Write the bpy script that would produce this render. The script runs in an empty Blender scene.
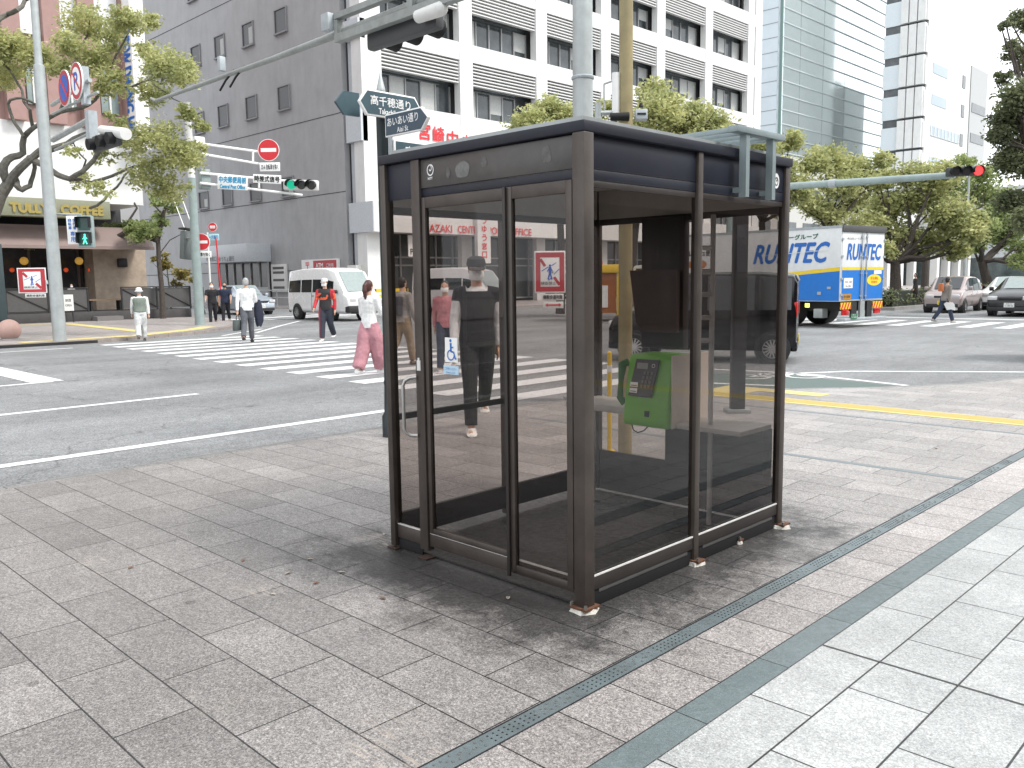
import bpy, math, random
import numpy as np
from mathutils import Vector, Matrix
random.seed(7); RNG = np.random.default_rng(11)
S = bpy.context.scene
COL = S.collection
R = math.radians

# ------------------------------------------------------------------ camera
F_PX, YAW, PITCH, ROLL, EYE = 858.35, R(44.754), R(6.913), R(-0.766), 1.5
_f = Vector((-math.sin(YAW)*math.cos(PITCH), math.cos(YAW)*math.cos(PITCH), -math.sin(PITCH)))
_r0 = Vector((math.cos(YAW), math.sin(YAW), 0)); _u0 = _r0.cross(_f)
_r = math.cos(ROLL)*_r0 + math.sin(ROLL)*_u0
_u = -math.sin(ROLL)*_r0 + math.cos(ROLL)*_u0
cd = bpy.data.cameras.new('camera'); cam = bpy.data.objects.new('camera', cd); COL.objects.link(cam)
cd.sensor_width = 36; cd.lens = 36*F_PX/1024; cd.clip_end = 3000; cd.clip_start = .05
m = Matrix.Identity(4)
for i in range(3):
    m[i][0] = _r[i]; m[i][1] = _u[i]; m[i][2] = -_f[i]
m[2][3] = EYE
cam.matrix_world = m
S.camera = cam
EYEP = Vector((0, 0, EYE))
def ray(u, v): return _f*F_PX + _r*(u-512) + _u*(384-v)
def onz(u, v, z=0.0):
    d = ray(u, v); return EYEP + d*((z-EYE)/d.z)
def onx(u, v, x):
    d = ray(u, v); return EYEP + d*(x/d.x)
def ony(u, v, y):
    d = ray(u, v); return EYEP + d*(y/d.y)
def onp(u, v, P, dr):                      # on the vertical plane through P that runs along dr
    n = Vector((-dr[1], dr[0], 0)); d = ray(u, v)
    return EYEP + d*((Vector((P[0], P[1], 0)) - EYEP).dot(n)/d.dot(n))
def dep(u, v, D): return EYEP + ray(u, v)*(D/F_PX)

# ------------------------------------------------------------------ materials
MATS = {}
def srgb(r, g, b):
    f = lambda c: ((c/255)/12.92 if c/255 <= .04045 else ((c/255+.055)/1.055)**2.4)
    return (f(r), f(g), f(b))
def mat(name, col, rough=.6, metal=0, var=.08, scale=8, bump=0, bscale=60, emit=None, estr=1, coat=0, dirt=0):
    if name in MATS: return MATS[name]
    m = bpy.data.materials.new(name); m.use_nodes = True; nt = m.node_tree; N = nt.nodes; L = nt.links
    b = N['Principled BSDF']
    b.inputs['Roughness'].default_value = rough; b.inputs['Metallic'].default_value = metal
    b.inputs['Coat Weight'].default_value = coat
    tc = N.new('ShaderNodeTexCoord'); n = N.new('ShaderNodeTexNoise'); n.inputs['Scale'].default_value = scale
    n.inputs['Detail'].default_value = 6; n.inputs['Roughness'].default_value = .65
    L.new(tc.outputs['Object'], n.inputs['Vector'])
    mp = N.new('ShaderNodeMapRange'); mp.inputs['From Min'].default_value = .3; mp.inputs['From Max'].default_value = .7
    mp.inputs['To Min'].default_value = 1-var; mp.inputs['To Max'].default_value = 1+var
    L.new(n.outputs['Fac'], mp.inputs['Value'])
    vm = N.new('ShaderNodeVectorMath'); vm.operation = 'SCALE'; vm.inputs[0].default_value = col
    L.new(mp.outputs[0], vm.inputs['Scale']); out = vm.outputs[0]
    if dirt:
        n2 = N.new('ShaderNodeTexNoise'); n2.inputs['Scale'].default_value = 2.3; n2.inputs['Detail'].default_value = 8
        mpg = N.new('ShaderNodeMapping'); mpg.inputs['Scale'].default_value = (1, 1, .25)
        L.new(tc.outputs['Object'], mpg.inputs[0]); L.new(mpg.outputs[0], n2.inputs['Vector'])
        cr = N.new('ShaderNodeValToRGB'); cr.color_ramp.elements[0].position = .45; cr.color_ramp.elements[1].position = .75
        L.new(n2.outputs['Fac'], cr.inputs[0]); ml = N.new('ShaderNodeMath'); ml.operation = 'MULTIPLY'; ml.inputs[1].default_value = dirt
        L.new(cr.outputs[0], ml.inputs[0]); mx = N.new('ShaderNodeMix'); mx.data_type = 'RGBA'
        L.new(ml.outputs[0], mx.inputs['Factor']); L.new(out, mx.inputs['A']); mx.inputs['B'].default_value = (.09, .08, .065, 1); out = mx.outputs['Result']
    L.new(out, b.inputs['Base Color'])
    r2 = N.new('ShaderNodeMapRange'); r2.inputs['To Min'].default_value = max(0, rough-.08); r2.inputs['To Max'].default_value = min(1, rough+.1)
    L.new(n.outputs['Fac'], r2.inputs['Value']); L.new(r2.outputs[0], b.inputs['Roughness'])
    if bump:
        n3 = N.new('ShaderNodeTexNoise'); n3.inputs['Scale'].default_value = bscale; n3.inputs['Detail'].default_value = 4
        L.new(tc.outputs['Object'], n3.inputs['Vector']); bp = N.new('ShaderNodeBump'); bp.inputs['Strength'].default_value = bump
        bp.inputs['Distance'].default_value = (.03 if bump >= 1 else .01); L.new(n3.outputs['Fac'], bp.inputs['Height']); L.new(bp.outputs[0], b.inputs['Normal'])
    if emit:
        b.inputs['Emission Color'].default_value = (*emit, 1); b.inputs['Emission Strength'].default_value = estr
    MATS[name] = m; return m
def glass_mat(name, tint, refl=1.0, ior=1.5, streak=0.0):
    if name in MATS: return MATS[name]
    m = bpy.data.materials.new(name); m.use_nodes = True; nt = m.node_tree; N = nt.nodes; L = nt.links
    N.remove(N['Principled BSDF']); o = N['Material Output']
    t = N.new('ShaderNodeBsdfTransparent'); t.inputs[0].default_value = (*tint, 1)
    g = N.new('ShaderNodeBsdfGlossy'); g.inputs['Roughness'].default_value = .02; g.inputs[0].default_value = (.95, .95, .97, 1)
    fr = N.new('ShaderNodeFresnel'); fr.inputs['IOR'].default_value = ior
    ml = N.new('ShaderNodeMath'); ml.operation = 'MULTIPLY'; ml.inputs[1].default_value = refl; ml.use_clamp = True
    L.new(fr.outputs[0], ml.inputs[0]); mx = N.new('ShaderNodeMixShader')
    L.new(ml.outputs[0], mx.inputs[0]); L.new(t.outputs[0], mx.inputs[1]); L.new(g.outputs[0], mx.inputs[2])
    last = mx.outputs[0]
    if streak:
        d = N.new('ShaderNodeBsdfDiffuse'); d.inputs[0].default_value = (.45, .43, .4, 1)
        tc = N.new('ShaderNodeTexCoord'); mg = N.new('ShaderNodeMapping'); mg.inputs['Scale'].default_value = (9, 9, .8)
        n = N.new('ShaderNodeTexNoise'); n.inputs['Scale'].default_value = 3; n.inputs['Detail'].default_value = 8
        L.new(tc.outputs['Object'], mg.inputs[0]); L.new(mg.outputs[0], n.inputs['Vector'])
        cr = N.new('ShaderNodeMapRange'); cr.inputs['From Min'].default_value = .45; cr.inputs['From Max'].default_value = .8
        cr.inputs['To Max'].default_value = streak; L.new(n.outputs['Fac'], cr.inputs['Value'])
        m2 = N.new('ShaderNodeMixShader'); L.new(cr.outputs[0], m2.inputs[0]); L.new(last, m2.inputs[1]); L.new(d.outputs[0], m2.inputs[2]); last = m2.outputs[0]
    L.new(last, o.inputs['Surface']); MATS[name] = m; return m
def leaf_mat(name, c1, c2):
    m = bpy.data.materials.new(name); m.use_nodes = True; nt = m.node_tree; N = nt.nodes; L = nt.links
    b = N['Principled BSDF']; o = N['Material Output']; b.inputs['Roughness'].default_value = .55
    g = N.new('ShaderNodeNewGeometry'); tc = N.new('ShaderNodeTexCoord')
    n = N.new('ShaderNodeTexNoise'); n.inputs['Scale'].default_value = 1.1; n.inputs['Detail'].default_value = 3
    L.new(tc.outputs['Object'], n.inputs['Vector'])
    a = N.new('ShaderNodeMath'); a.operation = 'MULTIPLY_ADD'; a.inputs[1].default_value = .7; L.new(g.outputs['Random Per Island'], a.inputs[0])
    s = N.new('ShaderNodeMath'); s.operation = 'MULTIPLY_ADD'; s.inputs[1].default_value = 1.6; s.inputs[2].default_value = -.65
    L.new(n.outputs['Fac'], s.inputs[0]); L.new(s.outputs[0], a.inputs[2])
    mx = N.new('ShaderNodeMix'); mx.data_type = 'RGBA'; mx.inputs['A'].default_value = (*c1, 1); mx.inputs['B'].default_value = (*c2, 1)
    a.use_clamp = True; L.new(a.outputs[0], mx.inputs['Factor']); L.new(mx.outputs['Result'], b.inputs['Base Color'])
    tr = N.new('ShaderNodeBsdfTranslucent'); L.new(mx.outputs['Result'], tr.inputs[0])
    ms = N.new('ShaderNodeMixShader'); ms.inputs[0].default_value = .5
    L.new(b.outputs[0], ms.inputs[1]); L.new(tr.outputs[0], ms.inputs[2]); L.new(ms.outputs[0], o.inputs['Surface'])
    MATS[name] = m; return m

# ------------------------------------------------------------------ mesh builder
class MB:
    def __init__(s): s.v = []; s.f = []; s.m = []; s.M = None; s.mi = 0
    def add(s, vs, fs):
        k = len(s.v)
        s.v += [tuple(s.M @ Vector(p)) if s.M else tuple(p) for p in vs]
        s.f += [tuple(i+k for i in f) for f in fs]; s.m += [s.mi]*len(fs); return s
    def box(s, x0, x1, y0, y1, z0, z1):
        vs = [(x, y, z) for z in (z0, z1) for y in (y0, y1) for x in (x0, x1)]
        return s.add(vs, [(0,2,3,1),(4,5,7,6),(0,1,5,4),(2,6,7,3),(0,4,6,2),(1,3,7,5)])
    def obox(s, c, a, b, h):               # oriented box: centre, half vectors
        c = Vector(c); a = Vector(a); b = Vector(b); h = Vector(h)
        vs = [c+sx*a+sy*b+sz*h for sz in (-1,1) for sy in (-1,1) for sx in (-1,1)]
        return s.add(vs, [(0,2,3,1),(4,5,7,6),(0,1,5,4),(2,6,7,3),(0,4,6,2),(1,3,7,5)])
    def tube(s, pts, rad, n=10, cap=True, flat=1.0):
        pts = [Vector(p) for p in pts]; rad = rad if isinstance(rad, (list, tuple)) else [rad]*len(pts)
        vs = []; fs = []; ref = None
        for i, p in enumerate(pts):
            t = (pts[min(i+1, len(pts)-1)] - pts[max(i-1, 0)]).normalized()
            if ref is None: ref = Vector((0,0,1)) if abs(t.z) < .9 else Vector((1,0,0))
            a = (ref - t*ref.dot(t)).normalized(); b = t.cross(a); ref = a
            for k in range(n):
                w = 2*math.pi*k/n; vs.append(p + (a*math.cos(w) + b*math.sin(w)*flat)*rad[i])
        for i in range(len(pts)-1):
            for k in range(n):
                fs.append((i*n+k, i*n+(k+1) % n, (i+1)*n+(k+1) % n, (i+1)*n+k))
        if cap: fs.append(tuple(range(n-1, -1, -1))); fs.append(tuple((len(pts)-1)*n+k for k in range(n)))
        return s.add(vs, fs)
    def cyl(s, p0, p1, r0, r1=None, n=16): return s.tube([p0, p1], [r0, r0 if r1 is None else r1], n)
    def lathe(s, prof, c=(0,0,0), n=24):   # profile of (r, z)
        c = Vector(c); vs = []; fs = []
        for r, z in prof:
            for k in range(n):
                w = 2*math.pi*k/n; vs.append(c + Vector((r*math.cos(w), r*math.sin(w), z)))
        for i in range(len(prof)-1):
            for k in range(n): fs.append((i*n+k, i*n+(k+1) % n, (i+1)*n+(k+1) % n, (i+1)*n+k))
        fs.append(tuple(range(n-1, -1, -1))); fs.append(tuple((len(prof)-1)*n+k for k in range(n)))
        return s.add(vs, fs)
    def ball(s, c, r, n=16, sz=1.0, sx=1.0, sy=1.0):
        c = Vector(c); vs = []; fs = []; h = n//2
        for i in range(h+1):
            a = math.pi*i/h
            for k in range(n):
                w = 2*math.pi*k/n
                vs.append(c + Vector((sx*r*math.sin(a)*math.cos(w), sy*r*math.sin(a)*math.sin(w), sz*r*math.cos(a))))
        for i in range(h):
            for k in range(n): fs.append((i*n+k, (i+1)*n+k, (i+1)*n+(k+1) % n, i*n+(k+1) % n))
        return s.add(vs, fs)
    def prism(s, pts, d):                  # polygon of 3-D points pushed by vector d
        pts = [Vector(p) for p in pts]; d = Vector(d); n = len(pts)
        return s.add(pts+[p+d for p in pts], [tuple(range(n-1, -1, -1)), tuple(range(n, 2*n))]+[(i, (i+1) % n, n+(i+1) % n, n+i) for i in range(n)])
    def poly(s, pts): return s.add([Vector(p) for p in pts], [tuple(range(len(pts)))])
    def build(s, name, mats, parent=None, smooth=False, bevel=0, local=False, ang=35):
        me = bpy.data.meshes.new(name); o = bpy.data.objects.new(name, me); COL.objects.link(o)
        vs = s.v
        if parent is not None and not local:
            off = ORIG[parent.name]; vs = [off @ Vector(p) for p in vs]
        me.from_pydata([tuple(p) for p in vs], [], s.f)
        mats = mats if isinstance(mats, (list, tuple)) else [mats]
        for q in mats: me.materials.append(q)
        if len(mats) > 1:
            for p, i in zip(me.polygons, s.m): p.material_index = i
        me.validate()
        if bevel:
            bm = __import__('bmesh').new(); bm.from_mesh(me)
            es = [e for e in bm.edges if len(e.link_faces) == 2 and e.calc_face_angle(0) > .6]
            __import__('bmesh').ops.bevel(bm, geom=es, offset=bevel, segments=2, affect='EDGES', clamp_overlap=True, profile=.5)
            bm.to_mesh(me); bm.free()
        if smooth or bevel:
            me.shade_smooth(); me.set_sharp_from_angle(angle=R(ang))
        if parent is not None:
            o.parent = parent; ORIG[o.name] = ORIG[parent.name]
        return o
ORIG = {}
def thing(name, label, cat, loc=(0,0,0), rz=0, group=None):
    o = bpy.data.objects.new(name, None); COL.objects.link(o); o.location = loc; o.rotation_euler = (0, 0, rz)
    o.empty_display_size = .2
    o['label'] = label; o['category'] = cat
    if group: o['group'] = group
    ORIG[o.name] = (Matrix.Translation(Vector(loc)) @ Matrix.Rotation(rz, 4, 'Z')).inverted()
    return o
def tag(o, label, cat, group=None, kind=None):
    o['label'] = label; o['category'] = cat
    if group: o['group'] = group
    if kind: o['kind'] = kind
    return o
def struct(o): o['kind'] = 'structure'; o['label'] = o.get('label', o.name.replace('_', ' ')); return o
def copy_tree(o, parent=None):
    c = o.copy(); COL.objects.link(c)
    if parent is not None: c.parent = parent
    ORIG[c.name] = ORIG[o.name]
    for ch in list(o.children): copy_tree(ch, c)
    return c
def dup(o, loc, rz, label, group=None):
    c = copy_tree(o); c.location = loc; c.rotation_euler = (0, 0, rz); c['label'] = label
    if group: c['group'] = group
    return c
# frame on a board: origin (centre), right, up
def frame(o, right, up=(0,0,1)):
    r = Vector(right).normalized(); u = Vector(up); u = (u - r*u.dot(r)).normalized(); n = r.cross(u)
    M = Matrix.Identity(4)
    for i in range(3): M[i][0] = r[i]; M[i][1] = u[i]; M[i][2] = n[i]; M[i][3] = o[i]
    return M
_tc = {}
def text_geo(body):
    if body in _tc: return _tc[body]
    c = bpy.data.curves.new('t', 'FONT'); c.body = body; c.resolution_u = 3; c.extrude = 0
    o = bpy.data.objects.new('t', c); COL.objects.link(o)
    dg = bpy.context.evaluated_depsgraph_get(); dg.update()
    me = bpy.data.meshes.new_from_object(o.evaluated_get(dg))
    vs = [tuple(v.co) for v in me.vertices]; fs = [tuple(p.vertices) for p in me.polygons]
    bpy.data.objects.remove(o); bpy.data.meshes.remove(me); bpy.data.curves.remove(c)
    _tc[body] = (vs, fs); return vs, fs
def text(mb, body, x, y, w, h, z=.004, bold=0, slant=0):     # fits the text in a w x h box centred on x, y of the frame
    vs, fs = text_geo(body)
    if not vs: return
    x0 = min(v[0] for v in vs); x1 = max(v[0] for v in vs); y0 = min(v[1] for v in vs); y1 = max(v[1] for v in vs)
    sx = w/(x1-x0); sy = h/(y1-y0)
    offs = [(0, 0)] if not bold else [(-bold, 0), (bold, 0), (0, bold), (0, -bold)]
    for i, (ox, oy) in enumerate(offs):
        mb.add([(x+(v[0]-(x0+x1)/2)*sx+ox+slant*(v[1]-(y0+y1)/2)*sy, y+(v[1]-(y0+y1)/2)*sy+oy, z+i*.0006) for v in vs], fs)
def vtext(mb, body, x, ytop, w, h, pitch, z=.004, bold=0):
    for i, ch in enumerate(body): text(mb, ch, x, ytop-h/2-i*pitch, w, h, z, bold)
# ------------------------------------------------------------------ palette
BRONZE = mat('bronze_frame', (.060, .048, .042), .42, .25, .34, 4.5, bump=.05, dirt=.5)
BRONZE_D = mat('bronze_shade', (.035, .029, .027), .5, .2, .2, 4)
NAVY = mat('navy_panel', (.0055, .008, .019), .5, 0, .3, 2.5, dirt=.10)
SIGNB = mat('grey_brown_acrylic', (.068, .063, .060), .35, 0, .35, 5, dirt=.3)
BLACK = mat('black_rubber', (.005, .005, .006), .75)
STEEL = mat('brushed_steel', (.45, .44, .43), .3, .9, .1)
GALV = mat('galvanised_pole', (.40, .43, .43), .45, .35, .12, 5, bump=.03, dirt=.25)
GREENPOLE = mat('pale_green_pole', (.27, .335, .33), .5, .1, .12, 5, dirt=.2)
YPOLE = mat('weathered_yellow_pole', (.30, .25, .13), .55, .1, .2, 6, dirt=.35)
WHITE = mat('white_paint', (.80, .80, .79), .5, 0, .04)
OFFW = mat('off_white', (.66, .66, .64), .55, 0, .06)
LGREY = mat('light_grey_paint', (.36, .40, .42), .45, .1, .12, dirt=.15)
RED = mat('red_paint', (.55, .02, .03), .45, 0, .06)
DRED = mat('dark_red_sign', (.42, .03, .04), .45, 0, .06)
BLUE = mat('sign_blue', (.02, .09, .45), .4)
SKYB = mat('light_blue_sign', (.45, .62, .74), .5)
TXTB = mat('lettering_black', (.02, .02, .022), .6)
TXTBL = mat('lettering_blue', (.02, .13, .45), .5)
TXTR = mat('lettering_red', (.65, .02, .03), .5)
TXTW = mat('lettering_white', (.8, .8, .8), .5)
SLATE = mat('slate_blue_sign', (.045, .085, .105), .45, 0, .1)
DPOLE = mat('dark_green_pole', (.022, .030, .034), .4, .3, .15)
BARK = mat('bark', (.055, .045, .038), .95, 0, .4, 12, bump=.9, bscale=25)
BARKL = mat('pale_bark', (.11, .105, .09), .95, 0, .4, 9, bump=.9, bscale=25)
TYRE = mat('tyre_rubber', (.018, .018, .018), .8)
RIM = mat('alloy_rim', (.5, .5, .51), .3, .8)
CGLASS = mat('dark_car_glass', (.02, .025, .028), .06, 0, .05, coat=.5)
CGLASSL = mat('pale_windscreen', (.24, .29, .28), .08, 0, .1, coat=.6)
TRIM = mat('black_trim', (.02, .02, .021), .55)
LAMPG = mat('headlamp_glass', (.6, .6, .6), .1, .3)
LAMPR = mat('tail_lamp_red', (.45, .01, .01), .2)
YEL = mat('yellow_paint', (.75, .50, .03), .5)
ORANGE = mat('orange_paint', (.42, .15, .05), .5)

# ------------------------------------------------------------------ ground sheets
ZR = -.045          # road surface; our pavement is z = 0
def ground_nodes(name):
    m = bpy.data.materials.new(name); m.use_nodes = True; return m, m.node_tree.nodes, m.node_tree.links
def granite(name, ca, cb, bw, rh, off, sx=0, sy=0, swap=False, mortar=.0036, stain_and_light=False, warm=(1,1,1), speck=.35):
    m, N, L = ground_nodes(name); b = N['Principled BSDF']
    tc = N.new('ShaderNodeTexCoord'); mp = N.new('ShaderNodeMapping'); L.new(tc.outputs['Object'], mp.inputs[0])
    mp.inputs['Location'].default_value = (sx, sy, 0)
    if swap: mp.inputs['Rotation'].default_value = (0, 0, R(90))
    br = N.new('ShaderNodeTexBrick'); L.new(mp.outputs[0], br.inputs['Vector'])
    br.offset = off; br.inputs['Scale'].default_value = 1; br.inputs['Brick Width'].default_value = bw; br.inputs['Row Height'].default_value = rh
    br.inputs['Mortar Size'].default_value = mortar; br.inputs['Mortar Smooth'].default_value = .25; br.inputs['Bias'].default_value = -.1
    br.inputs['Color1'].default_value = (*ca, 1); br.inputs['Color2'].default_value = (*cb, 1); br.inputs['Mortar'].default_value = (.022, .021, .021, 1)
    def noise(sc, det=4, ro=.6):
        n = N.new('ShaderNodeTexNoise'); n.inputs['Scale'].default_value = sc; n.inputs['Detail'].default_value = det
        n.inputs['Roughness'].default_value = ro; L.new(tc.outputs['Object'], n.inputs['Vector']); return n.outputs['Fac']
    def mr(src, a, b_, c, d):
        q = N.new('ShaderNodeMapRange'); q.inputs[1].default_value = a; q.inputs[2].default_value = b_; q.inputs[3].default_value = c; q.inputs[4].default_value = d
        L.new(src, q.inputs[0]); return q.outputs[0]
    def scale(c, f):
        q = N.new('ShaderNodeVectorMath'); q.operation = 'SCALE'; L.new(c, q.inputs[0]); L.new(f, q.inputs['Scale']); return q.outputs[0]
    gv = N.new('ShaderNodeTexVoronoi'); gv.inputs['Scale'].default_value = 210; L.new(tc.outputs['Object'], gv.inputs['Vector']); gs = N.new('ShaderNodeSeparateColor'); L.new(gv.outputs['Color'], gs.inputs[0])
    c = scale(br.outputs['Color'], mr(gs.outputs[0], .0, 1, 1-speck*.8, 1+speck*.8)); c = scale(c, mr(noise(90, 3, .9), .42, .58, 1-speck*.6, 1+speck*.6))
    c = scale(c, mr(noise(34, 4, .8), .38, .62, 1-speck*.40, 1+speck*.40))
    vv = N.new('ShaderNodeTexVoronoi'); vv.inputs['Scale'].default_value = 2.6; L.new(tc.outputs['Object'], vv.inputs['Vector'])
    sp3 = N.new('ShaderNodeSeparateColor'); L.new(vv.outputs['Color'], sp3.inputs[0])
    gsz = mr(sp3.outputs[0], .55, 1, .0, .075); cmpn = N.new('ShaderNodeMath'); cmpn.operation = 'SUBTRACT'; L.new(vv.outputs['Distance'], cmpn.inputs[0]); L.new(gsz, cmpn.inputs[1])
    c = scale(c, mr(cmpn.outputs[0], -.01, .012, .62, 1))
    c = scale(c, mr(noise(1.3, 8, .75), .32, .68, .80, 1.16)); c = scale(c, mr(noise(6.0, 8, .8), .35, .65, .90, 1.08))
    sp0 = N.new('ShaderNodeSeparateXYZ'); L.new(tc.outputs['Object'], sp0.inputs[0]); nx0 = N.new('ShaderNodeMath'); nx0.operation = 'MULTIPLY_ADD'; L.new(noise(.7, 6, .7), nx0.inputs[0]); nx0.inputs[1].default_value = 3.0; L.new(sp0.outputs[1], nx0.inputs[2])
    if stain_and_light: c = scale(c, mr(nx0.outputs[0], 3.2, 8.5, .94, 1.5))   # slabs further on painted brighter, standing in for the sky's sheen
    rough = .42
    if stain_and_light:
        # grime plus the booth's shadow, painted in by noisy distance to its footprint
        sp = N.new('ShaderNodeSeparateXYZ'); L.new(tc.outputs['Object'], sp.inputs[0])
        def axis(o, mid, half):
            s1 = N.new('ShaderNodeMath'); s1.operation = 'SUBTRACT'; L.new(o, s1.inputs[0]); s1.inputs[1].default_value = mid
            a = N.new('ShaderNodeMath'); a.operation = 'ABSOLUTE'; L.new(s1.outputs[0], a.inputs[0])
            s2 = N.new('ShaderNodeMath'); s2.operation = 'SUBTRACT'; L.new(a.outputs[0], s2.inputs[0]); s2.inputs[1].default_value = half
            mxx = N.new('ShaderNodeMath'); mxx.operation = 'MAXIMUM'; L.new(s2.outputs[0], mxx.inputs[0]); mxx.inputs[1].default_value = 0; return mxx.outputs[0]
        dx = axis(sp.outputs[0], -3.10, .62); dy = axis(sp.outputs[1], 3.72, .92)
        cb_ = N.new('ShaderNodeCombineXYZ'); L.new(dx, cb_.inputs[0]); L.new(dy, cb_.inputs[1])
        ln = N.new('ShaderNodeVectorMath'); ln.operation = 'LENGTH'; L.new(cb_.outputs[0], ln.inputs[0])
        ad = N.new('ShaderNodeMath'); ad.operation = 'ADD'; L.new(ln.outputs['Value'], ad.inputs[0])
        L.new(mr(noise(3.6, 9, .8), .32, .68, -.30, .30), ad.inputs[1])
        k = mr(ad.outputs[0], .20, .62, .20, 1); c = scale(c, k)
        # pale scuffed streaks where the flamed finish has worn off some slabs
        mg2 = N.new('ShaderNodeMapping'); mg2.inputs['Scale'].default_value = (7, 55, 1); L.new(tc.outputs['Object'], mg2.inputs[0])
        sn = N.new('ShaderNodeTexNoise'); sn.inputs['Scale'].default_value = 1; sn.inputs['Detail'].default_value = 5; sn.inputs['Roughness'].default_value = .8; L.new(mg2.outputs[0], sn.inputs['Vector'])
        pm = N.new('ShaderNodeMath'); pm.operation = 'MULTIPLY'; L.new(mr(noise(1.1, 3), .60, .66, 0, 1), pm.inputs[0]); L.new(mr(sn.outputs['Fac'], .50, .60, 0, .55), pm.inputs[1])
        sm = N.new('ShaderNodeMix'); sm.data_type = 'RGBA'; L.new(pm.outputs[0], sm.inputs['Factor']); L.new(c, sm.inputs['A']); sm.inputs['B'].default_value = (.40, .34, .28, 1); c = sm.outputs['Result']
        # scattered stains along the slabs
        c = scale(c, mr(noise(3.1, 9, .8), .60, .72, 1, .78))
    hv = N.new('ShaderNodeHueSaturation'); hv.inputs['Saturation'].default_value = 1; L.new(c, hv.inputs['Color'])
    L.new(hv.outputs[0], b.inputs['Base Color'])
    L.new(mr(noise(30, 4), .3, .7, rough-.12, rough+.15), b.inputs['Roughness'])
    h = N.new('ShaderNodeMath'); h.operation = 'MULTIPLY_ADD'; L.new(br.outputs['Fac'], h.inputs[0]); h.inputs[1].default_value = -1.2
    L.new(noise(170, 3, .8), h.inputs[2]); bp = N.new('ShaderNodeBump'); bp.inputs['Strength'].default_value = .55; bp.inputs['Distance'].default_value = .0025
    L.new(h.outputs[0], bp.inputs['Height']); L.new(bp.outputs[0], b.inputs['Normal'])
    return m
def asphalt(name, col, patchy=.2):
    m, N, L = ground_nodes(name); b = N['Principled BSDF']; tc = N.new('ShaderNodeTexCoord')
    def noise(sc, det=4, ro=.6, vec=None):
        n = N.new('ShaderNodeTexNoise'); n.inputs['Scale'].default_value = sc; n.inputs['Detail'].default_value = det
        n.inputs['Roughness'].default_value = ro; L.new(vec or tc.outputs['Object'], n.inputs['Vector']); return n.outputs['Fac']
    def mr(src, a, b_, c, d):
        q = N.new('ShaderNodeMapRange'); q.inputs[1].default_value = a; q.inputs[2].default_value = b_; q.inputs[3].default_value = c; q.inputs[4].default_value = d
        L.new(src, q.inputs[0]); return q.outputs[0]
    def scale(c, f):
        q = N.new('ShaderNodeVectorMath'); q.operation = 'SCALE'; L.new(f, q.inputs['Scale'])
        if isinstance(c, tuple): q.inputs[0].default_value = c
        else: L.new(c, q.inputs[0])
        return q.outputs[0]
    c = scale(col, mr(noise(48, 4, .95), .40, .60, .50, 1.55))
    c = scale(c, mr(noise(9, 7, .85), .38, .62, .80, 1.18)); c = scale(c, mr(noise(.35, 5, .6), .42, .58, .90, 1.08))
    mg = N.new('ShaderNodeMapping'); mg.inputs['Scale'].default_value = (1, .16, 1); L.new(tc.outputs['Object'], mg.inputs[0])
    c = scale(c, mr(noise(.9, 6, .7, mg.outputs[0]), .3, .7, 1-patchy, 1+patchy))
    v = N.new('ShaderNodeTexVoronoi'); v.feature = 'DISTANCE_TO_EDGE'; v.inputs['Scale'].default_value = .22
    wn = N.new('ShaderNodeTexNoise'); wn.inputs['Scale'].default_value = 1.4; wn.inputs['Detail'].default_value = 6; L.new(tc.outputs['Object'], wn.inputs['Vector'])
    va = N.new('ShaderNodeVectorMath'); va.operation = 'ADD'; L.new(tc.outputs['Object'], va.inputs[0]); L.new(wn.outputs['Color'], va.inputs[1]); L.new(va.outputs[0], v.inputs['Vector'])
    c = scale(c, mr(v.outputs[0], .0, .0045, .55, 1))
    L.new(c, b.inputs['Base Color']); b.inputs['Roughness'].default_value = .7
    bp = N.new('ShaderNodeBump'); bp.inputs['Strength'].default_value = .6; bp.inputs['Distance'].default_value = .006
    L.new(noise(75, 3, .8), bp.inputs['Height']); L.new(bp.outputs[0], b.inputs['Normal']); return m
ASPH = asphalt('asphalt', (.185, .19, .193))
GRASSY = mat('far_ground', (.10, .11, .09), .9)
def worn(name, col, thr=.55):
    m, N, L = ground_nodes(name); b = N['Principled BSDF']; tc = N.new('ShaderNodeTexCoord'); b.inputs['Roughness'].default_value = .75
    n = N.new('ShaderNodeTexNoise'); n.inputs['Scale'].default_value = 18; n.inputs['Detail'].default_value = 8; n.inputs['Roughness'].default_value = .85
    L.new(tc.outputs['Object'], n.inputs['Vector']); q = N.new('ShaderNodeMapRange'); L.new(n.outputs['Fac'], q.inputs[0])
    q.inputs[1].default_value = thr; q.inputs[2].default_value = thr+.1
    mx = N.new('ShaderNodeMix'); mx.data_type = 'RGBA'; L.new(q.outputs[0], mx.inputs['Factor'])
    mx.inputs['A'].default_value = (*col, 1); mx.inputs['B'].default_value = (.13, .13, .13, 1); L.new(mx.outputs['Result'], b.inputs['Base Color']); return m
PAINT = worn('road_paint_white', (.62, .63, .63), .545)
YTACT = worn('tactile_yellow', (.58, .48, .19), .60)

g = MB(); g.box(-900, 900, -900, 900, -1, ZR-.012); struct(g.build('ground', ASPH))
g = MB(); g.box(-110, 140, -60, 260, ZR-.01, ZR); struct(g.build('road', ASPH))

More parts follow.
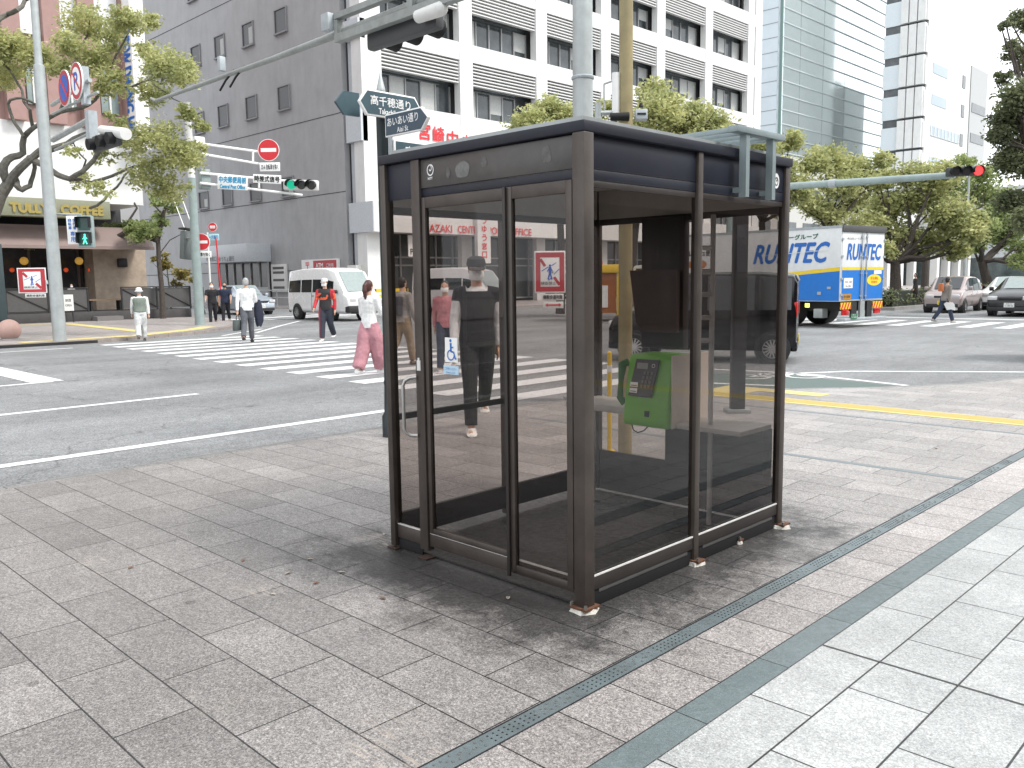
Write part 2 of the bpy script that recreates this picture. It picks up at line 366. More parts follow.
# our pavement: outline with a rounded corner
corner = [(-7.24,-30),(-7.24,6.9),(-7.12,7.8),(-6.75,8.8),(-6.2,9.8),(-5.5,10.75),(-4.6,11.7),(-3.95,12.7),(-3.5,13.9),(-2.9,15.0),(-1.6,15.7),(0.5,16),(30,16),(30,-30)]
def strip(poly, z0, z1, name, mtl):
    g = MB(); n = len(poly); g.add([(x, y, z0) for x, y in poly]+[(x, y, z1) for x, y in poly],
        [tuple(range(2*n-1, n-1, -1))]+[(i, (i+1) % n, n+(i+1) % n, n+i) for i in range(n)])
    g.f[0] = tuple(range(n, 2*n)) if True else g.f[0]
    return g.build(name, mtl)
def area(poly):
    return sum(poly[i][0]*poly[(i+1) % len(poly)][1]-poly[(i+1) % len(poly)][0]*poly[i][1] for i in range(len(poly)))/2
if area(corner) < 0: corner = corner[::-1]
PINK = granite('granite_slabs', (.178, .168, .162), (.245, .231, .223), .58, .29, .5, sx=.25, sy=.19, stain_and_light=True, speck=.5)
kerb_m = granite('kerb_granite', (.19, .186, .182), (.22, .215, .21), .9, .3, 0, swap=True)
struct(strip(corner, -.2, -.004, 'kerb', kerb_m))
inner = [(-7.10,-30),(-7.10,6.9),(-6.98,7.75),(-6.62,8.72),(-6.08,9.71),(-5.40,10.65),(-4.49,11.6),(-3.82,12.62),(-3.36,13.84),(-2.8,14.88),(-1.5,15.56),(0.5,15.86),(30,15.86),(30,-30)]
g = MB(); g.poly([(x, y, 0) for x, y in inner if x < 29]+[]) if False else None
left = [(x, y) for x, y in inner if x <= -2.0]+[(-1.975, 15.3),(-1.975,-30)]
if area(left) < 0: left = left[::-1]
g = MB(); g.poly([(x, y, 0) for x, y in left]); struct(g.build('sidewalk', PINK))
NARROW = granite('granite_setts', (.225, .208, .200), (.29, .270, .260), .30, .29, 0, sx=.1, sy=.20, stain_and_light=True, speck=.5)
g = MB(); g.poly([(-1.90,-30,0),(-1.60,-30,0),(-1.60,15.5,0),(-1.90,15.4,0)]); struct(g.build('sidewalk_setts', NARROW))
BAND = granite('slate_band', (.105, .135, .14), (.13, .16, .165), .58, .5, 0, swap=True, sx=.08, sy=.25, mortar=.003, speck=.14)
g = MB(); g.poly([(-1.596,-30,.001),(-1.474,-30,.001),(-1.474,15.55,.001),(-1.596,15.5,.001)]); struct(g.build('sidewalk_band', BAND))
WTILE = granite('white_granite', (.335, .345, .340), (.39, .40, .395), .58, .285, .5, swap=True, sx=.0, sy=0, mortar=.004, speck=.30)
for n_ in WTILE.node_tree.nodes:
    if n_.type == 'MAPPING': n_.inputs['Location'].default_value = (.37, .10, 0)
g = MB(); g.poly([(-1.47,-30,0),(30,-30,0),(30,15.86,0),(.5,15.86,0),(-1.47,15.57,0)]); struct(g.build('sidewalk_plaza', WTILE))
g = MB(); g.poly([(-1.47,3.262,.0015),(30,3.262,.0015),(30,3.274,.0015),(-1.47,3.274,.0015)]); struct(g.build('sidewalk_joint', mat('joint', (.06,.06,.06), .9)))
# drain channel: steel cover with rows of holes and raised studs
dc = MB(); dc.box(-1.975, -1.90, -30, 15.35, -.03, .0005)
d0 = dc.build('drain_channel', mat('drain_cover', (.14, .175, .185), .42, .3, .2, 9, bump=.1, dirt=.25)); struct(d0)
hl = MB()
for k in range(0, 260):
    y = .9+k*.026
    if (k//9) % 2: continue
    for x in (-1.957, -1.9375, -1.918): hl.box(x-.0026, x+.0026, y-.0026, y+.0026, .0002, .0022)
h0 = hl.build('drain_holes', BLACK, None); h0['kind'] = 'structure'
st = MB()
for k in range(0, 500):
    y = .9+k*.0135
    if (k//17) % 2 == 0: continue
    x = -1.9375+.021*math.sin(k*2.4); st.box(x-.005, x+.005, y-.0025, y+.0025, .0006, .0035)
h1 = st.build('drain_studs', STEEL, None); h1['kind'] = 'structure'
ed = MB()
for x in (-1.979, -1.896): ed.box(x-.003, x+.003, -30, 15.3, -.02, .0016)
struct(ed.build('drain_edge', BLACK))
# grey service strips across the slabs
g = MB()
for y in (6.72, 9.0): g.box(-6.4, -2.0, y-.03, y+.03, .0008, .002)
struct(g.build('sidewalk_strip', mat('grey_strip', (.17, .2, .21), .6)))
# yellow tactile paving near us, with raised bars
g = MB(); g.box(-6.7, 6, 9.50, 9.86, .001, .004)
for k in range(0, 8):
    y = 9.58+k*.033; g.box(-6.7, 6, y, y+.015, .003, .008)
a_, b_ = onz(778,396), onz(840,393)
g.box(-5.6, -4.75, 10.25, 10.55, .001, .004); g.box(-6.2, -5.6, 9.86, 10.55, .001, .004)
struct(g.build('tactile_paving', YTACT))

# ---- road markings
MK = ZR+.004
g = MB()
def mark(x0, x1, y0, y1, z=MK): g.poly([(x0,y0,z),(x1,y0,z),(x1,y1,z),(x0,y1,z)])
mark(-8.36, -8.2, -40, 6.3); mark(-11.72, -11.58, -30, 5.43); mark(-15.15, -15.0, -40, 4.6)
mark(-22.6, -15.1, 4.3, 4.78, MK); mark(-19.1, -18.95, -40, 4.3); mark(-22.95, -22.8, -40, 7.5)
x = -7.68
while x > -23.6:
    mark(x-.46, x, 7.5-(x+8)*.055, 12.4-(x+8)*.03); x -= 1.02
x = -5.0
while x > -14.6:
    mark(x-.45, x, 26.9, 30.3); x -= 1.0
mark(-15, -4, 32.0, 32.45)
x = -7.35
for k in range(9): mark(-34.4-k*.0, -33.9, 17.0+k*.0, 17.0) if False else None
yy = 16.9
while yy < 26: mark(-36.2, -33.0, yy, yy+.42); yy += .95
struct(g.build('road_markings', PAINT))
def pline(pts, w, z=MK+.001):
    for a, b in zip(pts[:-1], pts[1:]):
        a = Vector((a[0], a[1], z)); b = Vector((b[0], b[1], z)); t = (b-a).normalized(); n = Vector((-t.y, t.x, 0))*w/2
        g.poly([a-n, b-n, b+n, a+n])
g = MB()
pline([onz(700,369,ZR), onz(768,372,ZR), onz(800,375,ZR)], .13); pline([onz(800,373.5,ZR), onz(850,371.5,ZR), onz(1060,372.5,ZR)], .14)
pline([onz(776,372.5,ZR), onz(820,376.5,ZR), onz(868,381.5,ZR), onz(907,385.8,ZR)], .13)
pline([onz(640,380,ZR), onz(700,383,ZR), onz(778,386,ZR)], .13)
pline([onz(256,333,ZR), onz(280,326,ZR), onz(300,321,ZR)], .14); pline([onz(222,336,ZR), onz(262,329,ZR)], .14)
struct(g.build('road_lines', PAINT))
g = MB(); P_ = [onz(640,381,ZR+.006), onz(720,373,ZR+.006), onz(778,374,ZR+.006), onz(868,382.5,ZR+.006), onz(900,386,ZR+.006), onz(866,389,ZR+.006), onz(780,389,ZR+.006), onz(700,389,ZR+.006)]
g.poly([(p.x, p.y, MK-.002) for p in P_]); struct(g.build('cycle_lane', mat('green_asphalt', (.10, .135, .125), .85, 0, .15, 30, bump=.5)))
# painted bicycle symbol
g = MB(); c0 = onz(778, 376.5, MK); T = frame(Vector((c0.x, c0.y, MK+.002)), (.72, .70, 0), (-.70, .72, 0)); g.M = T
def ring(cx, cy, r, w, z=0, n=24, sy=1):
    for k in range(n):
        a = 2*math.pi*k/n; b = 2*math.pi*(k+1)/n
        g.poly([(cx+r*math.cos(a), cy+sy*r*math.sin(a), z), (cx+r*math.cos(b), cy+sy*r*math.sin(b), z), (cx+(r+w)*math.cos(b), cy+sy*(r+w)*math.sin(b), z), (cx+(r+w)*math.cos(a), cy+sy*(r+w)*math.sin(a), z)])
ring(-.42, 0, .24, .07); ring(.42, 0, .24, .07)
for a, b in [((-.42,0),(-.12,.4)),((-.12,.4),(.3,.4)),((.3,.4),(0,0)),((0,0),(-.42,0)),((0,0),(-.16,.5)),((.42,0),(.26,.56)),((.26,.56),(.42,.56))]:
    a = Vector((*a, 0)); b = Vector((*b, 0)); t = (b-a).normalized(); n = Vector((-t.y, t.x, 0))*.03; g.poly([a-n, b-n, b+n, a+n])
struct(g.build('bicycle_marking', PAINT))

# ---- far-left pavement with the cafe
fs_ = [(-24.3,-40),(-24.3,8.6),(-24.9,10.4),(-26.0,12.4),(-27.8,14.3),(-30.0,15.9),(-33,16.9),(-38,17.9),(-75,19.0),(-110,19),(-110,-40)]
if area(fs_) < 0: fs_ = fs_[::-1]
struct(strip(fs_, -.2, .035, 'kerb_cafe', granite('pink_kerb', (.26, .22, .20), (.34, .29, .27), .9, .3, 0, swap=True)))
fi = [(-24.5,-40),(-24.5,8.6),(-25.1,10.4),(-26.2,12.3),(-27.9,14.1),(-30.1,15.7),(-33,16.7),(-38,17.7),(-75,18.8),(-110,18.8),(-110,-40)]
if area(fi) < 0: fi = fi[::-1]
ZF = .04
FARP = granite('far_slabs', (.33, .30, .29), (.38, .35, .335), .6, .3, .5, speck=.3)
g = MB(); g.poly([(x, y, ZF) for x, y in fi]); struct(g.build('sidewalk_far', FARP))
g = MB()
def tact(pts, w, z):
    for a, b in zip(pts[:-1], pts[1:]):
        a = Vector((a[0], a[1], z)); b = Vector((b[0], b[1], z)); t = (b-a).normalized(); n = Vector((-t.y, t.x, 0))*w/2
        g.poly([a-n, b-n, b+n, a+n])
tact([(-24.95,6.9),(-25.3,10.0),(-27.0,12.5),(-28.3,13.7)], .55, ZF+.004); tact([(-36.2,11.6),(-27.3,11.0)], .45, ZF+.008)
tact([(-36.2,11.6),(-36.4,-5)], .4, ZF+.004)
struct(g.build('tactile_paving_far', YTACT))
# far pavement in front of the post office and down the street
g = MB(); g.box(-110, -35.5, 27.4, 140, -.2, .03); g.box(-35.5, -34.3, 33, 260, -.2, .031); struct(g.build('sidewalk_post_office', FARP))
g = MB(); g.box(-42, -32, 140.01, 260, -.2, .029); struct(g.build('sidewalk_beyond', FARP))
# ------------------------------------------------------------------ phone booth
X0, X1, Y0, Y1 = -3.80, -2.42, 2.89, 4.69      # post centres
HT = 2.12
BG = glass_mat('tinted_booth_glass', (.575, .545, .525), .9, 1.5, streak=.008)
BG2 = glass_mat('booth_door_glass', (.70, .66, .64), .7, 1.45, streak=.006)
booth = thing('phone_booth', 'bronze framed telephone booth with tinted glass and a dark navy roof band', 'telephone booth', ((X0+X1)/2, (Y0+Y1)/2, 0))
pw = .032
def post(x, y, wx=pw, wy=pw, z0=.0, z1=HT, name='post'):
    b = MB(); b.box(x-wx, x+wx, y-wy, y+wy, z0, z1)
    return b.build(name, BRONZE, booth, bevel=.006)
p_near = post(X1, Y0, .034, .034); post(X0, Y0, .022, .028, .02); post(X1, Y1, .022, .028, .02); post(X0, Y1, .025, .025, .02)
post(X1, 3.78, .022, .022, .02); post(X0, 3.78, .028, .028, .02)
dp = post(-3.53, Y0, .034, .024, .05, HT)
# base shoes in white mortar
def shoe(x, y, s=1.0):
    b = MB(); n = 11; vs = []
    for k in range(n):
        a = 2*math.pi*k/n; r = .062*s*(1+.22*random.uniform(-1, 1)); vs.append((x+r*math.cos(a), y+r*math.sin(a), .001))
    b.add(vs+[(x+(q[0]-x)*.82, y+(q[1]-y)*.82, .02) for q in vs], [tuple(range(2*n-1, n-1, -1))[::-1]]+[(i, (i+1) % n, n+(i+1) % n, n+i) for i in range(n)])
    o = b.build('mortar_pad', mat('old_mortar', (.55, .53, .48), .9, 0, .25, 40, bump=.4), booth, smooth=True)
    r = MB(); r.box(x-.045*s, x+.045*s, y-.045*s, y+.045*s, .018, .028); r.build('foot_plate', mat('rusty_plate', (.12, .055, .03), .8, .2, .4, 40, bump=.4), o)
    for sx in (-1, 1): r2 = MB(); r2.cyl((x+sx*.036*s, y-.036*s, .028), (x+sx*.036*s, y-.036*s, .045), .008, n=6); r2.build('bolt', mat('rusty_plate', ()), o) if False else r2.build('bolt', STEEL, o)
shoe(X1, Y0, 1.15); shoe(X1+.02, 3.78, .8); shoe(X1+.02, Y1+.01, .95); shoe(X1-.0, 4.25, .45)
for x in (X0, -3.53):
    b = MB(); b.box(x-.042, x+.034, Y0-.038, Y0+.03, .002, .009); b.build('foot_plate', mat('dark_rust', (.045, .025, .018), .85, .1, .4, 40, bump=.4), booth)
# roof with its rim
b = MB(); o_ = .022
b.box(X0-o_-.01, X1+o_+.012, Y0-o_-.012, Y1+o_+.01, HT, HT+.048)
rf = b.build('roof', mat('roof_rim', (.005, .007, .017), .6, 0, .2, 4, dirt=.12), booth, bevel=.008)
b = MB(); b.box(X0+.02, X1-.02, Y0+.02, Y1-.02, HT+.048, HT+.075); b.build('roof_deck', GALV, rf)
b = MB(); b.box(X0+.03, X1-.03, Y0+.03, Y1-.03, HT-.03, HT-.012); b.build('ceiling', mat('booth_ceiling', (.62, .60, .57), .6), booth)
b = MB(); b.box(-3.3, -2.9, 3.3, 4.3, HT-.06, HT-.032); b.build('ceiling_lamp_cover', OFFW, booth)
# navy bands (side walls) and the brown sign panel over the door
ZB = 1.925
def band(x0, x1, y0, y1, z0, z1, m=NAVY, n='fascia', bev=.002):
    b = MB(); b.box(x0, x1, y0, y1, z0, z1); return b.build(n, m, booth, bevel=bev)
t = .006
band(X1-t, X1+t, Y0+.036, 3.757, 1.972, HT-.004); band(X1-t, X1+t, Y0+.036, 3.757, ZB, 1.969)
band(X1-t, X1+t, 3.803, Y1-.03, ZB+.05, HT-.004); band(X1-t, X1+t, 3.803, Y1-.03, ZB, ZB+.047)
band(X0-t, X0+t, Y0+.03, 3.75, ZB, HT-.004); band(X0-t, X0+t, 3.81, Y1-.028, ZB, HT-.004)
band(X0+.027, X1-.025, Y1-t, Y1+t, ZB, HT-.004)
band(X0+.024, -3.566, Y0-t, Y0+t, 1.93, HT-.004)
sp_ = band(-3.494, X1-.036, Y0-.012, Y0+.006, 1.972, HT-.004, SIGNB, 'sign_panel', .004)
band(-3.494, X1-.036, Y0-.006, Y0+.006, 1.93, 1.970)
# emblem and letters on the sign panel
b = MB(); b.M = frame(((-3.415), Y0-.0125, 2.058), (1,0,0))
def loop(b, cx, cy, r, w, n=28, sx=1, sy=1, a0=0, a1=2*math.pi, z=.001):
    for k in range(n):
        a = a0+(a1-a0)*k/n; c = a0+(a1-a0)*(k+1)/n
        q = lambda rr, w_: (cx+sx*rr*math.cos(w_), cy+sy*rr*math.sin(w_), z)
        b.poly([q(r, a), q(r+w, a), q(r+w, c), q(r, c)])
loop(b, 0, 0, .021, .0055, sy=1.1); loop(b, 0, .010, .007, .004, n=20, sy=1.5, a0=R(-160), a1=R(110))
text(b, 'NTT', 0, -.042, .036, .012, .001, bold=.0006); b.build('lettering', TXTW, sp_)
b = MB(); b.M = frame((X1+.0068, 4.575, 2.035), (0,1,0)); n = 28
b.poly([(.033*math.cos(2*math.pi*k/n), .042*math.sin(2*math.pi*k/n), .001) for k in range(n)])
ov = b.build('emblem_plate', WHITE, booth)
b = MB(); b.M = frame((X1+.0068, 4.575, 2.035), (0,1,0)); loop(b, 0, -.003, .015, .005, sy=1.2, z=.003); loop(b, 0, .009, .005, .004, n=18, sy=1.4, a0=R(-150), a1=R(100), z=.003)
b.build('emblem', TXTB, ov)
# faded marks on the sign panel
def blot(cx, cz, rx, rz, col, n=18):
    b = MB(); b.M = frame((cx, Y0-.0128, cz), (1,0,0)); b.poly([(rx*math.cos(2*math.pi*k/n)*(1+.15*random.uniform(-1,1)), max(-rz*.8, rz*math.sin(2*math.pi*k/n))*(1+.1*random.uniform(-1,1)), .0006) for k in range(n)]); b.build('faded_mark', col, sp_)
FD = mat('faded_patch', (.14,.14,.135), .6, 0, .3, 30); FD2 = mat('faded_patch_soft', (.095,.09,.086), .55, 0, .4, 30)
blot(-3.17, 2.035, .052, .042, FD); blot(-3.02, 2.055, .022, .026, FD2); blot(-3.28, 2.03, .014, .03, FD2); blot(-2.62, 2.045, .03, .04, FD2)
# sills
def rail(x0, x1, y0, y1, z0, z1, m=BRONZE, n='sill'):
    b = MB(); b.box(x0, x1, y0, y1, z0, z1); return b.build(n, m, booth, bevel=.003)
SILL_HIGHLIGHT = mat('sill_edge_highlight', (.75, .74, .72), .3, .2, .1, 20)  # highlight along the sills, put in as a pale strip
for (y0, y1) in ((Y0+.036, 3.757), (3.803, Y1-.03)):
    rail(X1-.014, X1+.014, y0, y1, .085, .148, BRONZE_D); b = MB(); b.box(X1+.006, X1+.015, y0, y1, .1485, .155); b.build('sill_highlight_strip', SILL_HIGHLIGHT, booth)
    rail(X1-.010, X1+.008, y0+.06, y1-.04, .062, .084, mat('grey_rail', (.12, .12, .12), .5, .4), 'lower_rail'); rail(X1-.004, X1+.004, y0, y1, .0, .083, BLACK, 'skirt')
rail(X0+.024, -3.566, Y0-.012, Y0+.012, .07, .145); rail(X0+.024, -3.566, Y0-.004, Y0+.004, .006, .068, BLACK, 'skirt')
b = MB(); b.box(X0+.024, -3.566, Y0-.01, Y0+.01, .1455, .149); b.build('sill_highlight_strip', SILL_HIGHLIGHT, booth)
rail(-3.494, X1-.036, Y0-.012, Y0+.012, .075, .145)
b = MB(); b.box(-3.494, X1-.036, Y0-.010, Y0+.008, .1455, .149); b.build('sill_highlight_strip', SILL_HIGHLIGHT, booth)
rail(X0-.014, X0+.014, Y0+.03, 3.75, .06, .20, BRONZE_D); rail(X0-.014, X0+.014, 3.81, Y1-.028, .06, .20, BRONZE_D)
rail(X0+.027, X1-.025, Y1-.012, Y1+.012, .02, .30, BRONZE_D, 'kick_panel')
rail(X0-.010, X0+.010, Y0+.03, 3.75, .73, .765, BRONZE_D, 'mid_rail')
# top rails under the bands
for (y0, y1) in ((Y0+.036, 3.757), (3.803, Y1-.03)):
    rail(X1-.010, X1+.004, y0, y1, ZB-.03, ZB-.002, BRONZE_D, 'top_rail'); 
rail(X0+.03, X1-.03, Y1-.010, Y1+.010, 1.86, ZB-.002, BRONZE_D, 'top_rail'); rail(X0-.010, X0+.010, Y0+.03, Y1-.03, 1.86, ZB-.002, BRONZE_D, 'top_rail')
# glass panes
def pane(x0, x1, y0, y1, z0, z1, m=BG):
    b = MB()
    if abs(x1-x0) < 1e-6: b.poly([(x0,y0,z0),(x0,y1,z0),(x0,y1,z1),(x0,y0,z1)])
    else: b.poly([(x0,y0,z0),(x1,y0,z0),(x1,y0,z1),(x0,y0,z1)])
    return b.build('glass_pane', m, booth)
pane(X1, X1, Y0+.034, 3.758, .15, ZB-.03); pane(X1, X1, 3.802, Y1-.028, .15, ZB-.03)
pane(X0, X0, Y0+.028, 3.752, .20, 1.86, BG2); pane(X0, X0, 3.808, Y1-.025, .20, 1.86, BG2)
pane(X0+.022, -3.564, Y0, Y0, .145, 1.93, BG2); pane(X0+.025, X1-.022, Y1, Y1, .30, 1.86, BG2)
# sliding door: two leaves with their own frames
def leaf(x0, x1, y, z0, z1, st, top, nm, handle=False):
    d = MB(); d.box(x0, x0+st, y-.014, y+.014, z0, z1); d.box(x1-st, x1, y-.014, y+.014, z0, z1)
    d.box(x0+st, x1-st, y-.013, y+.013, z1-top, z1); d.box(x0+st, x1-st, y-.013, y+.013, z0, z0+.03)
    o = d.build(nm, BRONZE, booth, bevel=.003)
    q = MB(); q.poly([(x0+st, y, z0+.03), (x1-st, y, z0+.03), (x1-st, y, z1-top), (x0+st, y, z1-top)]); q.build('glass_pane', BG2, o); return o
dl = leaf(-3.49, -2.865, Y0-.002, .15, 1.926, .028, .055, 'door')
d2 = leaf(-2.86, X1-.038, Y0-.018, .098, 1.925, .036, .055, 'door')
b = MB(); b.box(-2.872, -2.853, Y0-.045, Y0-.033, .07, 1.925); b.build('door_track_post', BRONZE_D, booth, bevel=.002)
# pull handle
hx = -3.60; b = MB(); pts = []
for k in range(7): a = R(90*k/6); pts.append((hx, Y0-.05-.045*math.sin(a)+.0, .99-.045*(1-math.cos(a))))
pts = [(-3.555, Y0-.03, .992), (-3.575, Y0-.055, .990), (-3.592, Y0-.075, .975), (-3.60, Y0-.082, .95), (-3.60, Y0-.082, .72), (-3.592, Y0-.075, .695), (-3.575, Y0-.055, .68), (-3.555, Y0-.03, .678)]
b.tube(pts, .0095, 10); b.build('handle', STEEL, dp, smooth=True)
b = MB(); b.box(-3.545, -3.517, Y0-.029, Y0-.0245, 1.03, 1.085); b.box(-3.537, -3.525, Y0-.029, Y0-.0245, 1.085, 1.098); b.build('lock_plate', OFFW, dp)
# wheelchair notice on the left pane
b = MB(); b.M = frame(ony(451.5, 350, Y0-.008), (1,0,0)); w_, h_ = .095, .125
b.box(-w_/2, w_/2, -h_/2, h_/2, 0, .002); ws = b.build('wheelchair_notice', WHITE, booth)
s_ = MB(); s_.M = b.M; s_.box(-.006, .004, -.01, .035, .0025, .004)
def pst(mb, pts, w, z=.003):
    for a, c in zip(pts[:-1], pts[1:]):
        a = Vector((*a, z)); c = Vector((*c, z)); t_ = (c-a).normalized(); n_ = Vector((-t_.y, t_.x, 0))*w/2; mb.poly([a-n_, c-n_, c+n_, a+n_])
pst(s_, [(-.004,.036),(-.002,-.008),(.020,-.010),(.032,-.044),(.040,-.042)], .008, .0045); pst(s_, [(-.003,.014),(.018,.014)], .007, .0047)
loop(s_, -.002, -.026, .022, .006, a0=R(100), a1=R(360), z=.005); s_.ball((-.004,.048,.003), .0085, 10, sz=.2); s_.build('wheelchair_symbol', TXTBL, ws)
b = MB(); b.M = frame(ony(451, 370, Y0-.008), (1,0,0)); b.box(-.055, .06, -.022, .022, 0, .002); ln = b.build('notice_strip', SKYB, booth)
b2 = MB(); b2.M = b.M; text(b2, 'ご利用ください', 0, .006, .09, .013, .003); text(b2, 'Please push', 0, -.014, .07, .009, .003); b2.build('lettering', TXTBL, ln)
# shelf, equipment panel, guard panel, inner posts
b = MB(); b.box(X0+.03, -2.90, 4.31, 4.66, .645, .69); b.box(-2.885, X1-.03, 4.30, 4.66, .60, .63); b.build('shelf', mat('shelf_laminate', (.50, .48, .45), .35, 0, .1), booth, bevel=.006)
b = MB(); b.box(-3.14, X1-.03, 4.56, 4.672, .30, .60); b.build('equipment_cabinet', mat('cabinet_dark', (.05, .05, .055), .5), booth, bevel=.004)
b = MB(); b.box(-3.36, -3.04, 4.60, 4.666, 1.05, 1.88); b.build('back_panel', mat('panel_dark', (.03, .024, .025), .4, 0, .3), booth, bevel=.004)
b = MB(); b.prism([(-3.38, 4.5, 1.55), (-3.02, 4.5, 1.55), (-3.02, 4.5, 1.16), (-3.28, 4.5, 1.16), (-3.33, 4.5, 1.22)], (0, .03, 0)); b.build('notice_board', mat('board_brown', (.055, .03, .026), .35, 0, .25, 5), booth)
b = MB(); b.box(-2.899, -2.889, 4.27, 4.66, .60, 1.04); b.build('guard_panel', mat('beige_panel', (.75, .66, .58), .5), booth)
ip = MB(); ip.cyl((-3.60, 4.40, .012), (-3.60, 4.40, .655), .012); ip.cyl((-3.60, 4.40, .002), (-3.60, 4.40, .012), .04); ip.build('shelf_leg', STEEL, booth, smooth=True)
gr = MB(); gx, gy = -2.72, 4.42
gr.cyl((gx, gy, .012), (gx, gy, 1.86), .015); gr.cyl((gx, gy, .002), (gx, gy, .014), .045)
for z in (1.13, 1.265, 1.40, 1.535, 1.67): gr.cyl((gx, gy, z), (gx-.075, gy-.075, z+.0), .014); gr.build('grab_rail', mat('pale_steel', (.78,.77,.76), .4, .0), booth, smooth=True)
b = MB(); b.box(X0+.03, X1-.03, Y0+.03, Y1-.03, .002, .012); b.build('floor_plate', granite('booth_floor', (.035, .032, .031), (.045, .042, .04), .58, .29, .5, sx=-.04, sy=.19, speck=.3), booth)
INR = mat('inner_panel', (.45, .43, .40), .6, 0, .15, 3)
b = MB(); b.box(X0+.03, X1-.03, Y1-.022, Y1-.008, 1.90, HT-.03); b.build('inner_panel', INR, booth)
b = MB(); b.box(X0+.008, X0+.022, Y0+.03, Y1-.03, 1.90, HT-.03); b.build('inner_panel', INR, booth)
# awning bracket on the right wall
BR = mat('blue_grey_bracket', (.24, .29, .30), .45, .2, .1, dirt=.2)
for y in (4.12, 4.40):
    b = MB(); b.prism([(X1+.006, y-.014, 1.94), (X1+.05, y-.014, 1.94), (X1+.05, y-.014, 1.965), (X1+.006, y-.014, 1.965)], (0, .028, 0)); b.box(X1+.045, X1+.085, y-.018, y+.018, 1.915, 2.235)
    br = b.build('wall_bracket', BR, booth)
b = MB(); b.box(X1+.035, X1+.095, 4.0, 4.5, 2.236, 2.268)
for y in (4.02, 4.14, 4.26, 4.38, 4.47): b.box(X1-.42, X1+.036, y-.012, y+.012, 2.238, 2.262)
b.box(X1-.45, X1-.42, 4.0, 4.5, 2.236, 2.266)
for y in (4.05, 4.45): b.box(X1-.44, X1-.41, y-.012, y+.012, 2.17, 2.236)
b.build('bracket_frame', BR, br, bevel=.002)

# ------------------------------------------------------------------ payphone
PG = mat('payphone_green', (.17, .52, .03), .4, 0, .1, 4, coat=.2)
pp = thing('payphone', 'bright green card payphone with a dark keypad face, on the shelf inside the booth', 'payphone', (-3.15, 4.42, .6))
b = MB(); prof = [(4.235, .60), (4.225, .64), (4.245, .80), (4.29, 1.02), (4.32, 1.035), (4.54, 1.035), (4.54, .60)]
b.prism([(-3.335, y, z) for y, z in prof], (.322, 0, 0)); body = b.build('body', PG, pp, bevel=.012)
Mf = frame((-3.19, 4.262-.007, .895), (1,0,0), (0, .045, .22)); b = MB(); b.M = Mf
b.prism([(-.105,-.115,0),(.065,-.115,0),(.095,.115,0),(-.075,.115,0)], (0,0,.010)); fp = b.build('control_face', mat('phone_face', (.055, .045, .045), .4), pp, bevel=.002)
b = MB(); b.M = Mf; b.box(-.06, .02, .055, .092, .0105, .014); b.build('display', mat('lcd', (.27, .27, .25), .2), fp)
for j in range(4):
    for i in range(3):
        b = MB(); b.M = Mf; x = -.005+i*.026+j*-.004; y = .03-j*.027; b.box(x, x+.017, y-.008, y+.010, .0105, .015); b.build('key', mat('phone_keys', (.16, .14, .13), .5), fp)
for yy in (-.058, -.094):
    b = MB(); b.M = Mf; b.box(-.092, -.035, yy, yy+.028, .0105, .017); q = b.build('card_slot', STEEL, fp); b = MB(); b.M = Mf; b.box(-.086, -.042, yy+.006, yy+.011, .0172, .0178); b.build('slot_gap', BLACK, q)
b = MB(); b.M = Mf; loop(b, .058, .078, .009, .003, z=.0112); b.build('emblem', TXTW, fp)
b = MB(); b.box(-3.17, -3.14, 4.222, 4.232, .665, .70); b.build('coin_return', BLACK, pp)
b = MB(); b.tube([(-3.352, 4.30, .98), (-3.372, 4.27, .97), (-3.378, 4.26, .86), (-3.375, 4.25, .76), (-3.355, 4.27, .73)], [.028, .03, .016, .022, .028], 12, flat=.8); b.build('handset', mat('handset_green', (.05, .2, .03), .4), pp, smooth=True)
b = MB(); b.tube([(-3.30, 4.27, .60), (-3.28, 4.26, .565), (-3.24, 4.25, .555), (-3.20, 4.26, .57), (-3.18, 4.28, .60)], .004, 6); b.build('cord', BLACK, pp, smooth=True)

pp.location.x += .112
# ------------------------------------------------------------------ lamp post with street name blades
L0 = onz(386.5, 437); lx, ly = L0.x, L0.y+.06
lp = thing('street_name_post', 'dark post with pointed finial and stacked street name blades left of the booth', 'sign post', (lx, ly, 0))
b = MB(); b.lathe([(.085, .0), (.085, .20), (.062, .24), (.055, .5), (.06, .53), (.054, .56), (.053, 3.13), (.058, 3.15), (.058, 3.17), (.03, 3.19)], (lx, ly, 0), 20); b.build('pole', DPOLE, lp, smooth=True)
b = MB(); b.lathe([(.03, 3.185), (.02, 3.21), (.042, 3.25), (.04, 3.28), (.028, 3.33), (.006, 3.43), (.001, 3.44)], (lx, ly, 0), 14); b.build('finial', GALV, lp, smooth=True)
def blade(c, right, pts, mtl, txts, t=.035):
    b = MB(); b.M = frame(c, right); b.prism([(x, y, -t/2) for x, y in pts], (0, 0, t)); o = b.build('name_blade', WHITE, lp, bevel=.003)
    k = .93; cx = sum(p[0] for p in pts)/len(pts); cy = sum(p[1] for p in pts)/len(pts)
    b2 = MB(); b2.M = b.M; b2.poly([(cx+(x-cx)*.965, cy+(y-cy)*.88, t/2+.002) for x, y in pts]); f = b2.build('blade_face', mtl, o)
    b3 = MB(); b3.M = b.M
    for tx, x, y, w, h in txts: text(b3, tx, x, y, w, h, t/2+.004, bold=.0012)
    b3.build('lettering', TXTW, f)
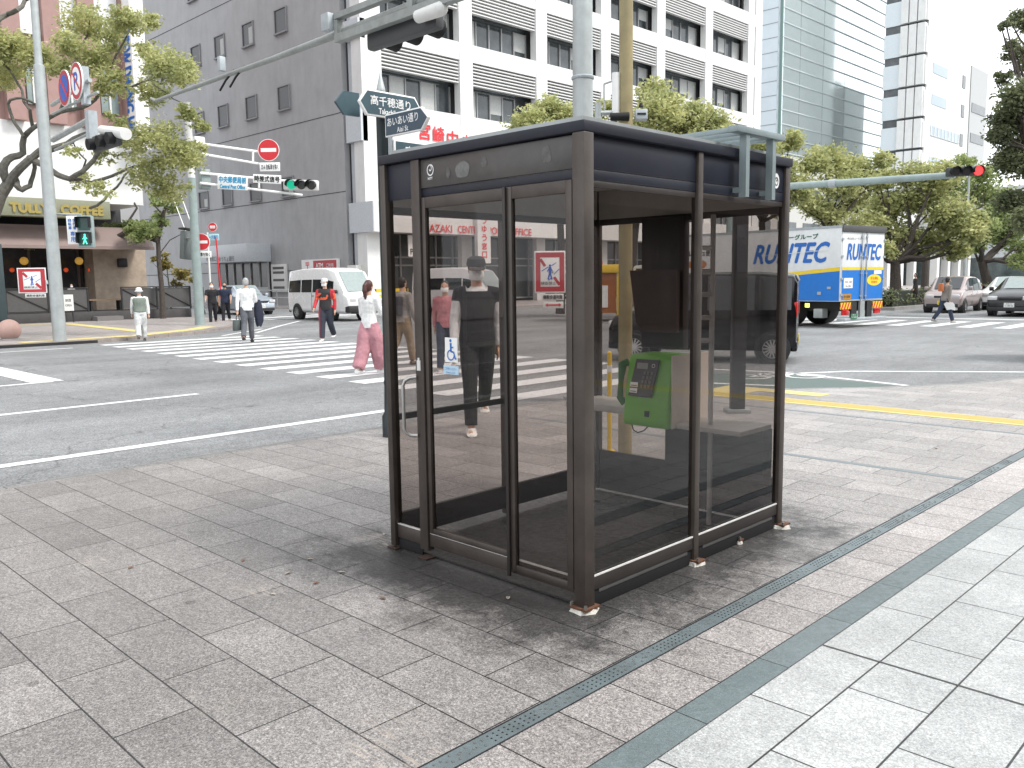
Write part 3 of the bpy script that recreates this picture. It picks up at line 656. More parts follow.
# blade along the street (+Y), facing +X
blade((lx+.085, ly-.02, 3.12), (0,1,0), [(-.30,.0),(-.22,.115),(.34,.115),(.42,.0),(.34,-.115),(-.22,-.115)], SLATE, [('高千穂通り', .05, .025, .46, .085), ('Takachiho St', .06, -.065, .30, .05)])
bb = MB(); bb.M = frame((lx-.075, ly-.10, 3.12), (0,1,0)); bb.prism([(-.36,.0,-.02),(-.27,.105,-.02),(-.1,.105,-.02),(-.1,-.105,-.02),(-.27,-.105,-.02)], (0,0,.03)); bb.build('name_blade', SLATE, lp)
# blade across the street (along X), facing us
blade((lx+.42, ly-.06, 2.915), (1,0,0), [(-.27,.10),(.25,.10),(.34,.0),(.25,-.10),(-.27,-.10)], mat('slate_sign_b', (.04, .07, .10), .4), [('あいあい通り', -.01, .025, .44, .075), ('Aiai St', -.01, -.055, .16, .045)])
blade((lx+.085, ly+.36, 2.69), (0,1,0), [(-.30,.13),(.42,.13),(.50,.0),(.42,-.13),(-.30,-.13)], SLATE, [('宮崎駅', .0, .035, .34, .09), ('Miyazaki Sta', .02, -.055, .3, .05)])
b = MB(); b.obox(Vector((lx, ly, 2.80))+_r0*.075, _r0*.02, (0,0,.22), Vector((-_r0.y, _r0.x, 0))*.02); b.build('blade_bracket', LGREY, lp)

# ------------------------------------------------------------------ big silver mast with an arm over the street
MX, MY = -6.95, 8.30
mast = thing('signal_mast', 'thick silver steel mast behind the booth with a long tapering arm reaching over the street', 'signal mast', (MX, MY, 0))
b = MB(); b.tube([(MX, MY, 0), (MX, MY, 1.2), (MX, MY, 7.2)], [.135, .135, .11], 24); b.build('pole', GALV, mast, smooth=True)
b = MB(); b.lathe([(.26, .0), (.26, .03), (.14, .035), (.14, .12)], (MX, MY, 0), 20); b.build('base_flange', GALV, mast, smooth=True)
for z in (3.2, 3.9): b = MB(); b.lathe([(.133, z), (.14, z+.01), (.14, z+.03), (.131, z+.04)], (MX, MY, 0), 20); b.build('pole_band', LGREY, mast, smooth=True)
ye = ony(330, 38, MY)
tipx = ony(152, 101, MY).x
b = MB(); b.tube([(MX, MY-.02, 5.62), (-9.0, MY-.02, 5.47), (-14.0, MY-.02, 5.44), (-19, MY-.02, 5.46), (tipx, MY-.02, 5.55)], [.085, .078, .05, .035, .026], 14); b.build('arm', mat('grey_green_arm', (.26, .28, .27), .5, .1, .15, dirt=.25), mast, smooth=True)
b = MB()   # rectangular signal frame on the arm
z0 = 5.50; xa, xb = ony(342, 20, MY).x, -8.2
zt0 = ony(345, 17, MY).z; b.box(xa, xb, MY-.16, MY-.04, zt0-.05, zt0+.04); b.box(xa, xa+.09, MY-.16, MY-.04, z0-.1, zt0-.07); b.box(-10.1, -9.98, MY-.16, MY-.04, z0-.1, zt0-.07); b.box(xa, xb, MY-.16, MY-.04, z0-.22, z0-.1); b.build('arm_frame', MATS['grey_green_arm'], mast)
for xx in (-15.5, -15.1): 
    b = MB(); b.tube([(xx, MY, 5.5), (xx-.25, MY-.05, 5.35), (xx-.5, MY-.05, 5.2)], .02, 6); b.build('cable', BLACK, mast)
for x_, s_q in ((-15.6, .05), (-12.05, .10)): b = MB(); b.obox((x_, MY-.2, 5.60), (s_q,0,0), (0,.06,0), (0,0,.13)); b.build('clamp_box', LGREY, mast, bevel=.01)
sig = thing('traffic_signal', 'dark horizontal signal head seen from behind, hanging under the long mast arm', 'traffic light', (-11.0, MY, 5.3))
hxa = ony(366, 44, MY).x; hxb = ony(436, 24, MY).x; b = MB(); b.box(hxa, hxb, MY+.0, MY+.17, 5.06, 5.34); b.build('housing', mat('signal_back', (.05, .052, .055), .5), sig, bevel=.05)
for k in range(3):
    cx = hxa+.33+k*(hxb-hxa-.66)/2; b = MB(); b.cyl((cx, MY+.17, 5.20), (cx, MY+.36, 5.18), .14, n=18); b.build('visor', BLACK, sig, smooth=True)
b = MB(); b.tube([(hxb-.25, MY-.12, 5.24), (hxb+.25, MY-.12, 5.24)], [.09, .10], 16); b.ball((hxb+.25, MY-.12, 5.24), .10, 14); b.build('camera_housing', OFFW, sig, smooth=True)
b = MB()
b.box(hxa+.5, hxa+.56, MY+.02, MY+.09, 5.32, 5.50); b.build('hanger', GALV, sig)

# small no-diagonal-crossing sign on the silver mast
sg = dep(550, 272, 10.3); fr = frame(sg, _r0)
def nocross(parentname, label, M, w, h, sub=True, arrow=True):
    t_ = thing(parentname, label, 'road sign', tuple(M.translation))
    b = MB(); b.M = M; b.box(-w/2, w/2, -h/2, h/2, -.012, 0); pl = b.build('sign_plate', WHITE, t_, bevel=.004)
    b = MB(); b.M = M; i = .93; k = .62
    o = [(-w/2*i,-h/2*i),(w/2*i,-h/2*i),(w/2*i,h/2*i),(-w/2*i,h/2*i)]; q = [(-w/2*k,-h/2*(k+.08)),(w/2*k,-h/2*(k+.08)),(w/2*k,h/2*(k+.08)),(-w/2*k,h/2*(k+.08))]
    for j in range(4): b.poly([(*o[j],.002),(*o[(j+1)%4],.002),(*q[(j+1)%4],.002),(*q[j],.002)])
    pst(b, [(-w/2*k, h/2*k), (-w*.16, h*.14)], w*.09, .003); pst(b, [(w*.13, -h*.12), (w/2*k, -h/2*k)], w*.09, .003); b.build('red_border', DRED, pl)
    b = MB(); b.M = M; s = h*.5
    b.ball((0, .20*s+.11*s, .004), .06*s, 10, sz=.1); pst(b, [(0,.25*s),(0,-.05*s)], .13*s, .0042); pst(b, [(0,-.02*s),(-.10*s,-.36*s)], .07*s, .0044); pst(b, [(0,-.02*s),(.09*s,-.36*s)], .07*s, .0044)
    pst(b, [(0,.22*s),(-.14*s,.02*s)], .045*s, .0046); pst(b, [(0,.22*s),(.13*s,.03*s)], .045*s, .0046); pst(b, [(-w*.28,.02*h),(-w*.06,.12*h)], .018*h, .003); pst(b, [(.05*w,.15*h),(w*.2,.22*h)], .018*h, .003); pst(b, [(.12*w,-.06*h),(w*.3,.07*h)], .018*h, .003)
    pst(b, [(-.05*w,-.2*h),(.03*w,-.15*h)], .018*h, .003); b.build('pedestrian_symbol', BLUE, pl)
    b = MB(); b.M = M; text(b, '横断禁止', -.05*w, -.27*h, w*.5, h*.085, .005); b.build('lettering', TXTB, pl)
    if sub:
        b = MB(); b.M = M @ Matrix.Translation((.08*w, -h*.60, 0)); b.box(-w*.36, w*.36, -h*.08, h*.08, -.01, 0); sp = b.build('sub_plate', OFFW, t_, bevel=.004)
        b2 = MB(); b2.M = b.M; text(b2, '横断歩道利用', 0, 0, w*.62, h*.10, .002, bold=.0012); b2.build('lettering', TXTB, sp)
    if arrow:
        b = MB(); b.M = M @ Matrix.Translation((.10*w, -h*.79, 0)); b.box(-w*.33, w*.33, -h*.08, h*.08, -.01, 0); sp = b.build('sub_plate', OFFW, t_, bevel=.004)
        b2 = MB(); b2.M = b.M; pst(b2, [(-w*.2,0),(w*.2,0)], h*.035, .003)
        for s1 in (-1,1): b2.poly([(s1*w*.27,0,.003),(s1*w*.18,h*.045,.003),(s1*w*.18,-h*.045,.003)])
        b2.build('arrow', RED, sp)
    return t_
ns = nocross('no_crossing_sign', 'red bordered no crossing sign with a double headed arrow plate, strapped to the silver mast', fr, .37, .50)
b = MB(); b.tube([tuple(sg + _r0*.02), (MX, MY, sg.z)], .02, 8); b.build('bracket', GALV, ns)

# yellowish service pole with its gadgets
yp = onz(625.0, 456); yx, yy_ = yp.x, yp.y
D_y = (Vector((yx, yy_, 0))-EYEP).dot(_f)
yt = thing('service_pole', 'weathered yellow brown service pole behind the booth with antennas and a small black camera', 'utility pole', (yx, yy_, 0))
b = MB(); b.tube([(yx, yy_, 0), (yx, yy_, 6)], [.058, .053], 18); b.build('pole', YPOLE, yt, smooth=True)
b = MB(); a = onp(616, 116, (yx, yy_), (_r0.x, _r0.y)); c = onp(616, 73, (yx, yy_), (_r0.x, _r0.y)); b.cyl(a, c, .034, n=14); b.build('antenna', WHITE, yt, smooth=True)
b = MB(); c2 = onp(616, 80, (yx, yy_), (_r0.x, _r0.y)); c3 = onp(604, 84, (yx, yy_), (_r0.x, _r0.y)); c4 = onp(604, 110, (yx, yy_), (_r0.x, _r0.y)); b.tube([(yx, yy_, c2.z+.03), tuple(c3)], .008, 6); b.tube([tuple(c3), tuple(c4)], .008, 6)
c5 = onp(600, 113, (yx, yy_), (_r0.x, _r0.y)); b.tube([(yx, yy_, c5.z), tuple(c5)], .02, 8); b.build('antenna_bracket', GALV, yt)
b = MB(); a = onp(598, 121, (yx, yy_), (_r0.x, _r0.y)); c = onp(598, 103, (yx, yy_), (_r0.x, _r0.y)); b.cyl(a, c, .028, n=12); b.build('antenna', GALV, yt, smooth=True)
b = MB(); a = onp(612, 119, (yx, yy_), (_r0.x, _r0.y)) - _f*.06; b.tube([tuple(a-_r0*.02), tuple(a+_r0*.13)], [.03, .034], 12); b.build('camera', BLACK, yt, smooth=True)
b = MB(); a = onp(641, 115, (yx, yy_), (_r0.x, _r0.y)); b.obox(a, _r0*.05, _u0*.042, _f*.03); bx = b.build('junction_box', LGREY, yt, bevel=.006)
b = MB(); b.obox(a-_f*.032, _r0*.035, _u0*.008, _f*.003); b.build('box_slot', BLACK, bx)
b = MB(); a = onp(641, 107, (yx, yy_), (_r0.x, _r0.y)); b.tube([tuple(a), tuple(a+_u0*.03)], [.02, .012], 8); b.build('lens', BLACK, yt)
# yellow bollard
bp_ = onz(609.5, 452); b0 = thing('yellow_bollard', 'thin yellow bollard behind the booth beside the service pole', 'bollard', tuple(bp_))
b = MB(); b.lathe([(.05, 0), (.05, .015), (.021, .02), (.021, .84), (.018, .87), (.004, .885)], bp_, 14); b.build('post', YEL, b0, smooth=True)
b = MB(); b.lathe([(.0225, .70), (.0225, .76)], bp_, 14); b.build('reflective_band', WHITE, b0, smooth=True)
# dark square post standing on the corner
q = onz(737, 412); dq = thing('information_pillar', 'dark square information pillar behind the booth on the street corner', 'pillar', (q.x, q.y, 0), R(44))
b = MB(); b.box(-.075, .075, -.06, .06, .0, 2.45); b.build('post', mat('pillar_dark', (.03, .028, .03), .5), dq, bevel=.008, local=True)
b = MB(); b.box(-.05, .05, -.075, -.062, 1.55, 2.05); b.build('panel', mat('pillar_panel', (.05, .05, .06), .25), dq, local=True, bevel=.003)
b = MB(); b.box(-.13, .13, -.11, .11, .0, .04); b.build('base', GALV, dq, local=True, bevel=.004)
# fallen leaves and blotches
FL = mat('dead_leaf', (.20, .11, .07), .8, 0, .3); FLP = mat('pale_leaf', (.36, .32, .26), .8, 0, .2)
def fleaf(u, v, pale, label):
    p = onz(u, v); b = MB(); s = random.uniform(.016, .024); a0 = random.uniform(0, 6); vs = []
    prof = [(-1,0),(-.5,.38),(.1,.45),(.6,.25),(1,0),(.6,-.25),(.1,-.45),(-.5,-.38)]
    for x, y in prof:
        X = s*(x*math.cos(a0)-y*math.sin(a0)); Y = s*(x*math.sin(a0)+y*math.cos(a0)); vs.append((p.x+X, p.y+Y, .004+.006*abs(y)+.004*random.random()))
    vs.append((p.x, p.y, .003)); b.add(vs, [(i, (i+1) % 8, 8) for i in range(8)])
    tag(b.build('fallen_leaf', FLP if pale else FL, smooth=False), label, 'leaf', 'fallen leaves on the paving')
for u, v, p_, l_ in [(131,568,0,'small curled brown leaf on the grey slabs far left of the booth'), (316,584,0,'reddish brown leaf on the slabs left of the booth'), (200,547,1,'tiny pale leaf on the slabs, nearest the brown curled leaf'),
    (288,574,1,'pale leaf just left of the reddish brown leaf'), (341,573,1,'pale leaf just right of the reddish brown leaf'), (273,595,1,'pale scrap of leaf below and left of the reddish brown leaf'),
    (384,535,1,'pale leaf close to the booth left foot'), (451,560,0,'crumpled leaf in front of the booth door sill'), (468,556,1,'pale leaf in front of the booth door, right of the crumpled one'),
    (310,560,1,'small pale leaf above the reddish brown leaf'), (243,561,0,'dull brown speck of leaf midway across the slabs'), (508,599,1,'pale fleck on the dark stained and shade-painted slab in front of the booth'),
    (936,449,0,'tiny dark leaf on the pale slabs far right of the booth'),(383,599,0,'brownish leaf fragment left of the stained and shade-painted slabs')]: fleaf(u, v, p_, l_)
# ------------------------------------------------------------------ people
import bmesh
def remesh(mb, voxel, smooth=3, decimate=None):
    me = bpy.data.meshes.new('tmp'); me.from_pydata([tuple(p) for p in mb.v], [], mb.f); me.update()
    o = bpy.data.objects.new('tmp', me); COL.objects.link(o)
    md = o.modifiers.new('r', 'REMESH'); md.mode = 'VOXEL'; md.voxel_size = voxel; md.use_smooth_shade = True
    sm = o.modifiers.new('s', 'SMOOTH'); sm.iterations = smooth; sm.factor = .5
    dg = bpy.context.evaluated_depsgraph_get(); dg.update()
    m2 = bpy.data.meshes.new_from_object(o.evaluated_get(dg)); bpy.data.objects.remove(o); bpy.data.meshes.remove(me)
    return m2
def link_mesh(name, me, mtl, parent, smooth=True):
    me.name = name; me.materials.clear(); me.materials.append(mtl)
    o = bpy.data.objects.new(name, me); COL.objects.link(o)
    if smooth: me.shade_smooth()
    if parent is not None: o.parent = parent; ORIG[o.name] = ORIG[parent.name]
    return o
SKIN = mat('skin', (.50, .30, .21), .55, 0, .06, 12)
def rotx(v, a): return Vector((v[0], v[1]*math.cos(a)-v[2]*math.sin(a), v[1]*math.sin(a)+v[2]*math.cos(a)))
def person(label, loc, az, H, top, bottom, shoe, hair=(.015,.013,.012), legs=(18,-14), knees=(4,26), arms=(-16,14), elbows=(12,14), armout=(8,8),
           lean=0, hairstyle='short', hat=None, mask=None, sleeves='long', wide=1.0, vest=None, skirtpants=False, topmat=None, headturn=0, headdown=0, vox=.009,
           coat=None, build_w=1.0, botmat=None, group=None):
    """local frame: +Y is where the person faces, +X their right hand side"""
    t = thing('person', label, 'person', tuple(loc), az, group); h = H
    P = {}
    pel = Vector((0, 0, .525*h))
    def tors(v): return pel + rotx(Vector(v)*h, R(-lean))
    for s, nm in ((1, 'R'), (-1, 'L')):
        i = 0 if s == 1 else 1
        hip = pel + Vector((s*.048*h, 0, -.01*h)); a = R(legs[i]); k = a - R(knees[i])
        kn = hip + Vector((s*.006*h, math.sin(a), -math.cos(a)))*Vector((1,1,1)).length/math.sqrt(3)*.245*h
        an = kn + Vector((0, math.sin(k), -math.cos(k)))*.245*h
        P['hip'+nm], P['kn'+nm], P['an'+nm] = hip, kn, an
        sh = tors((s*.108*build_w, 0, .285)); ar = R(arms[i]); ao = R(armout[i])
        el = sh + Vector((s*math.sin(ao), math.sin(ar)*math.cos(ao), -math.cos(ar)*math.cos(ao)))*.172*h
        e2 = ar + R(elbows[i]); wr = el + Vector((s*math.sin(ao)*.2, math.sin(e2), -math.cos(e2)))*.15*h
        P['sh'+nm], P['el'+nm], P['wr'+nm] = sh, el, wr; P['hd'+nm] = (wr-el).normalized()
    drop = min(P['anR'].z, P['anL'].z) - .045*h
    for k in P:
        if not k.startswith('hd'): P[k] = P[k] - Vector((0, 0, drop))
    pel = pel - Vector((0, 0, drop))
    neck = tors((0, 0, .31)); hc = tors((0, .012, .415)) + Vector((0, math.sin(R(lean))*0, 0))
    W = build_w
    def mk(): return MB()
    def ell(b, pts, rx, ry, n=14):         # torso: horizontal elliptical sections
        vs = []; fs = []
        for p, a, c in zip(pts, rx, ry):
            for k in range(n):
                w = 2*math.pi*k/n; vs.append(Vector(p) + Vector((a*math.cos(w), c*math.sin(w), 0)))
        for i in range(len(pts)-1):
            for k in range(n): fs.append((i*n+k, i*n+(k+1) % n, (i+1)*n+(k+1) % n, (i+1)*n+k))
        fs.append(tuple(range(n-1, -1, -1))); fs.append(tuple((len(pts)-1)*n+k for k in range(n))); b.add(vs, fs)
    def torso(b, g=0, z0=-.02, z1=.30):
        zs = [-.03, .02, .07, .13, .20, .26, .295, .312]; rx = [.088, .092, .086, .080, .092, .105, .088, .045]; ry = [.062, .064, .060, .056, .064, .062, .048, .034]
        sel = [i for i, z in enumerate(zs) if z0-.001 <= z <= z1+.02]
        ell(b, [tors((0, 0, zs[i])) for i in sel], [rx[i]*h*W+g for i in sel], [ry[i]*h*W+g for i in sel])
    # --- body
    b = mk(); torso(b); ht = R(headturn)
    b.tube([neck-Vector((0,0,.02*h)), hc-Vector((0,0,.03*h))], [.034*h, .031*h], 12)
    dn = R(headdown); M0 = Matrix.Translation(hc) @ Matrix.Rotation(-ht, 4, 'Z') @ Matrix.Rotation(-dn, 4, 'X')
    b.M = M0; b.ball((0, .002*h, .008*h), .049*h, 18, sz=1.28, sx=.88, sy=1.0); b.ball((0, .018*h, -.028*h), .033*h, 14, sz=.95, sx=.9)      # skull, jaw
    b.tube([(0, .046*h, .012*h), (0, .058*h, -.008*h)], [.006*h, .011*h], 8)
    for s in (1, -1): b.ball((s*.043*h, -.002*h, -.002*h), .012*h, 8, sx=.5, sz=1.3)
    b.ball((0, .047*h, -.030*h), .010*h, 8, sx=1.3, sz=.5); b.M = None
    for nm, s in (('R', 1), ('L', -1)):
        b.tube([P['hip'+nm]+Vector((0,0,.03*h)), P['hip'+nm].lerp(P['kn'+nm], .4), P['kn'+nm], P['kn'+nm].lerp(P['an'+nm], .35), P['an'+nm]], [.052*h, .048*h, .032*h, .033*h, .021*h], 12)
        b.tube([P['an'+nm]+Vector((0,-.015*h,-.02*h)), P['an'+nm]+Vector((s*.006*h,.07*h,-.032*h))], [.022*h, .018*h], 8)
        b.tube([P['sh'+nm]-Vector((s*.02*h,0,0)), P['sh'+nm], P['el'+nm], P['el'+nm].lerp(P['wr'+nm], .4), P['wr'+nm]], [.034*h, .032*h, .023*h, .023*h, .015*h], 10)
        d = P['hd'+nm]; w = P['wr'+nm]; fwd = Vector((0, 1, 0)); fwd = (fwd - d*fwd.dot(d)).normalized(); side = d.cross(fwd)
        b.tube([w, w+d*.022*h, w+d*.052*h], [.015*h, .021*h, .019*h], 10, flat=.6)
        for j, (o2, ln) in enumerate(((-.016, .036), (-.0055, .042), (.0055, .039), (.016, .031))):
            f0 = w + d*.045*h - fwd*o2*h*-1; f1 = f0 + d*ln*.55*h; f2 = f1 + (d*.8 + side*s*-.35).normalized()*ln*.5*h; b.tube([f0, f1, f2], [.0062*h, .0056*h, .0045*h], 6)
        f0 = w + d*.015*h + fwd*.014*h; b.tube([f0, f0+fwd*.016*h+d*.014*h, f0+fwd*.020*h+d*.032*h], [.008*h, .007*h, .005*h], 6)
    body = link_mesh('body', remesh(b, vox, 2), SKIN, t)
    # --- trousers
    g = .009*h; b = mk(); torso(b, g*.8, -.03, .04)
    kw = 1.0 if not skirtpants else 1.5
    for nm in 'RL':
        hp, kn, an = P['hip'+nm], P['kn'+nm], P['an'+nm]
        b.tube([hp+Vector((0,0,.04*h)), hp.lerp(kn, .45), kn, kn.lerp(an, .5), an+Vector((0,0,.012*h))], [.058*h*W+g*.3, (.050*h*wide+g)*(1+(kw-1)*.25), .036*h*wide*kw+g, .034*h*wide*kw+g, .030*h*wide*kw+g], 14)
    tb = link_mesh('trousers', remesh(b, vox*1.15, 2), botmat or mat('cloth_%02d%02d%02d' % tuple(int(c*99) for c in bottom), bottom, .85, 0, .25, 7, bump=1.0, bscale=9), t)
    # --- top
    b = mk(); torso(b, g*1.3, -.03 if not vest else -.01, .31)
    for nm, s in (('R', 1), ('L', -1)):
        sh, el, wr = P['sh'+nm], P['el'+nm], P['wr'+nm]; pts = [sh-Vector((s*.045*h,0,-.002*h)), sh, sh.lerp(el, .55)]; rr = [.040*h, .039*h, .034*h]
        if sleeves == 'long': pts += [el, el.lerp(wr, .5), wr-(wr-el)*.04]; rr += [.030*h, .028*h, .024*h]
        else: pts = pts[:2]+[sh.lerp(el, .7)]; rr = [.040*h, .041*h, .040*h]
        b.tube(pts, rr, 12)
    b.tube([neck-Vector((0,0,.025*h)), neck+Vector((0,0,.012*h))], [.045*h, .038*h], 12)
    tp = link_mesh('top', remesh(b, vox*1.15, 2), topmat or mat('topcloth_%02d%02d%02d' % tuple(int(c*99) for c in top), top, .85, 0, .18, 7, bump=1.0, bscale=9), t)
    if vest or coat:
        b = mk(); torso(b, g*2.3, (-.03 if coat else .0), .29); c_ = vest or coat
        if coat:
            for nm, s in (('R', 1), ('L', -1)): b.tube([P['sh'+nm]-Vector((s*.04*h,0,0)), P['sh'+nm], P['sh'+nm].lerp(P['el'+nm], .3)], [.044*h, .043*h, .038*h], 12)
        link_mesh('vest', remesh(b, vox*1.3, 2), mat('vest_%02d%02d%02d' % tuple(int(c*99) for c in c_), c_, .85, 0, .2, 8, bump=.3, bscale=20), t)
    # --- shoes
    for nm, s in (('R', 1), ('L', -1)):
        a = P['an'+nm]; b = mk(); z = a.z-.045*h
        pr = [(-.035, .026, .050), (-.02, .03, .055), (.02, .029, .045), (.06, .031, .028), (.09, .027, .022), (.102, .014, .014)]
        vs = []; fs = []; n = 10
        for y, w_, hh in pr:
            for k in range(n):
                q = 2*math.pi*k/n; zz = hh*h*.5*(1+math.sin(q)); vs.append((a.x+w_*h*math.cos(q)*(1 if math.sin(q) < .5 else .8), a.y+y*h, z+zz))
        for i in range(len(pr)-1):
            for k in range(n): fs.append((i*n+k, (i+1)*n+k, (i+1)*n+(k+1) % n, i*n+(k+1) % n))
        fs.append(tuple(range(n))); fs.append(tuple((len(pr)-1)*n+k for k in range(n-1, -1, -1))); b.add(vs, fs)
        sh_ = b.build('shoe', mat('shoe_%02d%02d%02d' % tuple(int(c*99) for c in shoe), shoe, .6), t, smooth=True, local=True, ang=60)
    # --- hair, hat, mask, eyes
    HM = mat('hair_%03d%03d%03d' % tuple(int(c*500) for c in hair), hair, .55, 0, .3, 30)
    b = mk(); b.M = M0
    if hat is None or hairstyle != 'none':
        b.ball((0, -.008*h, .018*h), .053*h, 18, sz=1.15, sx=.93, sy=.98); b.ball((0, -.018*h, -.004*h), .046*h, 14, sz=1.15, sx=1.0)
        if hairstyle == 'ponytail':
            b.tube([(0, -.045*h, .04*h), (.004*h, -.075*h, .015*h), (.008*h, -.085*h, -.04*h), (.006*h, -.075*h, -.10*h), (.004*h, -.068*h, -.14*h)], [.02*h, .024*h, .027*h, .02*h, .006*h], 10)
        # keep the face clear
        mm = remesh(b, .008, 1)
        bm = bmesh.new(); bm.from_mesh(mm); inv = M0.inverted()
        kill = [v for v in bm.verts if (lambda q: q.y > .018*h and q.z < .040*h)(inv @ v.co)]
        bmesh.ops.delete(bm, geom=kill, context='VERTS'); bm.to_mesh(mm); bm.free()
        link_mesh('hair', mm, HM, t)
    b = mk(); b.M = M0
    for s in (1, -1): b.ball((s*.018*h, .0465*h, .012*h), .0048*h, 8, sz=.6)
    b.build('eyes', TXTB, t, smooth=True, local=True)
    if mask:
        b = mk(); b.M = M0; vs = []; fs = []; nx, nz = 8, 6
        for i in range(nz):
            for k in range(nx):
                a = R(-62+124*k/(nx-1)); z = -.052+.052*i/(nz-1); rr = .050+.010*math.cos(a)*math.sin(math.pi*i/(nz-1)); vs.append((.92*rr*h*math.sin(a), (.004+rr*math.cos(a))*h, z*h))
        for i in range(nz-1):
            for k in range(nx-1): fs.append((i*nx+k, i*nx+k+1, (i+1)*nx+k+1, (i+1)*nx+k))
        b.add(vs, fs); b.build('face_mask', mat('mask_%02d' % int(mask[0]*99), mask, .8), t, smooth=True, local=True)
    if hat:
        kind, hc_ = hat; hm = mat('hat_%02d%02d%02d' % tuple(int(c*99) for c in hc_), hc_, .85, 0, .08, 20, bump=.2); b = mk(); b.M = M0
        b.lathe([(.056*h, .024*h), (.056*h, .042*h), (.05*h, .066*h), (.03*h, .079*h), (.002*h, .082*h)], (0,-.003*h,0), 20)
        ho = b.build('hat', hm, t, smooth=True, local=True)
        b = mk(); b.M = M0
        if kind == 'bucket': b.lathe([(.054*h, .022*h), (.078*h, .002*h), (.079*h, .004*h), (.056*h, .026*h)], (0,-.003*h,0), 20)
        else:
            vs = [(0, .03*h, .016*h)]+[(.05*h*math.sin(R(-80+160*k/10)), (.045+.055*math.cos(R(-80+160*k/10)))*h, (.018-.006*math.cos(R(-80+160*k/10)))*h) for k in range(11)]
            vs += [(x, y, z-.004*h) for x, y, z in vs]; n = 12
            b.add(vs, [tuple(range(n)), tuple(range(2*n-1, n-1, -1))]+[(i, n+i, n+(i+1) % n, (i+1) % n) for i in range(n)])
        b.build('brim', hm, ho, smooth=True, local=True)
    return t, P
def wpt(t, P):                             # local point of a person in the world
    return t.matrix_basis @ Vector(P)
def az_of(dx, dy): return math.atan2(-dx, dy)
VIEW = YAW       # azimuth of the view axis
def facing(deg): return VIEW + R(deg)     # 0 = away from us, 90 = to the left, -90 = to the right, 180 = towards us

def foot(u, v, z=ZR): p = onz(u, v, z); return p
def height(p, vtop, u): d = (p-EYEP).dot(_f); q = dep(u, vtop, d); return q.z - p.z
ppl = []
# old man in a bucket hat
p = foot(142, 341); H = height(p, 289, 142)
person('elderly person walking away in a white bucket hat, grey green vest and pale patterned trousers', p, facing(22), H, (.66,.66,.64), (.52,.53,.52), (.08,.075,.07), hat=('bucket', (.68,.68,.66)), vest=(.17,.20,.17), hairstyle='short', hair=(.3,.3,.3), arms=(-10,8), wide=1.25, legs=(10,-10), lean=4, vox=.012, build_w=1.12)
# two walkers in black
p = foot(213.5, 324); person('person in a black t-shirt with white face mask, just right of the pale green pole', p, facing(196), height(p, 283, 213.5), (.015,.015,.018), (.012,.012,.016), (.02,.02,.02), sleeves='short', mask=(.75,.75,.75), arms=(20,-18), elbows=(40,10), vox=.014, build_w=1.1)
p1 = p
p = foot(226.5, 322.5); person('person in a navy t-shirt and black mask, walking beside the one in black', p, facing(190), height(p, 283, 226.5), (.018,.026,.055), (.014,.014,.018), (.3,.3,.3), sleeves='short', mask=(.02,.02,.02), arms=(-15,22), vox=.014, build_w=1.15)
# man with jacket and bag
p = foot(248.5, 342.5); tm, Pm = person('grey haired person in white shirt and grey trousers, jacket over one arm', p, facing(12), height(p, 279.5, 248.5), (.68,.68,.68), (.095,.10,.115), (.02,.02,.02), hair=(.32,.32,.32), arms=(16,-12), elbows=(55,6), vox=.011, legs=(12,-12), build_w=1.05)
w = wpt(tm, Pm['wrL']); hnd = w + Vector((0,0,-.09))
bag = thing('briefcase', 'soft grey green briefcase hanging from the left hand of the person in the white shirt', 'bag', (hnd.x, hnd.y, hnd.z-.42), facing(75))
b = MB(); b.prism([(-.19,-.055,.0),(.19,-.055,.0),(.17,-.055,.28),(-.17,-.055,.28)], (0,.11,0)); b.build('bag_body', mat('bag_cloth', (.07,.085,.085), .7, 0, .15), bag, bevel=.025, local=True)
b = MB(); b.tube([(-.07,0,.27),(-.06,0,.37),(0,0,.40),(.06,0,.37),(.07,0,.27)], .011, 6); b.build('bag_handle', TRIM, bag, smooth=True, local=True)
el = wpt(tm, Pm['elR'].lerp(Pm['wrR'], .4)); jk = thing('suit_jacket', 'dark navy suit jacket draped over the forearm of the grey haired person', 'jacket', (el.x, el.y, el.z-.62), facing(12))
b = MB(); vs = []; fs = []; n = 14; secs = [(0.0,.07,.04),(.12,.11,.06),(.3,.12,.075),(.5,.105,.07),(.62,.09,.065),(.68,.06,.05)]
for z, a, c in secs:
    for k in range(n): q = 2*math.pi*k/n; rr = 1+.12*math.sin(3*q+z*7); vs.append((a*rr*math.cos(q)+.05, c*1.6*rr*math.sin(q), z+(.04*math.sin(2*q) if z < .05 else 0)))
for i in range(len(secs)-1):
    for k in range(n): fs.append((i*n+k, i*n+(k+1) % n, (i+1)*n+(k+1) % n, (i+1)*n+k))
fs += [tuple(range(n-1,-1,-1)), tuple((len(secs)-1)*n+k for k in range(n))]; b.add(vs, fs); b.build('cloth', mat('navy_wool', (.018,.022,.042), .8, 0, .2, 10, bump=.4), jk, smooth=True, local=True)
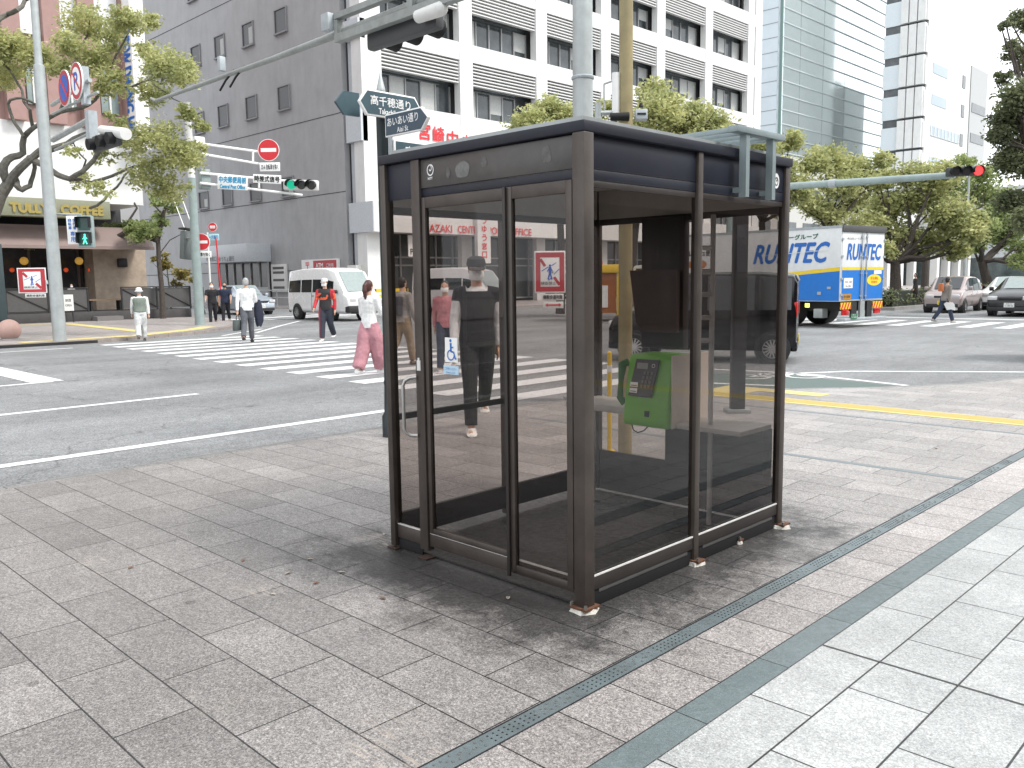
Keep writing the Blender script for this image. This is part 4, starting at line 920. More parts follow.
# man in red and black
def redblack():
    m = bpy.data.materials.new('red_black_jacket'); m.use_nodes = True; N = m.node_tree.nodes; L = m.node_tree.links; b = N['Principled BSDF']; b.inputs['Roughness'].default_value = .7
    tc = N.new('ShaderNodeTexCoord'); sp = N.new('ShaderNodeSeparateXYZ'); L.new(tc.outputs['Object'], sp.inputs[0])
    n = N.new('ShaderNodeTexNoise'); n.inputs['Scale'].default_value = 7; n.inputs['Detail'].default_value = 2; L.new(tc.outputs['Object'], n.inputs['Vector'])
    a = N.new('ShaderNodeMath'); a.operation = 'ABSOLUTE'; L.new(sp.outputs[0], a.inputs[0]); g = N.new('ShaderNodeMath'); g.operation = 'GREATER_THAN'; g.inputs[1].default_value = .165; L.new(a.outputs[0], g.inputs[0])
    g2 = N.new('ShaderNodeMath'); g2.operation = 'GREATER_THAN'; g2.inputs[1].default_value = .58; L.new(n.outputs['Fac'], g2.inputs[0])
    z1 = N.new('ShaderNodeMath'); z1.operation = 'COMPARE'; z1.inputs[1].default_value = 1.18; z1.inputs[2].default_value = .09; L.new(sp.outputs[2], z1.inputs[0])
    ml = N.new('ShaderNodeMath'); ml.operation = 'MULTIPLY'; L.new(z1.outputs[0], ml.inputs[0])
    g3 = N.new('ShaderNodeMath'); g3.operation = 'GREATER_THAN'; g3.inputs[1].default_value = .50; L.new(n.outputs['Fac'], g3.inputs[0]); L.new(g3.outputs[0], ml.inputs[1])
    x1 = N.new('ShaderNodeMix'); x1.data_type = 'RGBA'; x1.inputs['A'].default_value = (.015,.015,.017,1); x1.inputs['B'].default_value = (.45,.02,.03,1); L.new(g.outputs[0], x1.inputs['Factor'])
    x2 = N.new('ShaderNodeMix'); x2.data_type = 'RGBA'; L.new(x1.outputs['Result'], x2.inputs['A']); x2.inputs['B'].default_value = (.62,.10,.04,1); L.new(ml.outputs[0], x2.inputs['Factor']); L.new(x2.outputs['Result'], b.inputs['Base Color']); return m
def redstripe():
    m = bpy.data.materials.new('red_black_trousers'); m.use_nodes = True; N = m.node_tree.nodes; L = m.node_tree.links; b = N['Principled BSDF']; b.inputs['Roughness'].default_value = .7
    tc = N.new('ShaderNodeTexCoord'); sp = N.new('ShaderNodeSeparateXYZ'); L.new(tc.outputs['Object'], sp.inputs[0])
    g = N.new('ShaderNodeMath'); g.operation = 'GREATER_THAN'; g.inputs[1].default_value = .11; L.new(sp.outputs[0], g.inputs[0])
    x1 = N.new('ShaderNodeMix'); x1.data_type = 'RGBA'; x1.inputs['A'].default_value = (.02,.025,.04,1); x1.inputs['B'].default_value = (.35,.02,.04,1); L.new(g.outputs[0], x1.inputs['Factor']); L.new(x1.outputs['Result'], b.inputs['Base Color']); return m
p = foot(327, 341); person('person in red and black patterned jacket, white cap and mask on the crossing', p, facing(172), height(p, 280, 326), (.2,.02,.02), (.02,.03,.05), (.65,.65,.65), hat=('cap', (.6,.6,.6)), mask=(.75,.75,.75), topmat=redblack(), botmat=redstripe(), arms=(14,-12), elbows=(25,20), wide=1.2, legs=(12,-12), vox=.011, build_w=1.12)
# woman in pink
p = foot(371, 373.5); person('person with dark red ponytail, white jacket and wide pink trousers seen from behind', p, facing(-30), height(p, 282, 371), (.70,.70,.69), (.42,.20,.23), (.7,.7,.7), hair=(.055,.015,.012), hairstyle='ponytail', skirtpants=True, wide=1.35, legs=(14,-12), knees=(2,12), arms=(18,10), elbows=(55,30), vox=.009, build_w=.95)
# person with backpack behind the booth glass
p = foot(404, 365); tb_, Pb = person('person in tan trousers and grey shirt beyond the narrow left booth glass', p, facing(-38), height(p, 279, 404), (.30,.28,.26), (.27,.20,.13), (.15,.1,.07), hair=(.02,.015,.012), arms=(8,-6), legs=(14,-12), vox=.01)
bk = wpt(tb_, Vector((0, -.17, 1.02*.9))); bp2 = thing('backpack', 'small dark backpack on the back of the person in tan trousers', 'backpack', tuple(bk), facing(-38))
b = MB(); b.box(-.13,.13,-.07,.07,0,.36); b.build('pack_body', mat('pack', (.05,.05,.06), .8), bp2, bevel=.04, local=True); b = MB(); b.box(-.09,.09,-.10,-.07,.04,.19); b.build('pack_pocket', TRIM, bp2, bevel=.02, local=True)
# dark clothed walker
p = onz(479, 432, 0.0); person('person in black cap, black vest and black trousers walking towards us behind the booth', p, facing(186), height(p, 262, 477), (.62,.62,.62), (.018,.018,.021), (.72,.70,.66), hat=('cap', (.03,.03,.032)), mask=(.6,.6,.6), coat=(.012,.012,.014), arms=(6,-14), elbows=(14,10), armout=(10,6), legs=(14,-18), knees=(6,30), headdown=7, vox=.0075, build_w=.95, wide=.92)
# person half hidden behind him
p = foot(447, 372); person('person in a faded pink top, half hidden behind the one in the black cap', p, facing(175), height(p, 282, 447), (.45,.18,.20), (.04,.05,.08), (.5,.5,.5), mask=(.7,.7,.7), vox=.012)
# person with papers
p = foot(944, 323); th, Ph = person('person in grey brown shirt and dark jeans on the far crossing, holding papers', p, facing(-78), height(p, 277, 946), (.21,.19,.17), (.022,.032,.06), (.35,.33,.3), mask=(.25,.4,.38), legs=(22,-20), knees=(4,18), arms=(-8,14), elbows=(6,30), lean=6, vox=.012, build_w=1.05)
w = wpt(th, Ph['wrR']); pa = thing('papers', 'white sheets of paper held low by the person on the far crossing', 'papers', (w.x, w.y, w.z-.14), facing(-60))
b = MB()
for k in range(3): b.M = Matrix.Translation((.01*k, .012*k, 0)) @ Matrix.Rotation(R(12*k-10), 4, 'Y') @ Matrix.Rotation(R(30), 4, 'X'); b.box(-.15, .15, -.002, .002, -.14, .10)
b.M = None; b.build('sheets', WHITE, pa, local=True)
w = wpt(th, Vector((0,-.16,1.0))); ob = thing('shoulder_bag', 'small orange bag behind the shoulder of the person with papers', 'bag', tuple(w), facing(-78))
b = MB(); b.box(-.10,.10,-.045,.03,0,.26); b.build('bag_body', mat('orange_bag', (.45,.14,.05), .7), ob, bevel=.03, local=True); b = MB(); b.tube([(0,-.0,.25),(.0,.05,.36),(0,.16,.42)], .012, 6); b.build('bag_strap', TRIM, ob, local=True)
# diner on the cafe terrace, pedestrians far away
p = Vector((onx(72, 300, -38.6).x, onx(72, 300, -38.6).y, .30)); person('diner in a pale shirt sitting behind the dark terrace railing of the cafe', p, R(-80), 1.25, (.5,.5,.48), (.05,.05,.06), (.1,.1,.1), mask=(.7,.7,.7), vox=.016, arms=(30,30), elbows=(60,60), legs=(4,-2), knees=(3,3))
p = onz(181.5, 321, ZF); p = Vector((-37.0, 17.55, .03)); person('person in a white cap just beyond the end of the dark terrace fence', p, facing(180), 1.62, (.05,.05,.055), (.05,.05,.05), (.1,.1,.1), hat=('cap', (.6,.6,.6)), mask=(.7,.7,.7), vox=.015)
p = onz(898, 305, ZR+.1); person('small figure in dark clothes standing under the median tree beside the truck', Vector((-14.8, 41.5, .1)), facing(90), 1.45, (.03,.03,.03), (.05,.045,.04), (.05,.05,.05), vox=.016)
# ------------------------------------------------------------------ vehicles
def car(name, label, cat, loc, rz, spec, paint, glassm=None, group=None, plate=None):
    """local: +X is the front, +Y left.  spec: L W H, stations [(x, z_belt, z_top, halfwidth_belt, halfwidth_top)] rear to front"""
    t = thing(name, label, cat, tuple(loc), rz, group); st = spec['st']; zb = spec.get('zb', .2); zmid = spec.get('zmid', .5)
    gm = glassm or CGLASS; vs = []; fs = []; rings = []
    for (x, zbelt, ztop, wb, wt) in st:
        zt = max(ztop, zbelt+.012); half = [(0, zb), (wb*.86, zb), (wb*.97, zb+.10), (wb, zmid), (wb*.985, zbelt), (wt, zt-.03 if ztop > zbelt+.1 else zt-.008), (wt*.86, zt), (0, zt+.015)]
        rings.append([(x, y, z) for y, z in half] + [(x, -y, z) for y, z in half[-2:0:-1]])
    n = len(rings[0])
    for r in rings: vs += r
    for i in range(len(rings)-1):
        for k in range(n): fs.append((i*n+k, (i+1)*n+k, (i+1)*n+(k+1) % n, i*n+(k+1) % n))
    fs.append(tuple(range(n))); fs.append(tuple((len(rings)-1)*n+k for k in range(n-1, -1, -1)))
    b = MB(); b.add(vs, fs); body = b.build('body', paint, t, smooth=False, bevel=spec.get('bev', .035), local=True, ang=28)
    V = lambda i, k: Vector(rings[i][k % n])
    def quad(a, b_, c, d, ins, off, nm, m, parent=t):
        q = [a, b_, c, d]; cen = sum(q, Vector())/4; nr = (q[2]-q[0]).cross(q[3]-q[1]).normalized()
        o_ = Vector((cen.x*.0, 0, spec['H']*.45)); 
        if nr.dot(cen - Vector((cen.x*.6, 0, spec['H']*.5))) < 0: nr = -nr
        e1 = (q[1]-q[0]).normalized(); pts = [p + (cen-p).normalized()*ins + nr*off for p in q]
        m_ = MB(); m_.poly(pts); return m_.build(nm, m, parent, local=True)
    for i0, i1 in spec['side_win']:
        for s in (1, -1):
            ks = (4, 5) if s == 1 else (n-4, n-5); wf = spec.get('wf', 1.0); quad(V(i0, ks[0]), V(i1, ks[0]), V(i1, ks[0]).lerp(V(i1, ks[1]), wf), V(i0, ks[0]).lerp(V(i0, ks[1]), wf), spec.get('ins', .05), .014, 'window', gm)
    a, c = spec['wind']; w = MB()
    quad(V(a, 6), V(a, n-6), V(c, n-6), V(c, 6), .05, .03, 'windscreen', spec.get('wm', gm))
    a, c = spec['rear']; quad(V(a, 6), V(a, n-6), V(c, n-6), V(c, 6), .06, .03, 'rear_window', gm)
    # wheels
    r = spec.get('r', .3); W = spec['W']/2
    for x in spec['axles']:
        for s in (1, -1):
            m_ = MB(); m_.cyl((x, s*(W-.2), r), (x, s*(W+.006), r), r*1.16, n=24); m_.build('wheel_arch', TRIM, t, local=True)
            m_ = MB(); vs = []; prof = [(r*.62, -.02), (r*.9, -.015), (r, .02), (r, .17), (r*.9, .2)]; k_ = 24; fs_2 = []
            for pr, py in prof:
                for k in range(k_): q = 2*math.pi*k/k_; vs.append((x+pr*math.cos(q), s*(W+.02-py), r+pr*math.sin(q)))
            for i in range(len(prof)-1):
                for k in range(k_): fs_2.append((i*k_+k, i*k_+(k+1) % k_, (i+1)*k_+(k+1) % k_, (i+1)*k_+k))
            m_.add(vs, fs_2); wh = m_.build('wheel', TYRE, t, smooth=True, local=True)
            m_ = MB(); m_.cyl((x, s*(W-.04), r), (x, s*(W+.012), r), r*.63, n=24); m_.build('hub_back', TRIM, wh, local=True)
            m_ = MB(); m_.cyl((x, s*(W+.01), r), (x, s*(W+.03), r), r*.16, n=12); ns_ = spec.get('spokes', 10)
            for k in range(ns_):
                q = 2*math.pi*k/ns_; d = Vector((math.cos(q), 0, math.sin(q))); e = Vector((-math.sin(q), 0, math.cos(q))); c0_ = Vector((x, s*(W+.02), r)); m_.obox(c0_+d*r*.36, d*r*.24, e*r*.045, Vector((0, .008, 0)))
            m_.tube([(x+r*.62*math.cos(2*math.pi*k/24), s*(W+.015), r+r*.62*math.sin(2*math.pi*k/24)) for k in range(25)], r*.045, 6); m_.build('rim', RIM, wh, smooth=True, local=True)
    xf = st[-1][0]; xr = st[0][0]
    for s in (1, -1):
        hz = spec.get('hz', .62); m_ = MB(); m_.box(xf-.14, xf+.015, min(s*W*.48, s*W*.86), max(s*W*.48, s*W*.86), hz-.07, hz+.08); m_.build('headlight', LAMPG, t, bevel=.03, local=True)
        tz = spec.get('tz', .8); m_ = MB(); m_.box(xr-.012, xr+.1, min(s*W*.80, s*W*.94), max(s*W*.80, s*W*.94), tz-.12, tz+.14); m_.build('tail_light', LAMPR, t, bevel=.015, local=True)
        mx, mz = spec['mir']; m_ = MB(); m_.box(mx-.05, mx+.06, min(s*(W+.02), s*(W+.17)), max(s*(W+.02), s*(W+.17)), mz, mz+.15); m_.build('mirror', spec.get('mm', paint), t, bevel=.03, local=True)
    m_ = MB(); m_.box(xf-.1, xf+.022, -W*.8, W*.8, zb+.01, zb+.15); m_.build('lower_grille', TRIM, t, bevel=.02, local=True)
    m_ = MB(); m_.box(xf-.08, xf+.018, -W*.42, W*.42, hz-.05, hz+.03); m_.build('grille', TRIM, t, bevel=.015, local=True)
    m_ = MB(); m_.box(xr-.02, xr+.1, -W*.93, W*.93, zb+.0, zb+.18); m_.build('rear_bumper', spec.get('bm', paint), t, bevel=.03, local=True)
    if plate:
        col, tx, end = plate; m_ = MB(); x_ = (xf+.03) if end == 'f' else (xr-.03); dirn = 1 if end == 'f' else -1
        m_.M = frame((x_, 0, spec.get('pz', .42)), (0, dirn, 0)); m_.box(-.165, .165, -.08, .08, -.01, 0); pl = m_.build('number_plate', mat('plate_'+str(int(col[0]*100))+str(int(col[2]*100)), col, .5), t, local=True)
        m2 = MB(); m2.M = m_.M; text(m2, tx[0], 0, .045, .18, .035, .002); text(m2, tx[1], .0, -.02, .26, .065, .002); m2.build('lettering', TXTB if col[1] > .3 else TXTW, pl, local=True)
    for s in (1, -1):
        for x_ in spec.get('doors', ()):
            m_ = MB(); m_.box(x_-.006, x_+.006, min(s*(W-.02), s*(W+.004)), max(s*(W-.02), s*(W+.004)), zb+.12, st[2][1]-.01); m_.build('door_gap', TRIM, t, local=True)
            m_ = MB(); m_.box(x_+.06, x_+.2, min(s*(W-.01), s*(W+.02)), max(s*(W-.01), s*(W+.02)), st[2][1]-.14, st[2][1]-.11); m_.build('door_handle', spec.get('mm', paint), t, bevel=.008, local=True)
    return t
WP = mat('white_car_paint', (.74, .74, .74), .25, 0, .02, coat=.6)
BP = mat('black_car_paint', (.004, .004, .005), .16, 0, .05)
PP = mat('pinkish_car_paint', (.36, .30, .29), .3, .3, .03, coat=.6)
SP = mat('silver_blue_paint', (.40, .46, .52), .3, .4, .03, coat=.6)
TP = mat('tan_car_paint', (.36, .24, .18), .3, .1, .04, coat=.5)
van = dict(wf=.58, L=4.7, W=1.66, H=2.1, zb=.30, zmid=.7, r=.32, axles=(-1.55, 1.05), ins=.05, mir=(1.65, 1.1), hz=.84, tz=1.0, doors=(.72, -.35), bm=TRIM, mm=TRIM,
    st=[(-2.35,1.12,1.95,.80,.70),(-2.25,1.12,2.05,.83,.72),(-1.2,1.12,2.12,.83,.73),(-.3,1.12,2.14,.83,.73),(.75,1.12,2.12,.83,.73),(1.35,1.12,1.98,.83,.72),(2.02,1.08,1.14,.82,.72),(2.28,.95,.98,.80,.70),(2.35,.82,.84,.77,.66)],
    side_win=((1,2),(2,3),(3,4),(4,5)), wind=(5,6), rear=(0,1), wm=CGLASSL, bev=.04)
p = ony(343, 318, 19.6); v1 = car('white_van', 'white high roofed van with black bumper, behind the person in red and black', 'van', (-30.6, 20.35, ZR), R(-2), van, WP, plate=((.7,.7,.68), ('宮崎 400', 'た 21-08'), 'f'), group='white high roofed vans')
m_ = MB(); m_.box(2.1, 2.42, -.80, .80, .34, .62); m_.build('front_bumper', TRIM, v1, local=True, bevel=.05)
v2 = dup(v1, (-29.6, 26.6, ZR), R(8), 'white high roofed van seen through the door glass of the booth')
hatch = dict(L=4.2, W=1.66, H=1.45, zb=.2, zmid=.5, r=.30, axles=(-1.3, 1.25), mir=(.75, .9), hz=.66, tz=.85, doors=(-.15,),
    st=[(-2.05,.85,.88,.70,.60),(-1.95,.92,1.10,.80,.58),(-1.45,.93,1.40,.83,.60),(-.6,.93,1.46,.83,.61),(.2,.92,1.45,.83,.61),(.95,.90,.94,.83,.62),(1.65,.80,.83,.80,.60),(2.05,.62,.66,.72,.55),(2.12,.5,.52,.66,.5)],
    side_win=((1,2),(2,3),(3,4)), wind=(4,5), rear=(1,2), wm=CGLASSL, bev=.03)
car('silver_car', 'pale silver blue hatchback in the side street behind the two walkers in black', 'car', (-40.6, 21.6, ZR), R(-4), hatch, SP, plate=((.7,.7,.68), ('宮崎 501', 'さ 34-50'), 'f'))
car('white_hatchback', 'white car of which only the roof and windscreen show above the terrace fence', 'car', (-48.5, 19.6, ZR), R(0), dict(hatch, H=1.6), WP)
# kei hatchback: black, its rear towards the right
kei = dict(L=3.4, W=1.46, H=1.55, zb=.22, zmid=.55, r=.27, axles=(-1.28, 1.2), mir=(1.05, .95), hz=.68, tz=.95, doors=(.1, -.7), spokes=14, bm=BP,
    st=[(-1.68,.90,1.44,.70,.60),(-1.62,.92,1.57,.73,.62),(-1.0,.92,1.62,.73,.63),(-.1,.92,1.63,.73,.63),(.75,.91,1.60,.73,.62),(1.18,.90,.96,.73,.62),(1.6,.80,.84,.71,.60),(1.70,.62,.65,.66,.55)],
    side_win=((1,2),(2,3),(3,4),(4,5)), wind=(4,5), rear=(0,1), bev=.03)
rc = ony(796, 345, 14.2); hh = Vector((-math.cos(R(25)), -math.sin(R(25)), 0)); ll = Vector((-hh.y, hh.x, 0)); kc = Vector((rc.x, 14.2, ZR)) + hh*1.68 - ll*.73
car('small_car', 'small boxy black car driving left, past the right edge of the booth', 'car', tuple(kc), R(180+25), kei, BP, plate=((.72,.55,.05), ('宮崎 580', 'く 62-14'), 'r'))
# pink kei car and black car waiting at the far line
kp = dict(kei, H=1.42, r=.27, st=[(-1.68,.80,1.2,.68,.56),(-1.60,.82,1.33,.73,.58),(-1.0,.84,1.42,.74,.60),(-.1,.85,1.45,.74,.60),(.45,.86,1.42,.74,.60),(1.05,.88,.92,.73,.60),(1.50,.80,.84,.72,.56),(1.70,.58,.62,.66,.5)], mir=(.85,.9), hz=.66, tz=.9, spokes=8, bm=PP, doors=(.1,-.75), bev=.04)
car('pinkish_small_car', 'small rounded pinkish beige car with a yellow number plate waiting beyond the far crossing', 'car', (-12.1, 38.2, ZR), R(-86), kp, PP, plate=((.72,.55,.05), ('宮崎 580', 'わ 15-77'), 'f'))
sed = dict(hatch, H=1.40, W=1.68, st=[(-2.05,.85,.88,.70,.60),(-1.95,.92,1.02,.80,.58),(-1.35,.93,1.32,.84,.60),(-.6,.93,1.40,.84,.61),(.2,.92,1.39,.84,.61),(.95,.92,.96,.84,.62),(1.65,.84,.87,.81,.60),(2.10,.66,.70,.74,.55),(2.18,.5,.52,.66,.5)], mm=BP)
c_ = car('black_car', 'glossy black car facing us at the right end of the far crossing', 'car', (-9.05, 36.4, ZR), R(-88), sed, BP, glassm=CGLASS, plate=((.7,.7,.68), ('宮崎 330', 'に 83-56'), 'f'))
car('white_car', 'white car half hidden between the pinkish small car and the black car', 'car', (-11.0, 42.2, ZR), R(-86), sed, WP, group=None)
q = ony(1019, 358, 17.0); tv = dict(kei, mm=TP, bm=TP); car('tan_car', 'tan coloured car of which only the rear corner enters the picture at the right edge', 'car', (q.x+1.75, 17.9, ZR), R(2), tv, TP)

# ------------------------------------------------------------------ delivery truck
tk = thing('delivery_truck', 'white and blue box truck with big blue lettering and a yellow stripe', 'truck', (-10.95, 24.75, ZR), R(180-8))
# local: +X forward, right side (y<0)... the corner nearest us is (0, 0); body spans x 0..6.8, y -2.3..0
TW, TL, TZ0, TZ1 = 2.34, 6.9, .78, 2.98
TWH = mat('truck_white', (.66, .68, .68), .4, 0, .05, dirt=.12); TBL = mat('truck_blue', (.012, .17, .56), .38, 0, .06, dirt=.1); TYE = mat('truck_yellow', (.75, .55, .03), .45)
b = MB(); b.box(0, TL, -TW, 0, TZ0, TZ1); bx = b.build('cargo_box', TWH, tk, local=True, bevel=.02)
# blue lower half on the near side (local y = 0 face), rear face (x=0)
nb = 14; b = MB(); top = lambda x: TZ0+.90-.10*min(1, x/2.2)-.20*max(0, min(1, (x-.2)/6))
for k in range(nb):
    x0_, x1_ = 0.03+k*(TL-.06)/nb, .03+(k+1)*(TL-.06)/nb; b.poly([(x0_, .004, TZ0+.02), (x0_, .004, top(x0_)), (x1_, .004, top(x1_)), (x1_, .004, TZ0+.02)])
b.build('blue_panel', TBL, bx, local=True)
b = MB()
for k in range(nb):
    x0_, x1_ = 0.03+k*(TL-.06)/nb, .03+(k+1)*(TL-.06)/nb; w0 = .10*(1-.5*k/nb)+.03; b.poly([(x0_, .006, top(x0_)), (x0_, .006, top(x0_)+.11), (x1_, .006, top(x1_)+.11), (x1_, .006, top(x1_))])
b.build('yellow_stripe', TYE, bx, local=True)
Ms = frame((1.72, .008, 2.24), (-1,0,0)); b = MB(); b.M = Ms; text(b, 'RUNTEC', 0, 0, 2.55, .58, .002, bold=.022, slant=.28); lt = b.build('lettering', TXTBL, bx, local=True)
b = MB(); b.M = Ms; b.poly([(-1.0,-.06,.03),(1.3,.05,.03),(1.3,.066,.03),(-1.0,-.044,.03)]); b.build('lettering_slash', TWH, lt, local=True)
b = MB(); b.M = Ms; text(b, 'ニチレイグループ'[-5:] if False else 'コーグループ', .35, .48, 1.2, .15, .002, bold=.006); b.build('lettering_small', mat('lettering_green', (.02,.12,.06), .5), bx, local=True)
# oval mark near the front
b = MB(); b.M = frame((5.4, .010, 1.98), (-1,0,0)); b.poly([(.42*math.cos(2*math.pi*k/30), .17*math.sin(2*math.pi*k/30), 0) for k in range(30)]); b.build('oval_mark', ORANGE, bx, local=True)
b = MB(); b.M = frame((5.4, .014, 2.36), (-1,0,0)); text(b, 'フレッシュ便', 0, 0, 1.1, .2, .002, bold=.006); b.build('lettering_small', mat('lettering_green', ()) if False else TXTB, bx, local=True)
# top rails
b = MB(); b.box(-.02, TL, -.03, .012, TZ1-.05, TZ1+.02); b.box(-.02, TL, -TW-.012, -TW+.03, TZ1-.05, TZ1+.02); b.build('roof_rail', LGREY, bx, local=True)
b = MB(); b.box(-.06, .0, -TW, 0, TZ1-.16, TZ1+.025); b.build('rear_header', mat('dark_header', (.10,.10,.10), .5, .3), bx, local=True, bevel=.01)
# rear doors
Mr = frame((-.014, -TW/2, 0), (0,-1,0))
ZS = TZ0+.92
for s in (-1, 1):
    b = MB(); x0_, x1_ = (-TW/2+.04, -.012) if s < 0 else (.012, TW/2-.04); b.M = Mr; b.box(x0_, x1_, TZ0+.03, TZ1-.17, -.012, .0); dr = b.build('rear_door', TWH, bx, local=True, bevel=.006)
    b = MB(); b.M = Mr; b.poly([(x0_+.01, TZ0+.05, .003), (x1_-.005, TZ0+.05, .003), (x1_-.005, ZS, .003), (x0_+.01, ZS, .003)]); b.build('blue_panel', TBL, dr, local=True)
    b = MB(); b.M = Mr; b.poly([(x0_+.01, ZS, .004), (x1_-.005, ZS, .004), (x1_-.005, ZS+.09, .004), (x0_+.01, ZS+.09, .004)]); b.build('yellow_stripe', TYE, dr, local=True)
    b = MB(); b.M = Mr
    for xx in ((-.13,) if s < 0 else (.13,)): b.tube([(xx, TZ0+.0, .03), (xx, TZ1-.18, .03)], .016, 8)
    for zz in (TZ0+.15, 1.6, 2.1, TZ1-.3): b.box(xx-.04, xx+.04, zz-.02, zz+.02, .0, .04)
    b.build('locking_bar', LGREY, dr, local=True)
    b = MB(); b.M = Mr
    for zz in (TZ0+.2, 1.45, 2.1, 2.6): b.box((x0_-.05) if s < 0 else (x1_-.03), (x0_+.03) if s < 0 else (x1_+.05), zz-.03, zz+.03, .0, .03)
    b.build('hinge', LGREY, dr, local=True)
b = MB(); b.M = Mr; text(b, 'RUNTEC', .04, 2.24, 1.80, .46, .006, bold=.018, slant=.16); b.build('rear_lettering', TXTBL, bx, local=True)
b = MB(); b.M = Mr; text(b, '株式会社コーグループ', -.45, 2.62, .9, .075, .006); b.build('rear_lettering', mat('lettering_grey', (.2,.2,.2), .6), bx, local=True)
b = MB(); b.M = Mr; b.box(-1.02, -.55, 1.17, 1.47, .004, .008); o1 = b.build('notice', WHITE, bx, local=True); b = MB(); b.M = Mr; text(b, '冷凍・冷蔵', -.79, 1.35, .36, .08, .010); text(b, 'No.284', -.79, 1.23, .26, .06, .010); b.build('lettering', TXTB, o1, local=True)
b = MB(); b.M = Mr; b.poly([(.62+.40*math.cos(2*math.pi*k/26), 1.40+.17*math.sin(2*math.pi*k/26), .006) for k in range(26)]); o1 = b.build('yellow_oval', mat('oval_yellow', (.8,.62,.03), .5), bx, local=True); b = MB(); b.M = Mr; text(b, '安全運転', .62, 1.45, .42, .09, .010); text(b, '実施中', .62, 1.34, .34, .08, .010); b.build('lettering', TXTR, o1, local=True)
b = MB(); b.M = Mr; b.box(.60, 1.02, 1.58, 1.69, .004, .008); b.build('notice', WHITE, bx, local=True)
b = MB(); b.M = Mr; b.box(-1.05, -.62, .84, 1.0, .004, .010); o1 = b.build('permit_plate', mat('permit', (.45,.22,.02), .5), bx, local=True); b = MB(); b.M = Mr; text(b, '最大積載量', -.84, .92, .34, .08, .012); b.build('lettering', TXTB, o1, local=True)
# striped reflectors, lamps, bumper, step
for s in (-1, 1):
    b = MB(); b.M = Mr; xc = s*(TW/2-.30); b.box(xc-.27, xc+.27, .55, .75, -.01, .01); o1 = b.build('warning_board', mat('board_yellow', (.8,.55,.03), .5), tk, local=True)
    b = MB(); b.M = Mr
    for k in range(-1, 4): x_ = xc-.27+k*.15; b.poly([(max(xc-.27,x_),.555 if x_ >= xc-.27 else .65,.012),(min(x_+.07,xc+.27),.555,.012),(min(x_+.17,xc+.27),.745,.012),(max(min(x_+.10,xc+.27),xc-.27),.745,.012)])
    b.build('red_stripes', RED, o1, local=True)
    b = MB(); b.M = Mr; b.box(xc-.12*0-.20, xc+.14, .38, .53, -.03, .03); b.build('tail_light', LAMPR, tk, local=True, bevel=.015)
    b = MB(); b.M = Mr; b.box(s*.42-.14, s*.42+.14, .22, .76, -.06, .0); b.build('mud_flap', TRIM, tk, local=True)
b = MB(); b.M = Mr; b.box(-TW/2+.02, TW/2-.02, .20, .29, -.12, .16); b.build('rear_step', LGREY, tk, local=True, bevel=.02)
b = MB(); b.M = Mr; b.box(-.12, .12, .25, .78, -.05, .02); b.build('lift_arm', GALV, tk, local=True)
b = MB(); b.M = Mr; b.box(-.86, -.54, .26, .42, .165, .175); o1 = b.build('number_plate', mat('plate_green', (.03,.16,.08), .5), tk, local=True); b = MB(); b.M = Mr; text(b, '宮崎 100', -.70, .385, .16, .035, .178); text(b, 'か 28-46', -.70, .32, .26, .055, .178); b.build('lettering', TXTW, o1, local=True)
b = MB(); b.box(.1, TL+1.7, -TW+.5, -.5, .48, .76); b.build('chassis', TRIM, tk, local=True)
for x in (1.9, 6.6+.9):
    for y in (-.05, -TW+.05):
        b = MB(); b.cyl((x, y, .47), (x, y-(.5 if y > -1 else -.5), .47), .47, n=28); w_ = b.build('wheel', TYRE, tk, smooth=True, local=True); b = MB(); b.cyl((x, y+(.01 if y > -1 else -.01), .47), (x, y-.02, .47), .26, n=20); b.build('rim', GALV, w_, local=True)
b = MB(); b.box(2.6, 5.6, -.08, -.04, .38, .72); b.build('side_guard', TRIM, tk, local=True)
b = MB(); b.box(1.0, 1.14, -.0, .03, .60, .72); b.build('side_marker', mat('marker_lamp', (.7,.7,.1), .3, emit=(.8,.8,.1), estr=1), tk, local=True)
b = MB(); b.box(.6, .9, -.35, -.05, .28, .56); b.build('tool_box', GALV, tk, local=True, bevel=.02)
b = MB(); b.prism([(TL+.12,-TW+.06,.5),(TL+1.85,-TW+.06,.5),(TL+1.85,-TW+.06,1.2),(TL+1.6,-TW+.06,2.0),(TL+.12,-TW+.06,2.1)], (0,TW-.12,0)); cb_ = b.build('cab', TWH, tk, local=True, bevel=.05)
b = MB(); b.poly([(TL+.7,-.05,1.25),(TL+1.6,-.05,1.25),(TL+1.45,-.05,1.9),(TL+.7,-.05,1.9)]); b.build('window', CGLASS, cb_, local=True)
for z_ in (1.02, .92): pass
b = MB(); b.box(.3, .42, .006, .02, 1.15, 1.22); b.box(.62, .74, .006, .02, .98, 1.07); b.build('side_fittings', LGREY, bx, local=True)
